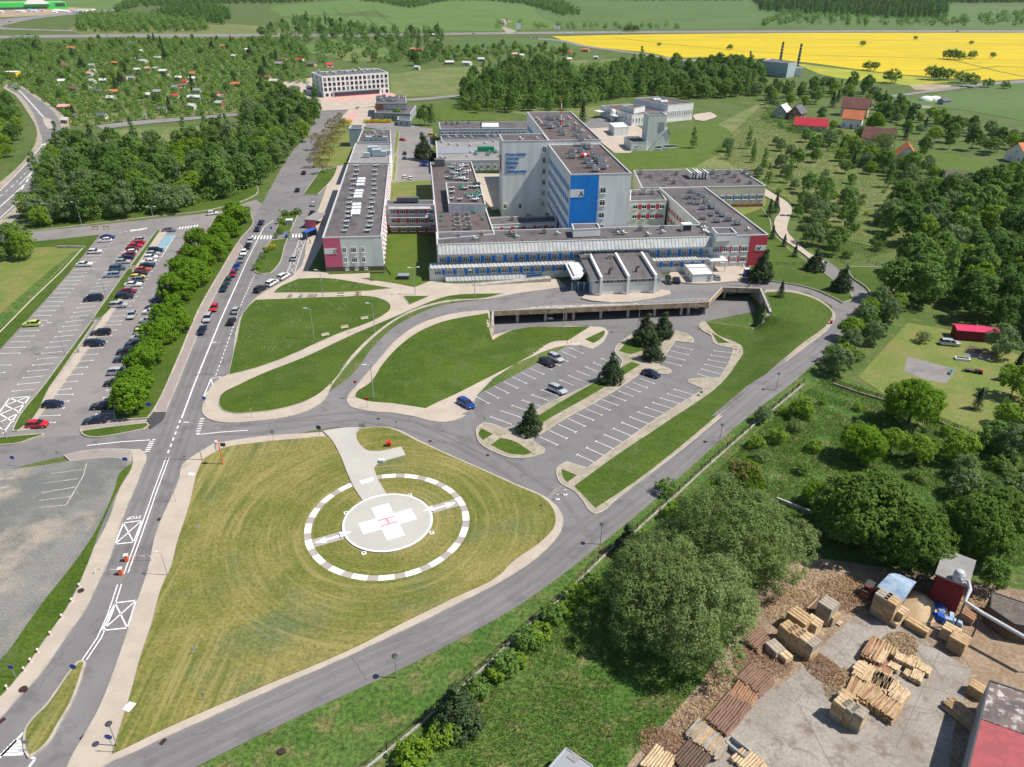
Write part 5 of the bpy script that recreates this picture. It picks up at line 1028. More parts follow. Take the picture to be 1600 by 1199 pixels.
for a, q, nm in ((DECK_L, WE, 0), (DECK_R3, RE, 1), (DECK_L, UB_L, 2), (DECK_R3, UB_R, 3)):
    a = np.array(a); q = np.array(q); q = a+(q-a)*(1.06 if nm < 2 else 1); d = (q-a)/np.linalg.norm(q-a); n_ = np.array([d[1], -d[0]])*.3; b = MB()
    zt, ze = (.42, H1(*q)+.7) if nm < 2 else (-.06, -.06)
    vs = [(*(a-n_), -4.8), (*(q-n_), -4.8), (*(q+n_), -4.8), (*(a+n_), -4.8), (*(a-n_), zt), (*(q-n_), ze), (*(q+n_), ze), (*(a+n_), zt)]
    b.add(vs, [(0, 1, 5, 4), (1, 2, 6, 5), (2, 3, 7, 6), (3, 0, 4, 7), (4, 5, 6, 7)], M['concrete_wall']); b.build('wing_wall', e)
    if nm == 1:
        r = MB()
        for t in np.linspace(0, 1, 7): pt = a+(q-a)*t; zz = zt+(ze-zt)*t; r.box((*pt, zz+.5), (.06, .06, 1.0), M['pole_grey'])
        r.tube([(*a, zt+1), (*q, ze+1)], .04, M['pole_grey'], 6); r.build('railing', e)
# ramp with handrails along the front block
A, B = np.array(hp(-88, -7.5)), np.array(hp(-63, -6.2)); d = (B-A)/np.linalg.norm(B-A); n_ = np.array([-d[1], d[0]])
e = empty('access_ramp', (*A, 0), 'long low access ramp with grey handrails before the striped front block', 'ramp'); b = MB()
b.add([(*(A-n_), .1), (*(B-n_), .1), (*(B+n_), .1), (*(A+n_), .1), (*(A-n_), .15), (*(B-n_), 1.3), (*(B+n_), 1.3), (*(A+n_), .15)], [(0, 1, 5, 4), (1, 2, 6, 5), (2, 3, 7, 6), (3, 0, 4, 7), (4, 5, 6, 7)], M['concrete_wall']); b.build('ramp', e); r = MB()
for s in (-1, 1):
    for t in np.linspace(0, 1, 14): p = A+(B-A)*t+n_*s*.95; r.box((*p, .65+1.15*t), (.05, .05, 1.0), M['pole_grey'])
    r.tube([(*(A+n_*s*.95), 1.15), (*(B+n_*s*.95), 2.3)], .04, M['pole_grey'], 6)
r.build('handrail', e)
# ------------------------------------------------------------------ lamps
def lamp_parts(h, heads, ang):
    b = MB(); b.tube([(0, 0, 0), (0, 0, h*.5), (0, 0, h)], [.11, .085, .06], M['pole_grey'], 8); hd = []
    for a in heads:
        b.tube([(0, 0, h-.05), (math.cos(a)*.9, math.sin(a)*.9, h+.18)], .045, M['pole_grey'], 6)
        q = MB(); q.box((math.cos(a)*1.25, math.sin(a)*1.25, h+.22), (.85, .32, .16), M['metal_light'], a); q.box((math.cos(a)*1.25, math.sin(a)*1.25, h+.12), (.6, .24, .05), M['frame_white'], a); hd.append(q.mesh('lamp_head'))
    return b.mesh('pole'), hd
L1 = lamp_parts(8.2, [PI], 0); L2 = lamp_parts(8.2, [0, PI], 0)
LAMPS = [(491, 531, 1, 'tall street lamp in the lawn left of the middle bench'), (586, 522, 1, 'tall street lamp beside the diagonal path near the topmost path bench'), (649, 462, 2, 'twin armed street lamp on the small triangular lawn'), (505, 467, 1, 'thin street lamp by the bicycle stand'), (742, 467, 1, 'street lamp before the ramp of the striped block'),
 (879, 527, 1, 'tall lamp on the lawn in front of the shaded deck'), (996, 520, 1, 'tall lamp beside the round pines below the deck'), (244, 360, 2, 'twin armed street lamp at the far end of the green median'), (166, 465, 1, 'street lamp on the median beside the dark van'), (102, 555, 1, 'street lamp on the median beside the long empty bays'), (355, 587, 1, 'street lamp at the lawn corner near the white crossed box'), (11, 687, 1, 'street lamp at the left end of the hatched bays'), (316, 720, 1, 'street lamp at the corner of the helipad field'), (584, 624, 1, 'street lamp at the lower end of the bank beside the ramp road'), (262, 900, 1, 'short street lamp beside the raised barrier'), (128, 352, 1, 'street lamp at the wood edge above the parked cars'), (82, 355, 1, 'street lamp at the wood edge far left on the cross road')]
for i, (x, y, k, lb) in enumerate(LAMPS):
    pm, hd = L1 if k == 1 else L2; p = G3(x, y); e = empty('street_lamp', p, lb, 'street lamp', 'tall street lamps', .2 if k == 2 else random.uniform(-.3, .3))
    if i == 14: e.scale = (.6, .6, .55)
    obj('pole', pm, e)
    for h in hd: obj('lamp_head', h, e)
b = MB(); b.tube([(0, 0, 0), (0, 0, 4.0)], [.08, .05], M['pole_grey'], 8); dm = b.mesh('pole')
b = MB(); b.lathe((0, 0, 3.75), [(.1, 0), (.14, .3), (.4, .4), (.4, .46), (.1, .55)], M['metal_dark'], 16); dh = b.mesh('lamp_head'); b = MB(); b.lathe((0, 0, 3.7), [(.13, 0), (.13, .3)], M['frame_white'], 10); dg = b.mesh('globe')
for x, y, lb in ((184, 1167, 'disc topped lamp at the bottom corner of the helipad field'), (620, 1060, 'disc topped lamp on the verge below the landing pad'), (938, 851, 'disc topped lamp on the verge opposite the car park exit'), (1124, 692, 'disc topped lamp on the verge by the long lawn strip'), (1212, 610, 'disc topped lamp on the verge opposite the bottom of the meadow gap'), (1331, 452, 'disc topped lamp at the bend near the far footpath'), (1167, 547, 'disc topped lamp on the right bank of the lower parking')):
    e = empty('garden_lamp', G3(x, y), lb, 'garden lamp', 'low disc lamps along the ring road'); obj('pole', dm, e); h = obj('lamp_head', dh, e); obj('globe', dg, e)
# ------------------------------------------------------------------ signs
def sign(px, h, shape, col, w, lb, back='metal_grey', rz=0.0, name='traffic_sign', cat='road sign', posts=1):
    e = empty(name, G3(*px), lb, cat, None, rz); b = MB()
    for k in range(posts): b.tube([((k-(posts-1)/2)*w*.7, 0, 0), ((k-(posts-1)/2)*w*.7, 0, h)], .04, M['pole_grey'], 6)
    b.build('post', e, off=(0, 0, 0)); b = MB(); z = h-w*.4
    if shape == 'round':
        n = 18; f = [(w/2*math.cos(2*PI*i/n), w/2*math.sin(2*PI*i/n)) for i in range(n)]
    elif shape == 'tri': f = [(-w/2, .4*w), (0, -.46*w), (w/2, .4*w)]
    elif shape == 'diamond': f = [(-w/2, 0), (0, -w/2), (w/2, 0), (0, w/2)]
    else: f = [(-w/2, -shape/2), (w/2, -shape/2), (w/2, shape/2), (-w/2, shape/2)]
    n = len(f); fr = [(x, -.06, z+y) for x, y in f]; bk = [(x, -.03, z+y) for x, y in f]
    b.add(fr, [tuple(range(n))], M[col]); b.add(bk, [tuple(range(n-1, -1, -1))], M[back]); b.add(fr+bk, [(i, n+i, n+(i+1) % n, (i+1) % n) for i in range(n)], M[back])
    b.build('sign_plate', e, off=(0, 0, 0)); return e
SIG = [((237, 648), 2.9, .9, 'sign_blue', 1.0, 'blue square sign on the lawn under the nearest maple'), ((322, 637), 2.6, 'round', 'sign_blue', .8, 'round blue sign beside the white crossed box'), ((394, 654), 2.4, 'diamond', 'sign_yellow', .8, 'yellow diamond sign on the pavement of the round ended lawn'), ((292, 731), 2.8, 'tri', 'metal_grey', .9, 'grey backed triangular sign on the main road pavement'), ((275, 785), 2.8, .5, 'metal_light', .6, 'slim sign post beside the plain pavement'), ((200, 733), 2.6, .7, 'sign_blue', .9, 'dark blue board tilted at the gravel lot corner'), ((24, 728), 2.2, 'round', 'sign_blue', .8, 'round blue sign at the edge of the gravel lot'), ((94, 722), 2.4, .4, 'metal_grey', .5, 'plain thin post at the edge of the gravel lot'), ((155, 707), 2.6, .4, 'metal_grey', .4, 'plain thin post on the strip before the gravel lot'),
 ((350, 703), 1.6, .8, 'metal_dark', 1.0, 'dark square notice board beside the windsock'), ((428, 690), 2.6, .8, 'metal_grey', .8, 'grey sign on the helipad field edge left of the walkway'), ((500, 684), 2.8, 'round', 'metal_dark', 1.0, 'round dark backed sign at the left corner of the walkway'), ((566, 673), 1.8, .9, 'metal_grey', 1.3, 'low grey board where the walkway meets the road'), ((621, 685), 4.0, .3, 'metal_dark', .25, 'tall dark post on the lawn with the red cabinet'), ((574.5, 638), 2.6, 'round', 'sign_red', .8, 'round red sign on the pavement under the lawn bank'), ((757, 670), 2.6, .4, 'metal_grey', .4, 'slim post on the rounded end of the middle island'),
 ((26, 1061), 2.6, .6, 'sign_blue', .7, 'dark blue panel sign on the grass at the bottom left'), ((117, 1048), 1.2, 'round', 'sign_blue', .9, 'low round blue sign at the tip of the median island'), ((47, 1175), 2.2, .6, 'metal_grey', .8, 'grey sign at the wide end of the median island'), ((180, 1177), 3.4, 'round', 'sign_blue', .9, 'round blue sign beside the disc lamp at the bottom corner'), ((311, 829), .9, .9, 'frame_white', .35, 'white marker stake in the dry helipad field, upper one'), ((307, 1024), 1.5, .9, 'frame_white', .35, 'white marker stake in the dry helipad field, middle one'), ((320, 1096), 1.6, .5, 'metal_grey', .4, 'thin grey stake at the bottom of the helipad field'), ((845, 797), 1.2, .3, 'metal_dark', .4, 'short dark post at the right tip of the helipad field'), ((1322, 418), 2.4, .8, 'frame_white', .9, 'white square sign at the far bend of the footpath'), ((1288, 419), 2.2, .8, 'sign_blue', .9, 'blue sign on the footpath beside the dark pine'), ((438, 338), 2.6, 'round', 'sign_yellow', .8, 'round yellow sign at the island with the small kiosk'), ((425, 366), 2.6, .8, 'sign_blue', .8, 'blue pedestrian sign at the zebra crossing'), ((519, 612), 2.4, .5, 'metal_grey', .5, 'slim post at the foot of the ramp road, left kerb'), ((556, 610), 2.4, 'round', 'sign_red', .7, 'round red sign at the foot of the ramp road, right kerb')]
for px, h, shp, col, w, lb in SIG: sign(px, h, shp, col, w, lb)
# hazard boards on the cross road
for x, lb in ((149, 'left of two red white hazard boards on the cross road'), (166, 'right of two red white hazard boards on the cross road')):
    e = empty('hazard_board', G3(x, 359), lb, 'hazard board'); b = MB()
    for k in range(6): b.box((-1.0+.4*k, 0, 1.1), (.4, .08, .5), M['sign_red' if k % 2 else 'frame_white'])
    b.build('board', e, off=(0, 0, 0)); b = MB()
    for k in (-.8, .8): b.box((k, 0, .45), (.1, .1, .9), M['metal_grey']); b.box((k, 0, .05), (.3, .9, .1), M['metal_dark'])
    b.build('stand', e, off=(0, 0, 0))
# barriers of the car park entrance
for px, d, lb in (((199, 877), 1, 'orange barrier post with its boom to the right'), ((190, 898), -1, 'orange barrier post with its boom to the left')):
    e = empty('barrier', G3(*px), lb, 'barrier', 'entrance barriers'); b = MB(); b.box((0, 0, .65), (.5, .55, 1.1), M['orange_paint'], .2, taper=.9); b.box((0, 0, 1.25), (.6, .6, .12), M['frame_white'], .2); b.build('cabinet', e, off=(0, 0, 0)); b = MB()
    for k in range(8): b.box((d*(.5+.45*k), .1*k*.1, 1.0), (.45, .05, .07), M['sign_red'] if k in (3, 6) else M['frame_white'])
    b.build('boom', e, off=(0, 0, 0)); b = MB(); b.box((d*3.9, 0, .5), (.1, .1, 1.0), M['frame_white']); b.build('boom_rest', e, off=(0, 0, 0))
b = MB(); b.box((0, 0, .1), (1.2, 1.2, .25), M['concrete']); bm_ = b.mesh('base')
# windsock
e = empty('windsock', G3(349, 727.5), 'orange pole with white windsock at the corner of the helipad field', 'windsock'); obj('base', bm_, e); b = MB(); b.tube([(0, 0, 0), (0, 0, 5.6)], [.12, .08], M['orange_paint'], 8); b.tube([(-.5, 0, 5.6), (.5, 0, 5.6)], .04, M['orange_paint'], 6); b.tube([(0, -.5, 5.6), (0, .5, 5.6)], .04, M['orange_paint'], 6); b.build('pole', e, off=(0, 0, 0))
b = MB(); b.tube([(-.25, 0, 5.4), (-.45, 0, 4.8), (-.6, 0, 4.0), (-.65, 0, 3.4)], [.34, .3, .24, .16], M['frame_white'], 12); b.build('sock', e, off=(0, 0, 0))
# cabinets, boxes
def cab(name, px, sz_, mt, lb, cat, rz=0.0, top=None):
    e = empty(name, G3(*px), lb, cat, None, rz); b = MB(); b.box((0, 0, sz_[2]/2+.1), sz_, M[mt]); b.build('body', e, off=(0, 0, 0)); b = MB(); b.box((0, 0, sz_[2]+.16), (sz_[0]+.15, sz_[1]+.15, .12), M[top or mt]); b.build('lid', e, off=(0, 0, 0)); b = MB(); b.box((sz_[0]*.3, -sz_[1]/2-.03, sz_[2]*.6), (.12, .06, .2), M['metal_dark']); b.build('handle', e, off=(0, 0, 0))
cab('fire_cabinet', (608, 699), (.75, .7, 1.1), 'sign_red', 'bright red cabinet on the small lawn beside the helipad walkway', 'fire cabinet')
cab('control_box', (597, 725), (.8, .5, .8), 'frame_white', 'white box at the edge of the helipad walkway', 'control box')
cab('transformer_box', (631, 437), (3.2, 2.2, 1.4), 'metal_dark', 'dark ventilation box on the mown courtyard lawn', 'ventilation box', 0, 'metal_grey')
cab('portable_toilet', (1165, 432), (1.3, 1.3, 2.3), 'sign_blue', 'blue portable toilet beside the big dark evergreen', 'portable toilet', .1, 'frame_white')
cab('litter_bin', (448, 372), (.8, .8, 1.0), 'sign_blue', 'blue bin on the island at the zebra crossing', 'litter bin')
cab('kiosk', (453, 352), (2.4, 2.2, 1.9), 'metal_grey', 'small grey kiosk among shrubs on the island', 'kiosk', .1, 'metal_light')
cab('utility_hatch', (203, 1107), (.9, 1.1, .1), 'frame_white', 'white utility hatch at the edge of the helipad field', 'hatch', -.3)
cab('utility_hatch', (299, 743), (.8, .6, .08), 'frame_white', 'white utility hatch on the main road pavement', 'hatch', -.2)
cab('hydrant', (1298, 507), (.5, .5, .9), 'sign_red', 'small red hydrant at the right tip of the long lawn', 'hydrant')
b = MB()
for i, (x, y) in enumerate(((707, 733), (541, 804), (675, 835), (569, 867))):
    b = MB(); b.box((0, 0, .12), (.7, .7, .2), M['frame_white']); b.box((0, 0, .26), (.25, .25, .1), M['metal_dark'])
    p = G3(x if i else 640.5, y if i else 776, .15); o = obj('pad_light', b.mesh('pad_light'), None, p, .3); tag(o, 'small white pad light %s the landing disc' % ['behind', 'left of', 'right of', 'in front of'][i], 'pad light', 'lights round the landing pad')
# white bollards along the left pavement
b = MB(); b.lathe((0, 0, 0), [(.13, 0), (.13, .75), (.05, .85)], M['frame_white'], 8); b.lathe((0, 0, .35), [(.135, 0), (.135, .15)], M['sign_red'], 8); bol = b.mesh('bollard')
for i, (x, y) in enumerate(((123, 914), (111, 937), (96, 962), (79, 989), (59, 1016), (49, 1030), (38, 1045), (24, 1059), (11, 1073), (114, 930), (84, 981), (42, 1039))):
    pass
BL = sorted(((124, 914), (112, 937), (96.5, 962), (79, 989), (59.5, 1016), (48, 1031), (38, 1045), (11, 1073)), key=lambda p: p[1])
for i, (x, y) in enumerate(BL): tag(obj('bollard', bol, None, G3(x+1, y+5, .1)), 'white bollard beside the curved pavement, %s from the barrier' % ORD[i], 'bollard', 'bollards along the left pavement')
# benches, bus shelter, bicycle stand
def bench(px, rz, lb):
    e = empty('park_bench', G3(*px, .12), lb, 'bench', 'benches along the lawn paths', rz)
    for n_, c_, s_ in (('seat', (0, 0, .45), (1.9, .5, .08)), ('backrest', (0, .27, .75), (1.9, .07, .4))): b = MB(); [b.box((c_[0], c_[1]+(k-1)*.15*(n_ == 'seat'), c_[2]+(k-1)*.13*(n_ != 'seat')), (s_[0], .12 if n_ == 'seat' else .06, .06 if n_ == 'seat' else .11), M['wood_seat']) for k in range(3)]; b.build(n_, e, off=(0, 0, 0))
    for x in (-.75, .75): b = MB(); b.box((x, 0, .2), (.14, .5, .42), M['concrete_wall']); b.build('leg', e, off=(0, 0, 0))
for px, rz, lb in (((509, 527), .45, 'lowest of three wooden benches on the diagonal path'), ((539, 515), .45, 'middle one of three wooden benches on the diagonal path'), ((570, 501), .45, 'topmost of three wooden benches on the diagonal path'), ((533, 463.5), .05, 'empty wooden bench on the straight path'), ((560, 462.5), .05, 'wooden bench with a seated person in red')): bench(px, rz, lb)
e = empty('bus_shelter', G3(485, 372), 'blue glazed bus shelter beside the pink end panel', 'bus shelter', None, 1.1); b = MB(); b.box((0, 0, 2.7), (5.5, 2.2, .15), M['sign_blue']); b.build('roof', e, off=(0, 0, 0)); b = MB(); b.box((0, 1.0, 1.4), (5.2, .06, 2.3), M['glass_blue']); b.box((-2.6, 0, 1.4), (.06, 2, 2.3), M['glass_blue']); b.box((2.6, 0, 1.4), (.06, 2, 2.3), M['glass_blue']); b.build('glass_wall', e, off=(0, 0, 0)); b = MB()
for x in (-2.6, 2.6):
    for y in (-1, 1): b.box((x, y, 1.35), (.1, .1, 2.7), M['metal_grey'])
b.build('post', e, off=(0, 0, 0))
e = empty('porch', G3(494, 352), 'small flat roofed porch with pink side at the long block', 'porch', None, 1.35); b = MB(); b.box((0, 0, 3.1), (9, 4.5, .4), M['roof_pale']); b.build('roof', e, off=(0, 0, 0)); b = MB(); b.box((-4.2, 0, 1.5), (.3, 4, 3), M['wall_pink']); b.box((0, 1.9, 1.5), (8.4, .2, 3), M['glass_blue']); b.build('wall', e, off=(0, 0, 0))
def bicycle(mt):
    b = MB(); fr = M[mt]; n = 14
    for x in (-.52, .52): b.tube([(x+.33*math.cos(2*PI*i/n), 0, .34+.33*math.sin(2*PI*i/n)) for i in range(n+1)], .03, M['metal_dark'], 5, False)
    for a, q in (((-.52, 0, .34), (-.1, 0, .32)), ((-.1, 0, .32), (-.2, 0, .85)), ((-.1, 0, .32), (.4, 0, .8)), ((-.18, 0, .75), (.38, 0, .8)), ((.52, 0, .34), (.38, 0, 1.0)), ((-.52, 0, .34), (-.18, 0, .75))): b.tube([a, q], .025, fr, 5)
    b.tube([(.38, -.25, 1.02), (.38, .25, 1.02)], .025, M['metal_dark'], 5); b.box((-.22, 0, .9), (.24, .12, .06), M['metal_dark']); return b.mesh('bicycle')
BC = ['sign_red', 'metal_dark', 'sign_blue', 'metal_light', 'metal_dark', 'sign_red', 'metal_grey', 'sign_green']
bx = [452, 455, 470, 473, 483, 487, 490, 494]
for i in range(8): tag(obj('bicycle', bicycle(BC[i]), None, G3(bx[i], 466-.15*i, .12), 1.2), 'parked bicycle on the path verge, %s from the road' % ORD[i], 'bicycle', 'bicycles parked along the straight path')
# ------------------------------------------------------------------ vehicles
def paint(name, c, metal=.35, rough=.3):
    m_ = mat('paint_'+name, c, rough=rough, metal=metal, spec=.5)
    b = m_.node_tree.nodes['Principled BSDF']; b.inputs['Coat Weight'].default_value = .5; return m_
CC = dict(white=(.75, .75, .74), silver=(.5, .52, .54), grey=(.22, .24, .26), black=(.012, .012, .014), navy=(.012, .022, .06), blue=(.015, .06, .3), red=(.5, .012, .02), crimson=(.3, .008, .025), lime=(.5, .62, .1), yellow=(.75, .5, .05), orange=(.6, .09, .03), teal=(.06, .13, .17), paleblue=(.3, .4, .5), green=(.03, .06, .05))
CN = dict(navy='dark blue', paleblue='pale blue', teal='grey teal', lime='lime yellow', green='dark green', orange='orange red')
for k, v in CC.items(): paint(k, v, 0 if k in ('white', 'yellow', 'lime', 'red') else .3)
mat('tyre', (.015, .015, .016), rough=.8); mat('car_glass', (.01, .014, .02), rough=.06, spec=.7); mat('rim', (.45, .46, .48), rough=.35, metal=.7); mat('head_glass', (.6, .63, .66), rough=.15); mat('tail_glass', (.3, .008, .008), rough=.2); mat('under', (.02, .02, .022))
PROF = dict(
 hatchback=(4.1, 1.74, [(2.05, .5, .62, .62, .62), (1.95, .28, .74, .74, .8), (1.0, .26, .93, .95, .87), (.32, .26, .97, 1.4, .87), (-.55, .26, .98, 1.48, .87), (-1.5, .26, 1.0, 1.4, .86), (-1.93, .3, .98, 1.0, .8), (-2.05, .45, .7, .7, .7)], (1.28, -1.28), .31),
 saloon=(4.6, 1.8, [(2.3, .5, .6, .6, .64), (2.2, .28, .72, .72, .82), (1.05, .26, .9, .92, .9), (.3, .26, .95, 1.36, .89), (-.65, .26, .97, 1.42, .89), (-1.3, .26, .99, 1.26, .88), (-1.75, .26, 1.0, 1.02, .87), (-2.2, .3, .95, .96, .82), (-2.3, .45, .66, .66, .7)], (1.4, -1.38), .32),
 estate=(4.7, 1.84, [(2.35, .5, .68, .68, .66), (2.25, .3, .84, .84, .85), (1.2, .3, 1.0, 1.02, .92), (.5, .3, 1.05, 1.55, .92), (-.8, .3, 1.07, 1.64, .92), (-1.95, .3, 1.08, 1.54, .9), (-2.25, .32, 1.02, 1.05, .86), (-2.35, .45, .75, .75, .74)], (1.45, -1.42), .35),
 van=(4.9, 1.92, [(2.45, .5, .75, .75, .7), (2.35, .3, .98, .98, .9), (1.75, .3, 1.12, 1.14, .95), (1.0, .3, 1.16, 1.84, .95), (-1.2, .3, 1.18, 1.94, .95), (-2.2, .3, 1.18, 1.86, .93), (-2.4, .32, 1.1, 1.15, .9), (-2.45, .45, .75, .75, .8)], (1.55, -1.5), .35))
def car_proto(kind):
    L, W, st, ax_, rw = PROF[kind]; body, glass = MB(), MB(); pm, gm_ = bpy.data.materials['paint_white'] if False else M['paint_silver'], M['car_glass']
    rings = []
    for x, zb, zs, zt, w in st:
        wt = w*(.74 if zt > zs+.1 else .96)
        rings.append([(x, -w*.93, zb), (x, -w, zb+.18), (x, -w, zs), (x, -wt, zt), (x, -wt*.6, zt+.03*(zt > zs+.1)+.015), (x, wt*.6, zt+.03*(zt > zs+.1)+.015), (x, wt, zt), (x, w, zs), (x, w, zb+.18), (x, w*.93, zb)])
    for i in range(len(st)-1):
        a, q = rings[i], rings[i+1]; ca, cq = st[i][3] > st[i][2]+.1, st[i+1][3] > st[i+1][2]+.1
        for k in range(9):
            f = [a[k], a[k+1], q[k+1], q[k]]; side = k in (2, 6); top = k in (3, 4, 5)
            isg = (side and (ca or cq)) or (top and ca != cq)
            (glass if isg else body).quad(*f, gm_ if isg else pm)
    body.add(rings[0], [tuple(range(9, -1, -1))], pm); body.add(rings[-1], [tuple(range(10))], pm)
    body.add([r[0] for r in rings]+[r[9] for r in rings], [(i, i+1, len(rings)+i+1, len(rings)+i) for i in range(len(rings)-1)], M['under'])
    # pillars between the side windows
    for x in (-.12, ) if kind != 'van' else (.3, -1.0):
        zz = [s for s in st if s[3] > s[2]+.1]; zs, zt, w = zz[0][2], zz[1][3]-.06, zz[0][4]
        for s in (-1, 1): body.add([(x-.06, s*(w+.005), zs), (x+.06, s*(w+.005), zs), (x+.06, s*(w*.75+.01), zt), (x-.06, s*(w*.75+.01), zt)], [(0, 1, 2, 3)], pm)
    for s in (-1, 1): body.box((st[2][0]-.15, s*(st[2][4]+.1), st[2][2]+.08), (.18, .2, .14), pm)
    me = body.mesh('body'); bmx = bmesh.new(); bmx.from_mesh(me); bmesh.ops.remove_doubles(bmx, verts=bmx.verts, dist=.001); bmesh.ops.recalc_face_normals(bmx, faces=bmx.faces); bmx.to_mesh(me); bmx.free()
    me2 = glass.mesh('window'); bmx = bmesh.new(); bmx.from_mesh(me2); bmesh.ops.remove_doubles(bmx, verts=bmx.verts, dist=.001); bmesh.ops.recalc_face_normals(bmx, faces=bmx.faces); bmx.to_mesh(me2); bmx.free()
    w = MB(); n = 14; prof = [(.02, -.1), (rw*.98, -.1), (rw, -.06), (rw, .06), (rw*.98, .1), (.02, .1)]
    w.add([(r*math.cos(2*PI*i/n), y, r*math.sin(2*PI*i/n)) for r, y in prof for i in range(n)], [(k*n+i, k*n+(i+1) % n, (k+1)*n+(i+1) % n, (k+1)*n+i) for k in range(5) for i in range(n)], M['tyre']); wm_ = w.mesh('wheel')
    r = MB()
    for s in (-1, 1): r.add([(rw*.66*math.cos(2*PI*i/n), s*.112, rw*.66*math.sin(2*PI*i/n)) for i in range(n)], [tuple(range(n))], M['rim'])
    rm_ = r.mesh('rim'); h = MB(); h.box((0, 0, 0), (.14, .34, .16), M['head_glass']); hm = h.mesh('headlight'); t = MB(); t.box((0, 0, 0), (.12, .26, .3), M['tail_glass']); tm = t.mesh('tail_light')
    return dict(body=me, window=me2, wheel=wm_, rim=rm_, head=hm, tail=tm, ax=ax_, rw=rw, st=st, W=W)
PROTO = {k: car_proto(k) for k in PROF}
def car(px, head, kind, col, label, group=None, full=True, up=.65, world=None):
    """head: direction of the bonnet in the photograph"""
    P = PROTO[kind]; x, y = world or GT(px[0], px[1], up); x2, y2 = GT(px[0]+head[0], px[1]+head[1], up) if world is None else (x+head[0], y+head[1])
    zz = H1(x, y)+.07; dx, dy = x2-x, y2-y; rz = math.atan2(dy, dx)
    e = empty('parked_car' if kind != 'van' else 'van', (x, y, zz), label, 'car' if kind != 'van' else 'van', group, rz)
    if abs(H1(x+1, y)-H1(x-1, y))+abs(H1(x, y+1)-H1(x, y-1)) > .02:
        f, s = Vector((math.cos(rz), math.sin(rz), 0)), Vector((-math.sin(rz), math.cos(rz), 0)); c = Vector((x, y, 0))
        g = lambda v: H1(*(c+v).to_2d()); f.z = (g(f)-g(-f))/2; s.z = (g(s)-g(-s))/2; f.normalize(); u = f.cross(s).normalized(); s = u.cross(f)
        e.rotation_euler = Matrix((f, s, u)).transposed().to_euler()
    b = obj('body', P['body'], e); b.material_slots[0].link = 'OBJECT'; b.material_slots[0].material = M['paint_'+col]
    obj('window', P['window'], e)
    for xx in P['ax']:
        for s in (-1, 1):
            w = obj('wheel', P['wheel'], e, (xx, s*(P['W']/2-.13), P['rw']))
            if full: obj('rim', P['rim'], w)
    if full:
        s0, s1 = P['st'][1], P['st'][-2]
        for s in (-1, 1): obj('headlight', P['head'], e, (s0[0]+.0, s*(s0[4]-.2), s0[2]-.12)); obj('tail_light', P['tail'], e, (s1[0]-.02, s*(s1[4]-.16), s1[2]-.15))
    return e
cnm = lambda c: CN.get(c, c)
def row(lst, head, where, group, flip=None):
    for i, (px, kind, col) in enumerate(lst):
        sgn = 1 if (flip or [1, -1, 1, 1, -1])[i % 5] > 0 else -1
        if isinstance(where, str): lb = '%s %s %s, %s car from the far end' % (cnm(col), kind, where, ORD[i])
        car(px, (head[0]*sgn, head[1]*sgn), kind, col, lb, group)
h_, s_, e_, v_k = 'hatchback', 'saloon', 'estate', 'van'
row([((168, 370.5), s_, 'blue'), ((164, 375.5), h_, 'white'), ((148, 393), h_, 'white'), ((132, 413), s_, 'white'), ((49, 506), h_, 'lime')], (10, -.5), 'in the sparse leftmost bays', 'cars in the leftmost bays')
row([((216, 375), h_, 'silver'), ((215, 379.5), s_, 'red'), ((211, 384), s_, 'red'), ((207, 389), h_, 'crimson'), ((203, 394), h_, 'white'), ((201, 398), h_, 'crimson'), ((197, 403), s_, 'navy'), ((192.5, 409), h_, 'silver'), ((184, 419), e_, 'teal'), ((175, 430), e_, 'paleblue'), ((146, 467), v_k, 'navy')], (10, -.5), 'left of the green median', 'cars left of the green median', [-1, -1, 1, 1, -1])
row([((243, 391), e_, 'navy'), ((239.5, 396.5), h_, 'silver'), ((236, 402), h_, 'white'), ((232.5, 408.5), s_, 'white'), ((230, 415), s_, 'navy'), ((223, 421), s_, 'orange'), ((218, 427.5), s_, 'black'), ((215, 433), h_, 'yellow'), ((213, 438), e_, 'grey'), ((208, 444.5), s_, 'white'), ((200, 455), s_, 'crimson'), ((195, 463), e_, 'navy'), ((185, 477), e_, 'silver'), ((157.5, 520), e_, 'black'), ((148, 536.5), e_, 'navy'), ((82.5, 632), h_, 'navy'), ((58, 663), h_, 'red')], (10, -.5), 'right of the green median', 'cars right of the green median', [1, 1, 1, -1, 1])
row([((310, 361), h_, 'red'), ((300, 372), h_, 'paleblue'), ((292, 386), h_, 'silver'), ((289, 394), h_, 'red'), ((285, 401), s_, 'navy'), ((282, 408), h_, 'black'), ((280, 415.5), h_, 'red'), ((278, 421), s_, 'navy'), ((276, 426), h_, 'red'), ((272, 434.5), e_, 'black'), ((269, 445.5), s_, 'navy'), ((263, 452), s_, 'blue'), ((256, 461.5), e_, 'navy'), ((251, 468), s_, 'navy'), ((239, 480), h_, 'black'), ((236, 486.5), h_, 'white'), ((231, 500), h_, 'silver'), ((224, 512), h_, 'black'), ((223, 518), h_, 'lime'), ((217, 527), h_, 'silver'), ((211, 537), s_, 'navy'), ((199, 549), e_, 'black'), ((194, 561), s_, 'navy'), ((186, 581), e_, 'silver'), ((178, 598), h_, 'black'), ((160, 634), s_, 'black'), ((149, 657), s_, 'navy')], (10, -.5), 'under the maple row', 'cars under the maple row', [-1, -1, -1, 1, -1])
dn = (-4.2, 8)
Q = [((391, 376.5), h_, 'silver'), ((387.5, 385), h_, 'black'), ((381, 395), h_, 'white'), ((376, 406), s_, 'grey'), ((369.5, 417), s_, 'blue'), ((364, 428), h_, 'crimson'), ((356, 439), h_, 'green'), ((350, 450), s_, 'navy'), ((334.5, 481), h_, 'red'), ((324.5, 497), e_, 'silver'), ((316, 516), s_, 'navy')]
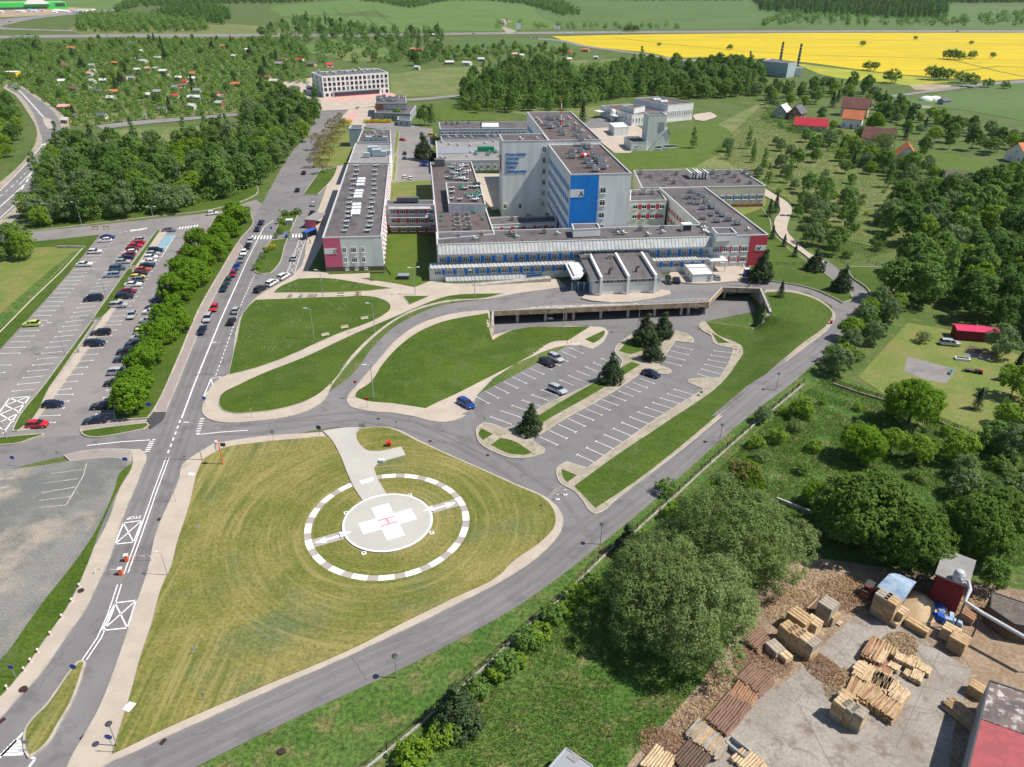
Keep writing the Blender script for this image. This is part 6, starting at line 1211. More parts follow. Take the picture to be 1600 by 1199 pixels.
for i, (p, k, c) in enumerate(Q): car(p, dn, k, c, '%s %s in the queue on the main road, %s from the zebra crossing' % (cnm(c), k, ORD[i]), 'queue on the main road')
for p, hd, k, c, lb in [((264, 359.5), (10, -.4), s_, 'grey', 'grey saloon crossing at the far end of the blue bays'), ((206, 492), (-4.5, 8), s_, 'silver', 'silver saloon driving along the aisle of the left car park'), ((369, 484.5), (4.5, -8), h_, 'silver', 'silver hatchback in the lay-by beside the big left lawn'), ((362, 502), (4.5, -8), h_, 'black', 'black hatchback in the lay-by beside the big left lawn'),
 ((408.5, 347.5), (4.5, -8), s_, 'navy', 'dark blue saloon just beyond the zebra crossing, upper one'), ((403, 357.5), (4.5, -8), s_, 'navy', 'dark blue saloon just beyond the zebra crossing, lower one'), ((459.5, 403), (4.2, -8), h_, 'silver', 'silver hatchback on the white hatched strip of the side street'), ((482, 347.5), (4.2, -8), h_, 'crimson', 'dark red hatchback by the blue bus shelter'), ((488, 332.5), (4.2, -8), h_, 'black', 'black hatchback beyond the bus shelter'), ((443, 432), (8, -4.6), e_, 'white', 'uppermost of two white estate cars parked by the path corner'), ((425, 442), (8, -4.6), e_, 'white', 'lower of two white estate cars parked by the path corner'), ((407, 451.5), (8, -4.6), e_, 'black', 'black estate car parked below the two white ones'),
 ((465, 297), (4, -8), h_, 'navy', 'dark blue hatchback on the far main road near the lawn island'), ((475, 270), (4, -8), h_, 'black', 'black hatchback on the far main road by the brown trees'), ((490, 318.5), (4, -8), s_, 'silver', 'silver saloon in the side street beside the long block'),
 ((629.5, 219), (8, 1), h_, 'red', 'red hatchback alone in the rear hospital yard'), ((632.5, 240), (0, -8), e_, 'black', 'black estate car in the rear hospital yard'), ((632, 247.5), (0, -8), h_, 'blue', 'blue hatchback behind the black estate in the rear yard'), ((632.5, 276.5), (0, -8), h_, 'white', 'white hatchback at the near end of the rear yard'), ((641.5, 278.5), (0, -8), h_, 'white', 'second white hatchback at the near end of the rear yard'), ((664, 254), (8, .5), e_, 'blue', 'bright blue estate car beside the left wing, far one'), ((663, 259), (8, .5), s_, 'blue', 'bright blue saloon beside the left wing, near one'), ((559, 169), (-5, -8), v_k, 'white', 'white van in the yard by the grey clinic'), ((675, 212), (8, 0), v_k, 'yellow', 'yellow van at the corner of the farthest pavilion'),
 ((807.5, 458.5), (1, -8), h_, 'black', 'leftmost black hatchback on the hospital forecourt'), ((823, 458), (1, -8), h_, 'silver', 'silver hatchback between two black cars on the forecourt'), ((853, 457), (1, -8), h_, 'black', 'black hatchback on the forecourt left of the emergency hall'), ((1044, 439), (-3, -8), s_, 'black', 'left of two black cars right of the emergency hall'), ((1057.5, 437.5), (-3, -8), s_, 'navy', 'right of two black cars right of the emergency hall'), ((1120, 434), (-3, -8), s_, 'grey', 'dark car half hidden behind the white container cabin'), ((1103, 460), (5, -5), e_, 'navy', 'dark blue estate car at the edge of the deck'),
 ((728, 631), (9, 5), e_, 'blue', 'blue estate car in the first bay by the lawn bank'), ((855, 567), (9, 4.2), e_, 'black', 'black estate car in the lower car park next to a silver one'), ((868, 559.5), (9, 4.2), e_, 'silver', 'silver estate car in the lower car park next to a black one'), ((871, 609), (9, 4), e_, 'silver', 'silver people carrier in the middle of the lower car park'), ((1017.5, 584), (9, 3), s_, 'navy', 'dark blue saloon on the far side of the middle island'), ((1484, 536), (9, .8), e_, 'silver', 'silver green estate car on the garden lawn'),
 ((860.5, 494), (1, -9), h_, 'silver', 'silver hatchback in the shade under the deck'), ((1087, 477), (1, -9), v_k, 'white', 'white van in the shade under the deck'), ((332, 333), (8, -1), h_, 'white', 'white car half hidden at the end of the maple row')]:
    car(p, hd, k, c, lb)
for p, hd, k, c, lb in [((44, 54.5), (9, 0), s_, 'navy', 'dark car far off on the highway at the upper left'), ((168, 56), (9, 0), h_, 'silver', 'silver car far off on the highway behind the allotments'), ((828, 59), (5, .4), v_k, 'white', 'white van at the highway junction'), ((834, 59.5), (5, .6), v_k, 'silver', 'silver van at the highway junction'), ((839, 60), (5, .6), s_, 'navy', 'dark saloon at the highway junction'), ((969, 53), (9, 0), s_, 'grey', 'dark grey car on the highway above the yellow field'), ((1496, 49.5), (9, 0), v_k, 'paleblue', 'pale blue van on the highway above the yellow field'), ((704, 53.2), (9, 0), h_, 'white', 'white car on the highway behind the green field'), ((740, 52.8), (9, 0), s_, 'red', 'red car on the highway behind the green field'), ((6, 31), (9, -1), s_, 'grey', 'grey car on the market road at the upper left edge'), ((15, 34), (9, -1), s_, 'navy', 'dark car on the market road at the upper left'), ((21, 124), (9, 0), v_k, 'red', 'red van by the yellow kiosk at the start of the road')]:
    car(p, hd, k, c, lb, None, False)
def truck(px, hd, cc, lb):
    x, y = G(*px); x2, y2 = G(px[0]+hd[0], px[1]+hd[1]); e = empty('lorry', (x, y, .1), lb, 'lorry', None, math.atan2(y2-y, x2-x))
    b = MB(); b.box((-1.5, 0, 2.3), (7.5, 2.5, 2.8), M[cc]); b.build('cargo_box', e, off=(0, 0, 0)); b = MB(); b.box((3.4, 0, 1.7), (2.0, 2.4, 2.3), M['paint_white'], taper=.92); b.build('cab', e, off=(0, 0, 0)); b = MB(); b.box((4.42, 0, 2.1), (.08, 2.1, .9), M['car_glass']); b.build('window', e, off=(0, 0, 0))
    for xx in (3.3, -2.5, -4):
        for s in (-1.05, 1.05): obj('wheel', PROTO['estate']['wheel'], e, (xx, s, .5), 0, 1.45)
truck((891, 55), (9, 0), 'frame_white', 'white lorry on the highway beside the yellow field')
# ------------------------------------------------------------------ people
mat('skin', (.5, .3, .22), rough=.6); mat('cloth_white', (.7, .7, .68)); mat('cloth_dark', (.02, .022, .03)); mat('cloth_red', (.45, .03, .04)); mat('cloth_blue', (.1, .16, .3)); mat('hair_dark', (.025, .018, .014))
def person(px, pose, rz, shirt, trousers, lb, up=0.0):
    V = []; Ed = []; R = []
    def add(p, r, par=None):
        V.append(p); R.append(r); 
        if par is not None: Ed.append((par, len(V)-1))
        return len(V)-1
    sit = pose == 'sit'; hz = .5 if sit else .92
    pel = add((0, 0, hz), .13); wa = add((0, 0, hz+.2), .125, pel); ch = add((0, .0, hz+.42), .145, wa); nk = add((0, .01, hz+.58), .06, ch); hb = add((0, .02, hz+.66), .085, nk); ht = add((0, .01, hz+.78), .08, hb); add((0, -.085, hz+.7), .018, hb)
    for s in (-1, 1): add((s*.085, .02, hz+.72), .018, hb)
    for s in (-1, 1):
        k = .14*s if pose == 'walk' else 0
        hp_ = add((s*.1, 0, hz-.06), .1, pel)
        if sit: kn = add((s*.12, -.42, hz-.02), .075, hp_); an = add((s*.12, -.44, .09), .045, kn)
        else: kn = add((s*.1, -.04-k, .48), .07, hp_); an = add((s*.1, .05-k*1.6 if k > 0 else .22, .09 if k >= 0 else .13), .045, kn)
        add((s*.11, V[an][1]-.16, .05), .04, an)
        sh = add((s*.19, 0, hz+.48), .065, ch); el = add((s*.26, .03+k*1.2, hz+.2), .048, sh); wr = add((s*.26, -.1+k*1.6, hz-.02 if not sit else hz+.1), .032, el); pa = add((s*.26, -.14+k*1.7, hz-.09 if not sit else hz+.08), .036, wr)
        for f in range(4): a = add((s*.26-.03+.02*f, -.16+k*1.7-.008*f, hz-.14 if not sit else hz+.05), .011, pa); add((s*.26-.03+.02*f, -.165+k*1.7, hz-.185+.01*abs(f-1) if not sit else hz+.01), .009, a)
        a = add((s*.26-s*.045, -.17+k*1.7, hz-.1 if not sit else hz+.08), .011, pa); add((s*.26-s*.055, -.2+k*1.7, hz-.13 if not sit else hz+.05), .01, a)
    me = bpy.data.meshes.new('person'); me.from_pydata(V, Ed, []); o = bpy.data.objects.new('person', me); COL.objects.link(o)
    sm_ = o.modifiers.new('s', 'SKIN'); 
    for i, sv_ in enumerate(me.skin_vertices[0].data): sv_.radius = (R[i], R[i]); sv_.use_root = (i == 0)
    ss = o.modifiers.new('u', 'SUBSURF'); ss.levels = 1
    bpy.context.view_layer.update(); me2 = bpy.data.meshes.new_from_object(o.evaluated_get(bpy.context.evaluated_depsgraph_get())); bpy.data.objects.remove(o)
    for q in (shirt, trousers, 'skin', 'cloth_dark'): me2.materials.append(M[q])
    for p in me2.polygons:
        c = p.center; p.use_smooth = True
        p.material_index = 2 if c.z > hz+.56 or (abs(c.x) > .2 and c.z < hz+.18) else (0 if c.z > hz+.02 else (3 if c.z < .1 else 1))
    e = obj('person', me2, None, G3(*px, up), rz); tag(e, lb, 'person')
    h = MB(); h.lathe((0, .02, hz+.7), [(.105, .0), (.112, .06), (.095, .12), (.05, .165), (.01, .18)], M['hair_dark'], 12); h.build('hair', e, off=(0, 0, 0))
    y = MB()
    for s in (-1, 1): y.box((s*.033, -.078, hz+.725), (.022, .02, .014), M['cloth_dark'])
    y.box((0, -.08, hz+.655), (.045, .02, .012), M['cloth_red']); y.build('face', e, off=(0, 0, 0))
    return e
person((123.5, 552), 'walk', -.6, 'cloth_white', 'cloth_dark', 'person in white top and dark trousers walking on the median path', .1)
person((559.5, 462.8), 'sit', .05, 'cloth_red', 'cloth_dark', 'person in red sitting on the bench by the straight path', .12)
person((1159.5, 420), 'stand', .4, 'cloth_white', 'cloth_blue', 'person in white top standing near the blue toilet cabin', .1)
person((485, 382), 'stand', 1.2, 'cloth_dark', 'cloth_dark', 'person in dark clothes on the paving below the bus shelter', .1)
# ------------------------------------------------------------------ vegetation
leafmat('leaf_maple', (0.099, 0.213, 0.011), (0.163, 0.291, 0.023)); leafmat('leaf_wood', (.098, .195, .034), (.165, .275, .068)); leafmat('leaf_olive', (.125, .2, .07), (.2, .27, .12)); leafmat('leaf_dark', (.07, .155, .03), (.12, .215, .05)); leafmat('leaf_fresh', (0.149, 0.269, 0.021), (0.224, 0.328, 0.045))
leafmat('leaf_willow', (.14, .205, .06), (.215, .285, .105), .3); leafmat('leaf_chestnut', (.085, .165, .024), (.14, .225, .046)); leafmat('leaf_pine', (.035, .06, .026), (.06, .09, .036), .3, .1); leafmat('leaf_spruce', (.02, .05, .022), (.04, .075, .032), .3, .1); leafmat('leaf_brown', (0.204, 0.187, 0.063), (0.265, 0.219, 0.094), .25); leafmat('leaf_yellow', (.55, .42, .02), (.6, .5, .05)); leafmat('leaf_blossom', (.35, .36, .28), (.5, .5, .42)); leafmat('leaf_copper', (0.099, 0.050, 0.043), (0.142, 0.071, 0.057))
mat('bark', (.09, .07, .055), fine=.3); mat('bark_pale', (.35, .33, .3), fine=.3)
def leaf_quads(C, N, size, rng, aspect=.7):
    n = len(C); t = rng.normal(size=(n, 3)); N = N/np.linalg.norm(N, axis=1, keepdims=True); t -= N*(t*N).sum(1, keepdims=True); t /= np.linalg.norm(t, axis=1, keepdims=True)+1e-9; b = np.cross(N, t)
    s = size*rng.uniform(.65, 1.25, (n, 1))/2; v = np.empty((n, 4, 3)); v[:, 0] = C-t*s; v[:, 1] = C-b*s*aspect; v[:, 2] = C+t*s; v[:, 3] = C+b*s*aspect
    return v.reshape(-1, 3)
def leafmesh(name, V, mt, more=None):
    n = len(V)//4; me = bpy.data.meshes.new(name); me.vertices.add(len(V)); me.vertices.foreach_set('co', V.astype(np.float32).ravel()); me.loops.add(n*4); me.loops.foreach_set('vertex_index', np.arange(n*4, dtype=np.int32)); me.polygons.add(n); me.polygons.foreach_set('loop_start', np.arange(0, n*4, 4, dtype=np.int32)); me.polygons.foreach_set('loop_total', np.full(n, 4, dtype=np.int32)); me.materials.append(mt); me.update(calc_edges=True); return me
def clumps(lobes, n, size, seed, per=28, rc=.7, fill=.22, aspect=.7, gap=0.0):
    """leaves gathered in clumps over the lobes of a crown"""
    rng = np.random.default_rng(seed); lobes = np.array(lobes, float); area = (lobes[:, 3]*lobes[:, 4]+lobes[:, 4]*lobes[:, 5]+lobes[:, 3]*lobes[:, 5]); K = max(6, int(n*(1-fill)/per))
    li = rng.choice(len(lobes), K*2, p=area/area.sum()); d = rng.normal(size=(K*2, 3)); d /= np.linalg.norm(d, axis=1, keepdims=True); d[:, 2] = np.where(d[:, 2] < -.55, -d[:, 2], d[:, 2]); L = lobes[li]; cc = L[:, :3]+d*L[:, 3:]*rng.uniform(.82, 1.04, (K*2, 1))
    dep = np.zeros(K*2)
    for l in lobes: q = (((cc-l[:3])/l[3:])**2).sum(1); dep = np.maximum(dep, 1-q)
    k = np.where(dep < .35)[0][:K]; cc, d = cc[k], d[k]
    rr = rc*rng.uniform(.6, 1.25, len(cc)); P = []; N = []
    o = rng.normal(size=(len(cc), per, 3)); o /= np.linalg.norm(o, axis=2, keepdims=True); o *= rng.uniform(.2, 1, (len(cc), per, 1))**.5
    P = (cc[:, None]+o*rr[:, None, None]).reshape(-1, 3); N = (d[:, None]*.5+o*.8+np.array([0, 0, .45])+rng.normal(size=o.shape)*.3).reshape(-1, 3)
    m_ = int(n*fill); li = rng.choice(len(lobes), m_, p=area/area.sum()); dd = rng.normal(size=(m_, 3)); dd /= np.linalg.norm(dd, axis=1, keepdims=True); L = lobes[li]; Pi = L[:, :3]+dd*L[:, 3:]*rng.uniform(.35, .85, (m_, 1))
    P = np.vstack([P, Pi]); N = np.vstack([N, dd+np.array([0, 0, .4])+rng.normal(size=dd.shape)*.3]); return leaf_quads(P, N, size, rng, aspect)
def trunk_mesh(h, r, lobes, mt='bark', nl=5, seed=0):
    b = MB(); rd = random.Random(seed); b.tube([(0, 0, -.3), (.05*h*rd.uniform(-.3, .3), 0, h*.4), (rd.uniform(-.04, .04)*h, rd.uniform(-.04, .04)*h, h*.8)], [r, r*.75, r*.3], M[mt], 7)
    for i in range(min(nl, len(lobes))):
        l = lobes[(i*3+1) % len(lobes)]; z0 = h*rd.uniform(.3, .5); b.tube([(0, 0, z0), (l[0]*.5, l[1]*.5, z0+(l[2]-z0)*.6), (l[0]*.95, l[1]*.95, l[2])], [r*.45, r*.3, r*.1], M[mt], 5)
    return b.mesh('trunk')
def round_lobes(h, r, seed, k=7, z0=.07, squash=.9):
    rd = random.Random(seed); L = [(0, 0, h*(z0+1)/2, r*.72, r*.72, h*(1-z0)/2*.95)]
    for i in range(k):
        a = 2*PI*i/k+rd.uniform(-.4, .4); q = rd.uniform(.4, .62)*r; z = h*(z0+(1-z0)*rd.uniform(.22, .72)); s = r*rd.uniform(.36, .52); L.append((q*math.cos(a), q*math.sin(a), z, s, s, s*squash))
    L.append((rd.uniform(-.2, .2)*r, rd.uniform(-.2, .2)*r, h*.86, r*.4, r*.4, h*.12)); return L
TREES = {}
def ttype(name, leaf, h, r, n, size, variants=3, rc=.7, per=28, lobef=None, bark='bark', tr=.16, fill=.22, aspect=.7, label=None):
    TREES[name] = []
    for v in range(variants):
        sd = hash((name, v)) % 1000 if False else sum(map(ord, name))*7+v; L = lobef(h, r, sd) if lobef else round_lobes(h, r, sd)
        TREES[name].append((leafmesh('crown', clumps(L, n, size, sd, per, rc, fill, aspect), M[leaf]), trunk_mesh(h, tr, L, bark, seed=sd)))
def column_lobes(h, r, sd):
    rd = random.Random(sd); return [(rd.uniform(-.25, .25)*r, rd.uniform(-.25, .25)*r, h*(.22+.74*i/5), r*(1.0-.13*i)*rd.uniform(.8, 1.1), r*(1.0-.13*i)*rd.uniform(.8, 1.1), h*.13) for i in range(6)]
def bush_lobes(h, r, sd):
    rd = random.Random(sd); return [(0, 0, h*.5, r*.8, r*.8, h*.5)]+[(math.cos(a+sd)*r*.5, math.sin(a+sd)*r*.5, h*rd.uniform(.3, .65), r*.5, r*.5, h*.35) for a in (0, 1.3, 2.6, 3.9, 5.1)]
def spruce(h, r, n, sd):
    rng = np.random.default_rng(sd); t = rng.uniform(0, 1, n)**.75; tier = np.floor(t*11)/11+rng.uniform(0, .06, n); z = h*(.06+.92*tier); rad = r*(1-tier)**.9*rng.uniform(.25, 1.05, n); a = rng.uniform(0, 2*PI, n); a = a+.25*np.sin(a*7+tier*20)
    P = np.stack([rad*np.cos(a), rad*np.sin(a), z-rad*.28], 1); N = np.stack([np.cos(a)*.5, np.sin(a)*.5, np.full(n, .9)], 1)+rng.normal(size=(n, 3))*.35; return leaf_quads(P, N, .5, rng, .45)
ttype('maple', 'leaf_maple', 7.4, 3.9, 4200, .46, 4, .62, 24); ttype('ash', 'leaf_wood', 11, 4.6, 3200, .62, 4, .85); ttype('alder', 'leaf_dark', 12, 4.2, 3000, .6, 3, .8); ttype('sallow', 'leaf_olive', 9, 4.6, 3200, .55, 3, .8); ttype('birch', 'leaf_wood', 13, 2.8, 2200, .5, 3, .6, 20, column_lobes, 'bark_pale', .12); ttype('poplar', 'leaf_olive', 15, 2.6, 2400, .55, 3, .6, 22, column_lobes)
ttype('limetree', 'leaf_fresh', 8.5, 4.2, 4200, .45, 3, .6, 22); ttype('pine', 'leaf_pine', 6.6, 2.9, 5200, .36, 3, .5, 24, lambda h, r, s: [(.12*r*math.cos(s+i*2.1), .12*r*math.sin(s+i*2.1), h*(.17+.15*i), r*(1-.165*i), r*(1-.165*i), h*.16) for i in range(6)], tr=.18); ttype('willow', 'leaf_willow', 13, 8.2, 26000, .34, 2, .75, 40, lambda h, r, s: round_lobes(h, r, s, 11, .18), tr=.4, aspect=.5); ttype('chestnut', 'leaf_chestnut', 12.5, 6.8, 15000, .46, 3, .62, 26, lambda h, r, s: round_lobes(h, r, s, 10, .2), tr=.35); ttype('nearlime', 'leaf_maple', 9.5, 5.2, 15000, .36, 2, .55, 26, lambda h, r, s: round_lobes(h, r, s, 10, .1), tr=.3)
ttype('shrub', 'leaf_fresh', 2.6, 1.7, 1100, .3, 3, .35, 20, bush_lobes, tr=.05); ttype('hedge', 'leaf_wood', 3.0, 2.0, 1200, .34, 3, .4, 20, bush_lobes, tr=.05); ttype('sallowbush', 'leaf_willow', 2.6, 2.0, 1300, .28, 2, .4, 20, bush_lobes, tr=.05); ttype('brown', 'leaf_brown', 9, 4.0, 1300, .42, 3, .5, 10, fill=.1, tr=.15); ttype('yellowbush', 'leaf_yellow', 1.3, 1.2, 500, .25, 2, .25, 16, bush_lobes, tr=.03); ttype('blossom', 'leaf_blossom', 4.5, 2.4, 1200, .34, 2, .45, 18); ttype('copper', 'leaf_copper', 8, 3.2, 1800, .5, 1, .6)
TREES['spruce'] = []
for v in range(3): TREES['spruce'].append((leafmesh('crown', spruce(9, 2.5, 2200, 40+v), M['leaf_spruce']), trunk_mesh(9, .16, [(0, 0, 8, 0, 0, 0)], seed=v)))
KN = dict(maple='maple_tree', ash='broadleaf_tree', alder='alder_tree', sallow='sallow_tree', birch='birch_tree', poplar='poplar_tree', limetree='lime_tree', pine='pine_tree', willow='willow_tree', chestnut='chestnut_tree', nearlime='lime_tree', shrub='shrub', hedge='shrub', sallowbush='shrub', brown='bare_tree', yellowbush='flowering_shrub', blossom='blossom_tree', copper='copper_tree', spruce='spruce_tree')
def tree(kind, xy, sc, lb, group=None, parts=True, sq=1.0):
    vs = TREES[kind]; cr, tk = vs[random.randrange(len(vs))]; z = H1(*xy); cat = KN[kind].replace('_', ' ')
    e = empty(KN[kind], (*xy, z), lb, cat, group, random.uniform(0, 6.28)); e.scale = (sc, sc, sc*sq*random.uniform(.92, 1.08)); obj('crown', cr, e); obj('trunk', tk, e); return e
def scatter(poly, d, n=None, seed=1, avoid=(), px=True):
    W = GP(poly) if px else poly; AV = [GP(a) for a in avoid]; xs = [p[0] for p in W]; ys = [p[1] for p in W]; rd = random.Random(seed); out = []; cell = {}
    A = abs(area2(W))/2; tries = int(A/d/d*14)+50
    for _ in range(tries):
        p = (rd.uniform(min(xs), max(xs)), rd.uniform(min(ys), max(ys)))
        if not inside(p, W) or any(inside(p, a) for a in AV): continue
        k = (int(p[0]//d), int(p[1]//d))
        if any((q[0]-p[0])**2+(q[1]-p[1])**2 < d*d for i in (-1, 0, 1) for j in (-1, 0, 1) for q in cell.get((k[0]+i, k[1]+j), ())): continue
        cell.setdefault(k, []).append(p); out.append(p)
        if n and len(out) >= n: break
    return out
LOOK = dict(maple='bright green', ash='mid green', alder='dark green', sallow='greyish green', birch='slender', poplar='tall narrow', limetree='light green', pine='dark rounded', spruce='dark conical', shrub='fresh green', hedge='dense green', sallowbush='silvery', brown='brownish thin', blossom='white flowering', copper='dark copper', chestnut='dense green', willow='silvery', nearlime='bright green', yellowbush='yellow')
def wood(poly, d, kinds, where, seed, sc=(.8, 1.2), avoid=(), n=None, rank=10, front='front'):
    P = scatter(poly, d, n, seed, avoid); rd = random.Random(seed+5); P.sort(key=lambda p: p[1]); nr = max(1, math.ceil(len(P)/rank)); i = 0; r = 0
    while i < len(P):
        R = sorted(P[i:i+rank], key=lambda p: p[0]/p[1]); i += rank
        for j, p in enumerate(R):
            k = rd.choice(kinds); pos = '%s from left in %s rank' % (ORD[j], ORD[min(r, 58)]) if nr > 1 else '%s from left' % ORD[j]
            tree(k, p, rd.uniform(*sc), '%s %s %s, %s' % (LOOK[k], KN[k].replace('_', ' '), where, pos), 'trees '+where)
        r += 1
    return len(P)
# maple row between the car park and the main road
MR = [(213, 610), (228, 575), (222, 600), (240, 555), (246, 530), (262, 520), (258, 498), (275, 480), (284, 505), (290, 460), (300, 440), (305, 420), (312, 432), (318, 402), (325, 415), (332, 385), (340, 395), (345, 368), (352, 378), (352, 350), (362, 358), (372, 340), (366, 330), (382, 335), (270, 455), (287, 425), (298, 400), (312, 378), (208, 632)]
P = sorted([(x, y+14, x) for x, y in MR], key=lambda q: -q[1])
for i, (x, y, _) in enumerate(P): tree('maple', G(x, y), random.uniform(.82, 1.08), 'bright green maple in the row beside the parked cars, %s from the near end' % ORD[i], 'maple row along the main road')
# woods
WN = 0
WN += wood([(40, 352), (60, 305), (85, 290), (80, 262), (102, 238), (165, 240), (250, 228), (360, 218), (385, 185), (440, 152), (500, 172), (490, 200), (436, 268), (396, 298), (320, 322), (250, 336), (60, 357)], 7.6, ['ash', 'ash', 'sallow', 'alder', 'sallow', 'limetree', 'birch', 'limetree', 'poplar'], 'in the left wood', 11, (.85, 1.25), avoid=[[(160, 205), (380, 190), (385, 215), (320, 225), (230, 240), (165, 236)]], n=250, rank=14)
wood([(-40, 300), (-40, 145), (2, 150), (26, 182), (38, 212), (26, 240), (0, 262)], 8.5, ['alder', 'ash', 'limetree'], 'left of the bypass', 12, (.8, 1.15), rank=12)
wood([(722, 172), (730, 135), (800, 108), (880, 110), (900, 150), (880, 180), (800, 176)], 10, ['ash', 'birch', 'alder', 'birch'], 'behind the farthest pavilion', 13, (.85, 1.25), rank=12)
wood([(900, 170), (905, 130), (960, 120), (1000, 104), (1060, 112), (1120, 105), (1192, 112), (1190, 150), (1100, 156), (1000, 152), (940, 160)], 10, ['ash', 'sallow', 'birch', 'alder', 'ash'], 'behind the technical hall', 14, (.9, 1.35), rank=12)
wood([(1385, 345), (1398, 318), (1480, 312), (1600, 295), (1640, 300), (1640, 520), (1560, 500), (1480, 480), (1410, 478), (1372, 462), (1385, 425), (1420, 420), (1430, 395), (1390, 380)], 6.9, ['ash', 'alder', 'limetree', 'sallow', 'birch', 'ash'], 'in the right wood', 15, (.9, 1.25), rank=14, avoid=[[(1322, 418), (1415, 420), (1410, 440), (1380, 470), (1352, 450)], [(1385, 385), (1470, 380), (1460, 410), (1400, 412)]], n=230)
wood([(1240, 335), (1260, 300), (1330, 320), (1330, 380), (1300, 410), (1265, 385)], 7.5, ['birch', 'sallow', 'ash'], 'by the far footpath', 16, (.55, .9))
wood([(1280, 560), (1330, 525), (1372, 470), (1410, 480), (1400, 510), (1350, 560), (1300, 600)], 4.6, ['sallow', 'hedge', 'limetree', 'sallowbush'], 'in the bend hedge', 17, (.5, .85))
wood([(1275, 585), (1318, 540), (1376, 476), (1392, 486), (1340, 545), (1292, 598)], 3.0, ['hedge', 'shrub', 'sallowbush'], 'low in the bend hedge', 27, (.8, 1.5), n=60)
wood([(1180, 230), (1260, 222), (1420, 280), (1500, 305), (1420, 310), (1290, 285)], 12, ['sallow', 'sallow', 'ash', 'birch'], 'on the pale meadow', 18, (.4, .85))
wood([(1110, 232), (1180, 230), (1250, 285), (1230, 320), (1150, 262)], 11, ['sallow', 'hedge', 'birch'], 'on the slope', 19, (.5, .8))
wood([(1195, 150), (1290, 130), (1340, 140), (1400, 165), (1470, 195), (1560, 215), (1600, 222), (1600, 245), (1500, 240), (1420, 225), (1380, 200), (1300, 160), (1240, 178), (1195, 172)], 9.5, ['alder', 'ash', 'limetree', 'spruce', 'ash', 'alder', 'hedge', 'sallow'], 'around the houses', 20, (.6, 1.1), avoid=[[(1210, 165), (1260, 165), (1300, 190), (1300, 215), (1235, 205), (1205, 190)], [(1295, 160), (1365, 160), (1365, 208), (1300, 208)], [(1430, 140), (1490, 150), (1480, 185), (1410, 175)], [(1340, 200), (1450, 230), (1445, 268), (1380, 262), (1330, 225)]], rank=12)
wood([(1290, 225), (1340, 228), (1390, 262), (1470, 268), (1480, 290), (1560, 290), (1600, 270), (1600, 300), (1470, 305), (1380, 285), (1310, 255)], 8, ['limetree', 'spruce', 'ash', 'sallow'], 'below the houses', 21, (.7, 1.05), avoid=[[(1470, 258), (1545, 262), (1545, 296), (1470, 292)]])
wood([(1230, 330), (1330, 300), (1400, 300), (1400, 400), (1330, 405), (1270, 390)], 9, ['hedge', 'sallowbush', 'shrub', 'hedge'], 'in the meadow scrub', 28, (.6, 1.3), n=70)
wood([(1490, 480), (1560, 485), (1640, 500), (1640, 560), (1570, 545), (1548, 515), (1500, 505)], 6, ['spruce', 'alder', 'alder'], 'around the red garage', 22, (.75, 1.1), avoid=[[(1495, 505), (1550, 505), (1550, 545), (1490, 545)]])
wood([(1540, 610), (1600, 560), (1640, 570), (1640, 720), (1600, 690), (1560, 665)], 5.5, ['spruce', 'hedge', 'alder', 'limetree'], 'at the garden edge', 23, (.6, 1.0))
wood([(1380, 690), (1440, 680), (1600, 720), (1640, 800), (1560, 830), (1480, 780), (1400, 740)], 4.6, ['hedge', 'limetree', 'sallow', 'shrub'], 'in the right thicket', 24, (.5, .9))
BT = sorted(((492, 262, .9), (500, 250, 1), (496, 235, 1), (508, 240, 1.1), (512, 225, 1), (522, 232, .95), (520, 212, 1.05), (528, 218, 1), (532, 200, 1), (538, 208, .9), (515, 252, .9), (505, 272, .8)), key=lambda q: -q[1])
for i, (x, y, s) in enumerate(BT): tree('brown', G(x, y), s*.95, 'brownish thin tree on the dry verge, %s from the near end' % ORD[i], 'thin trees on the dry verge')
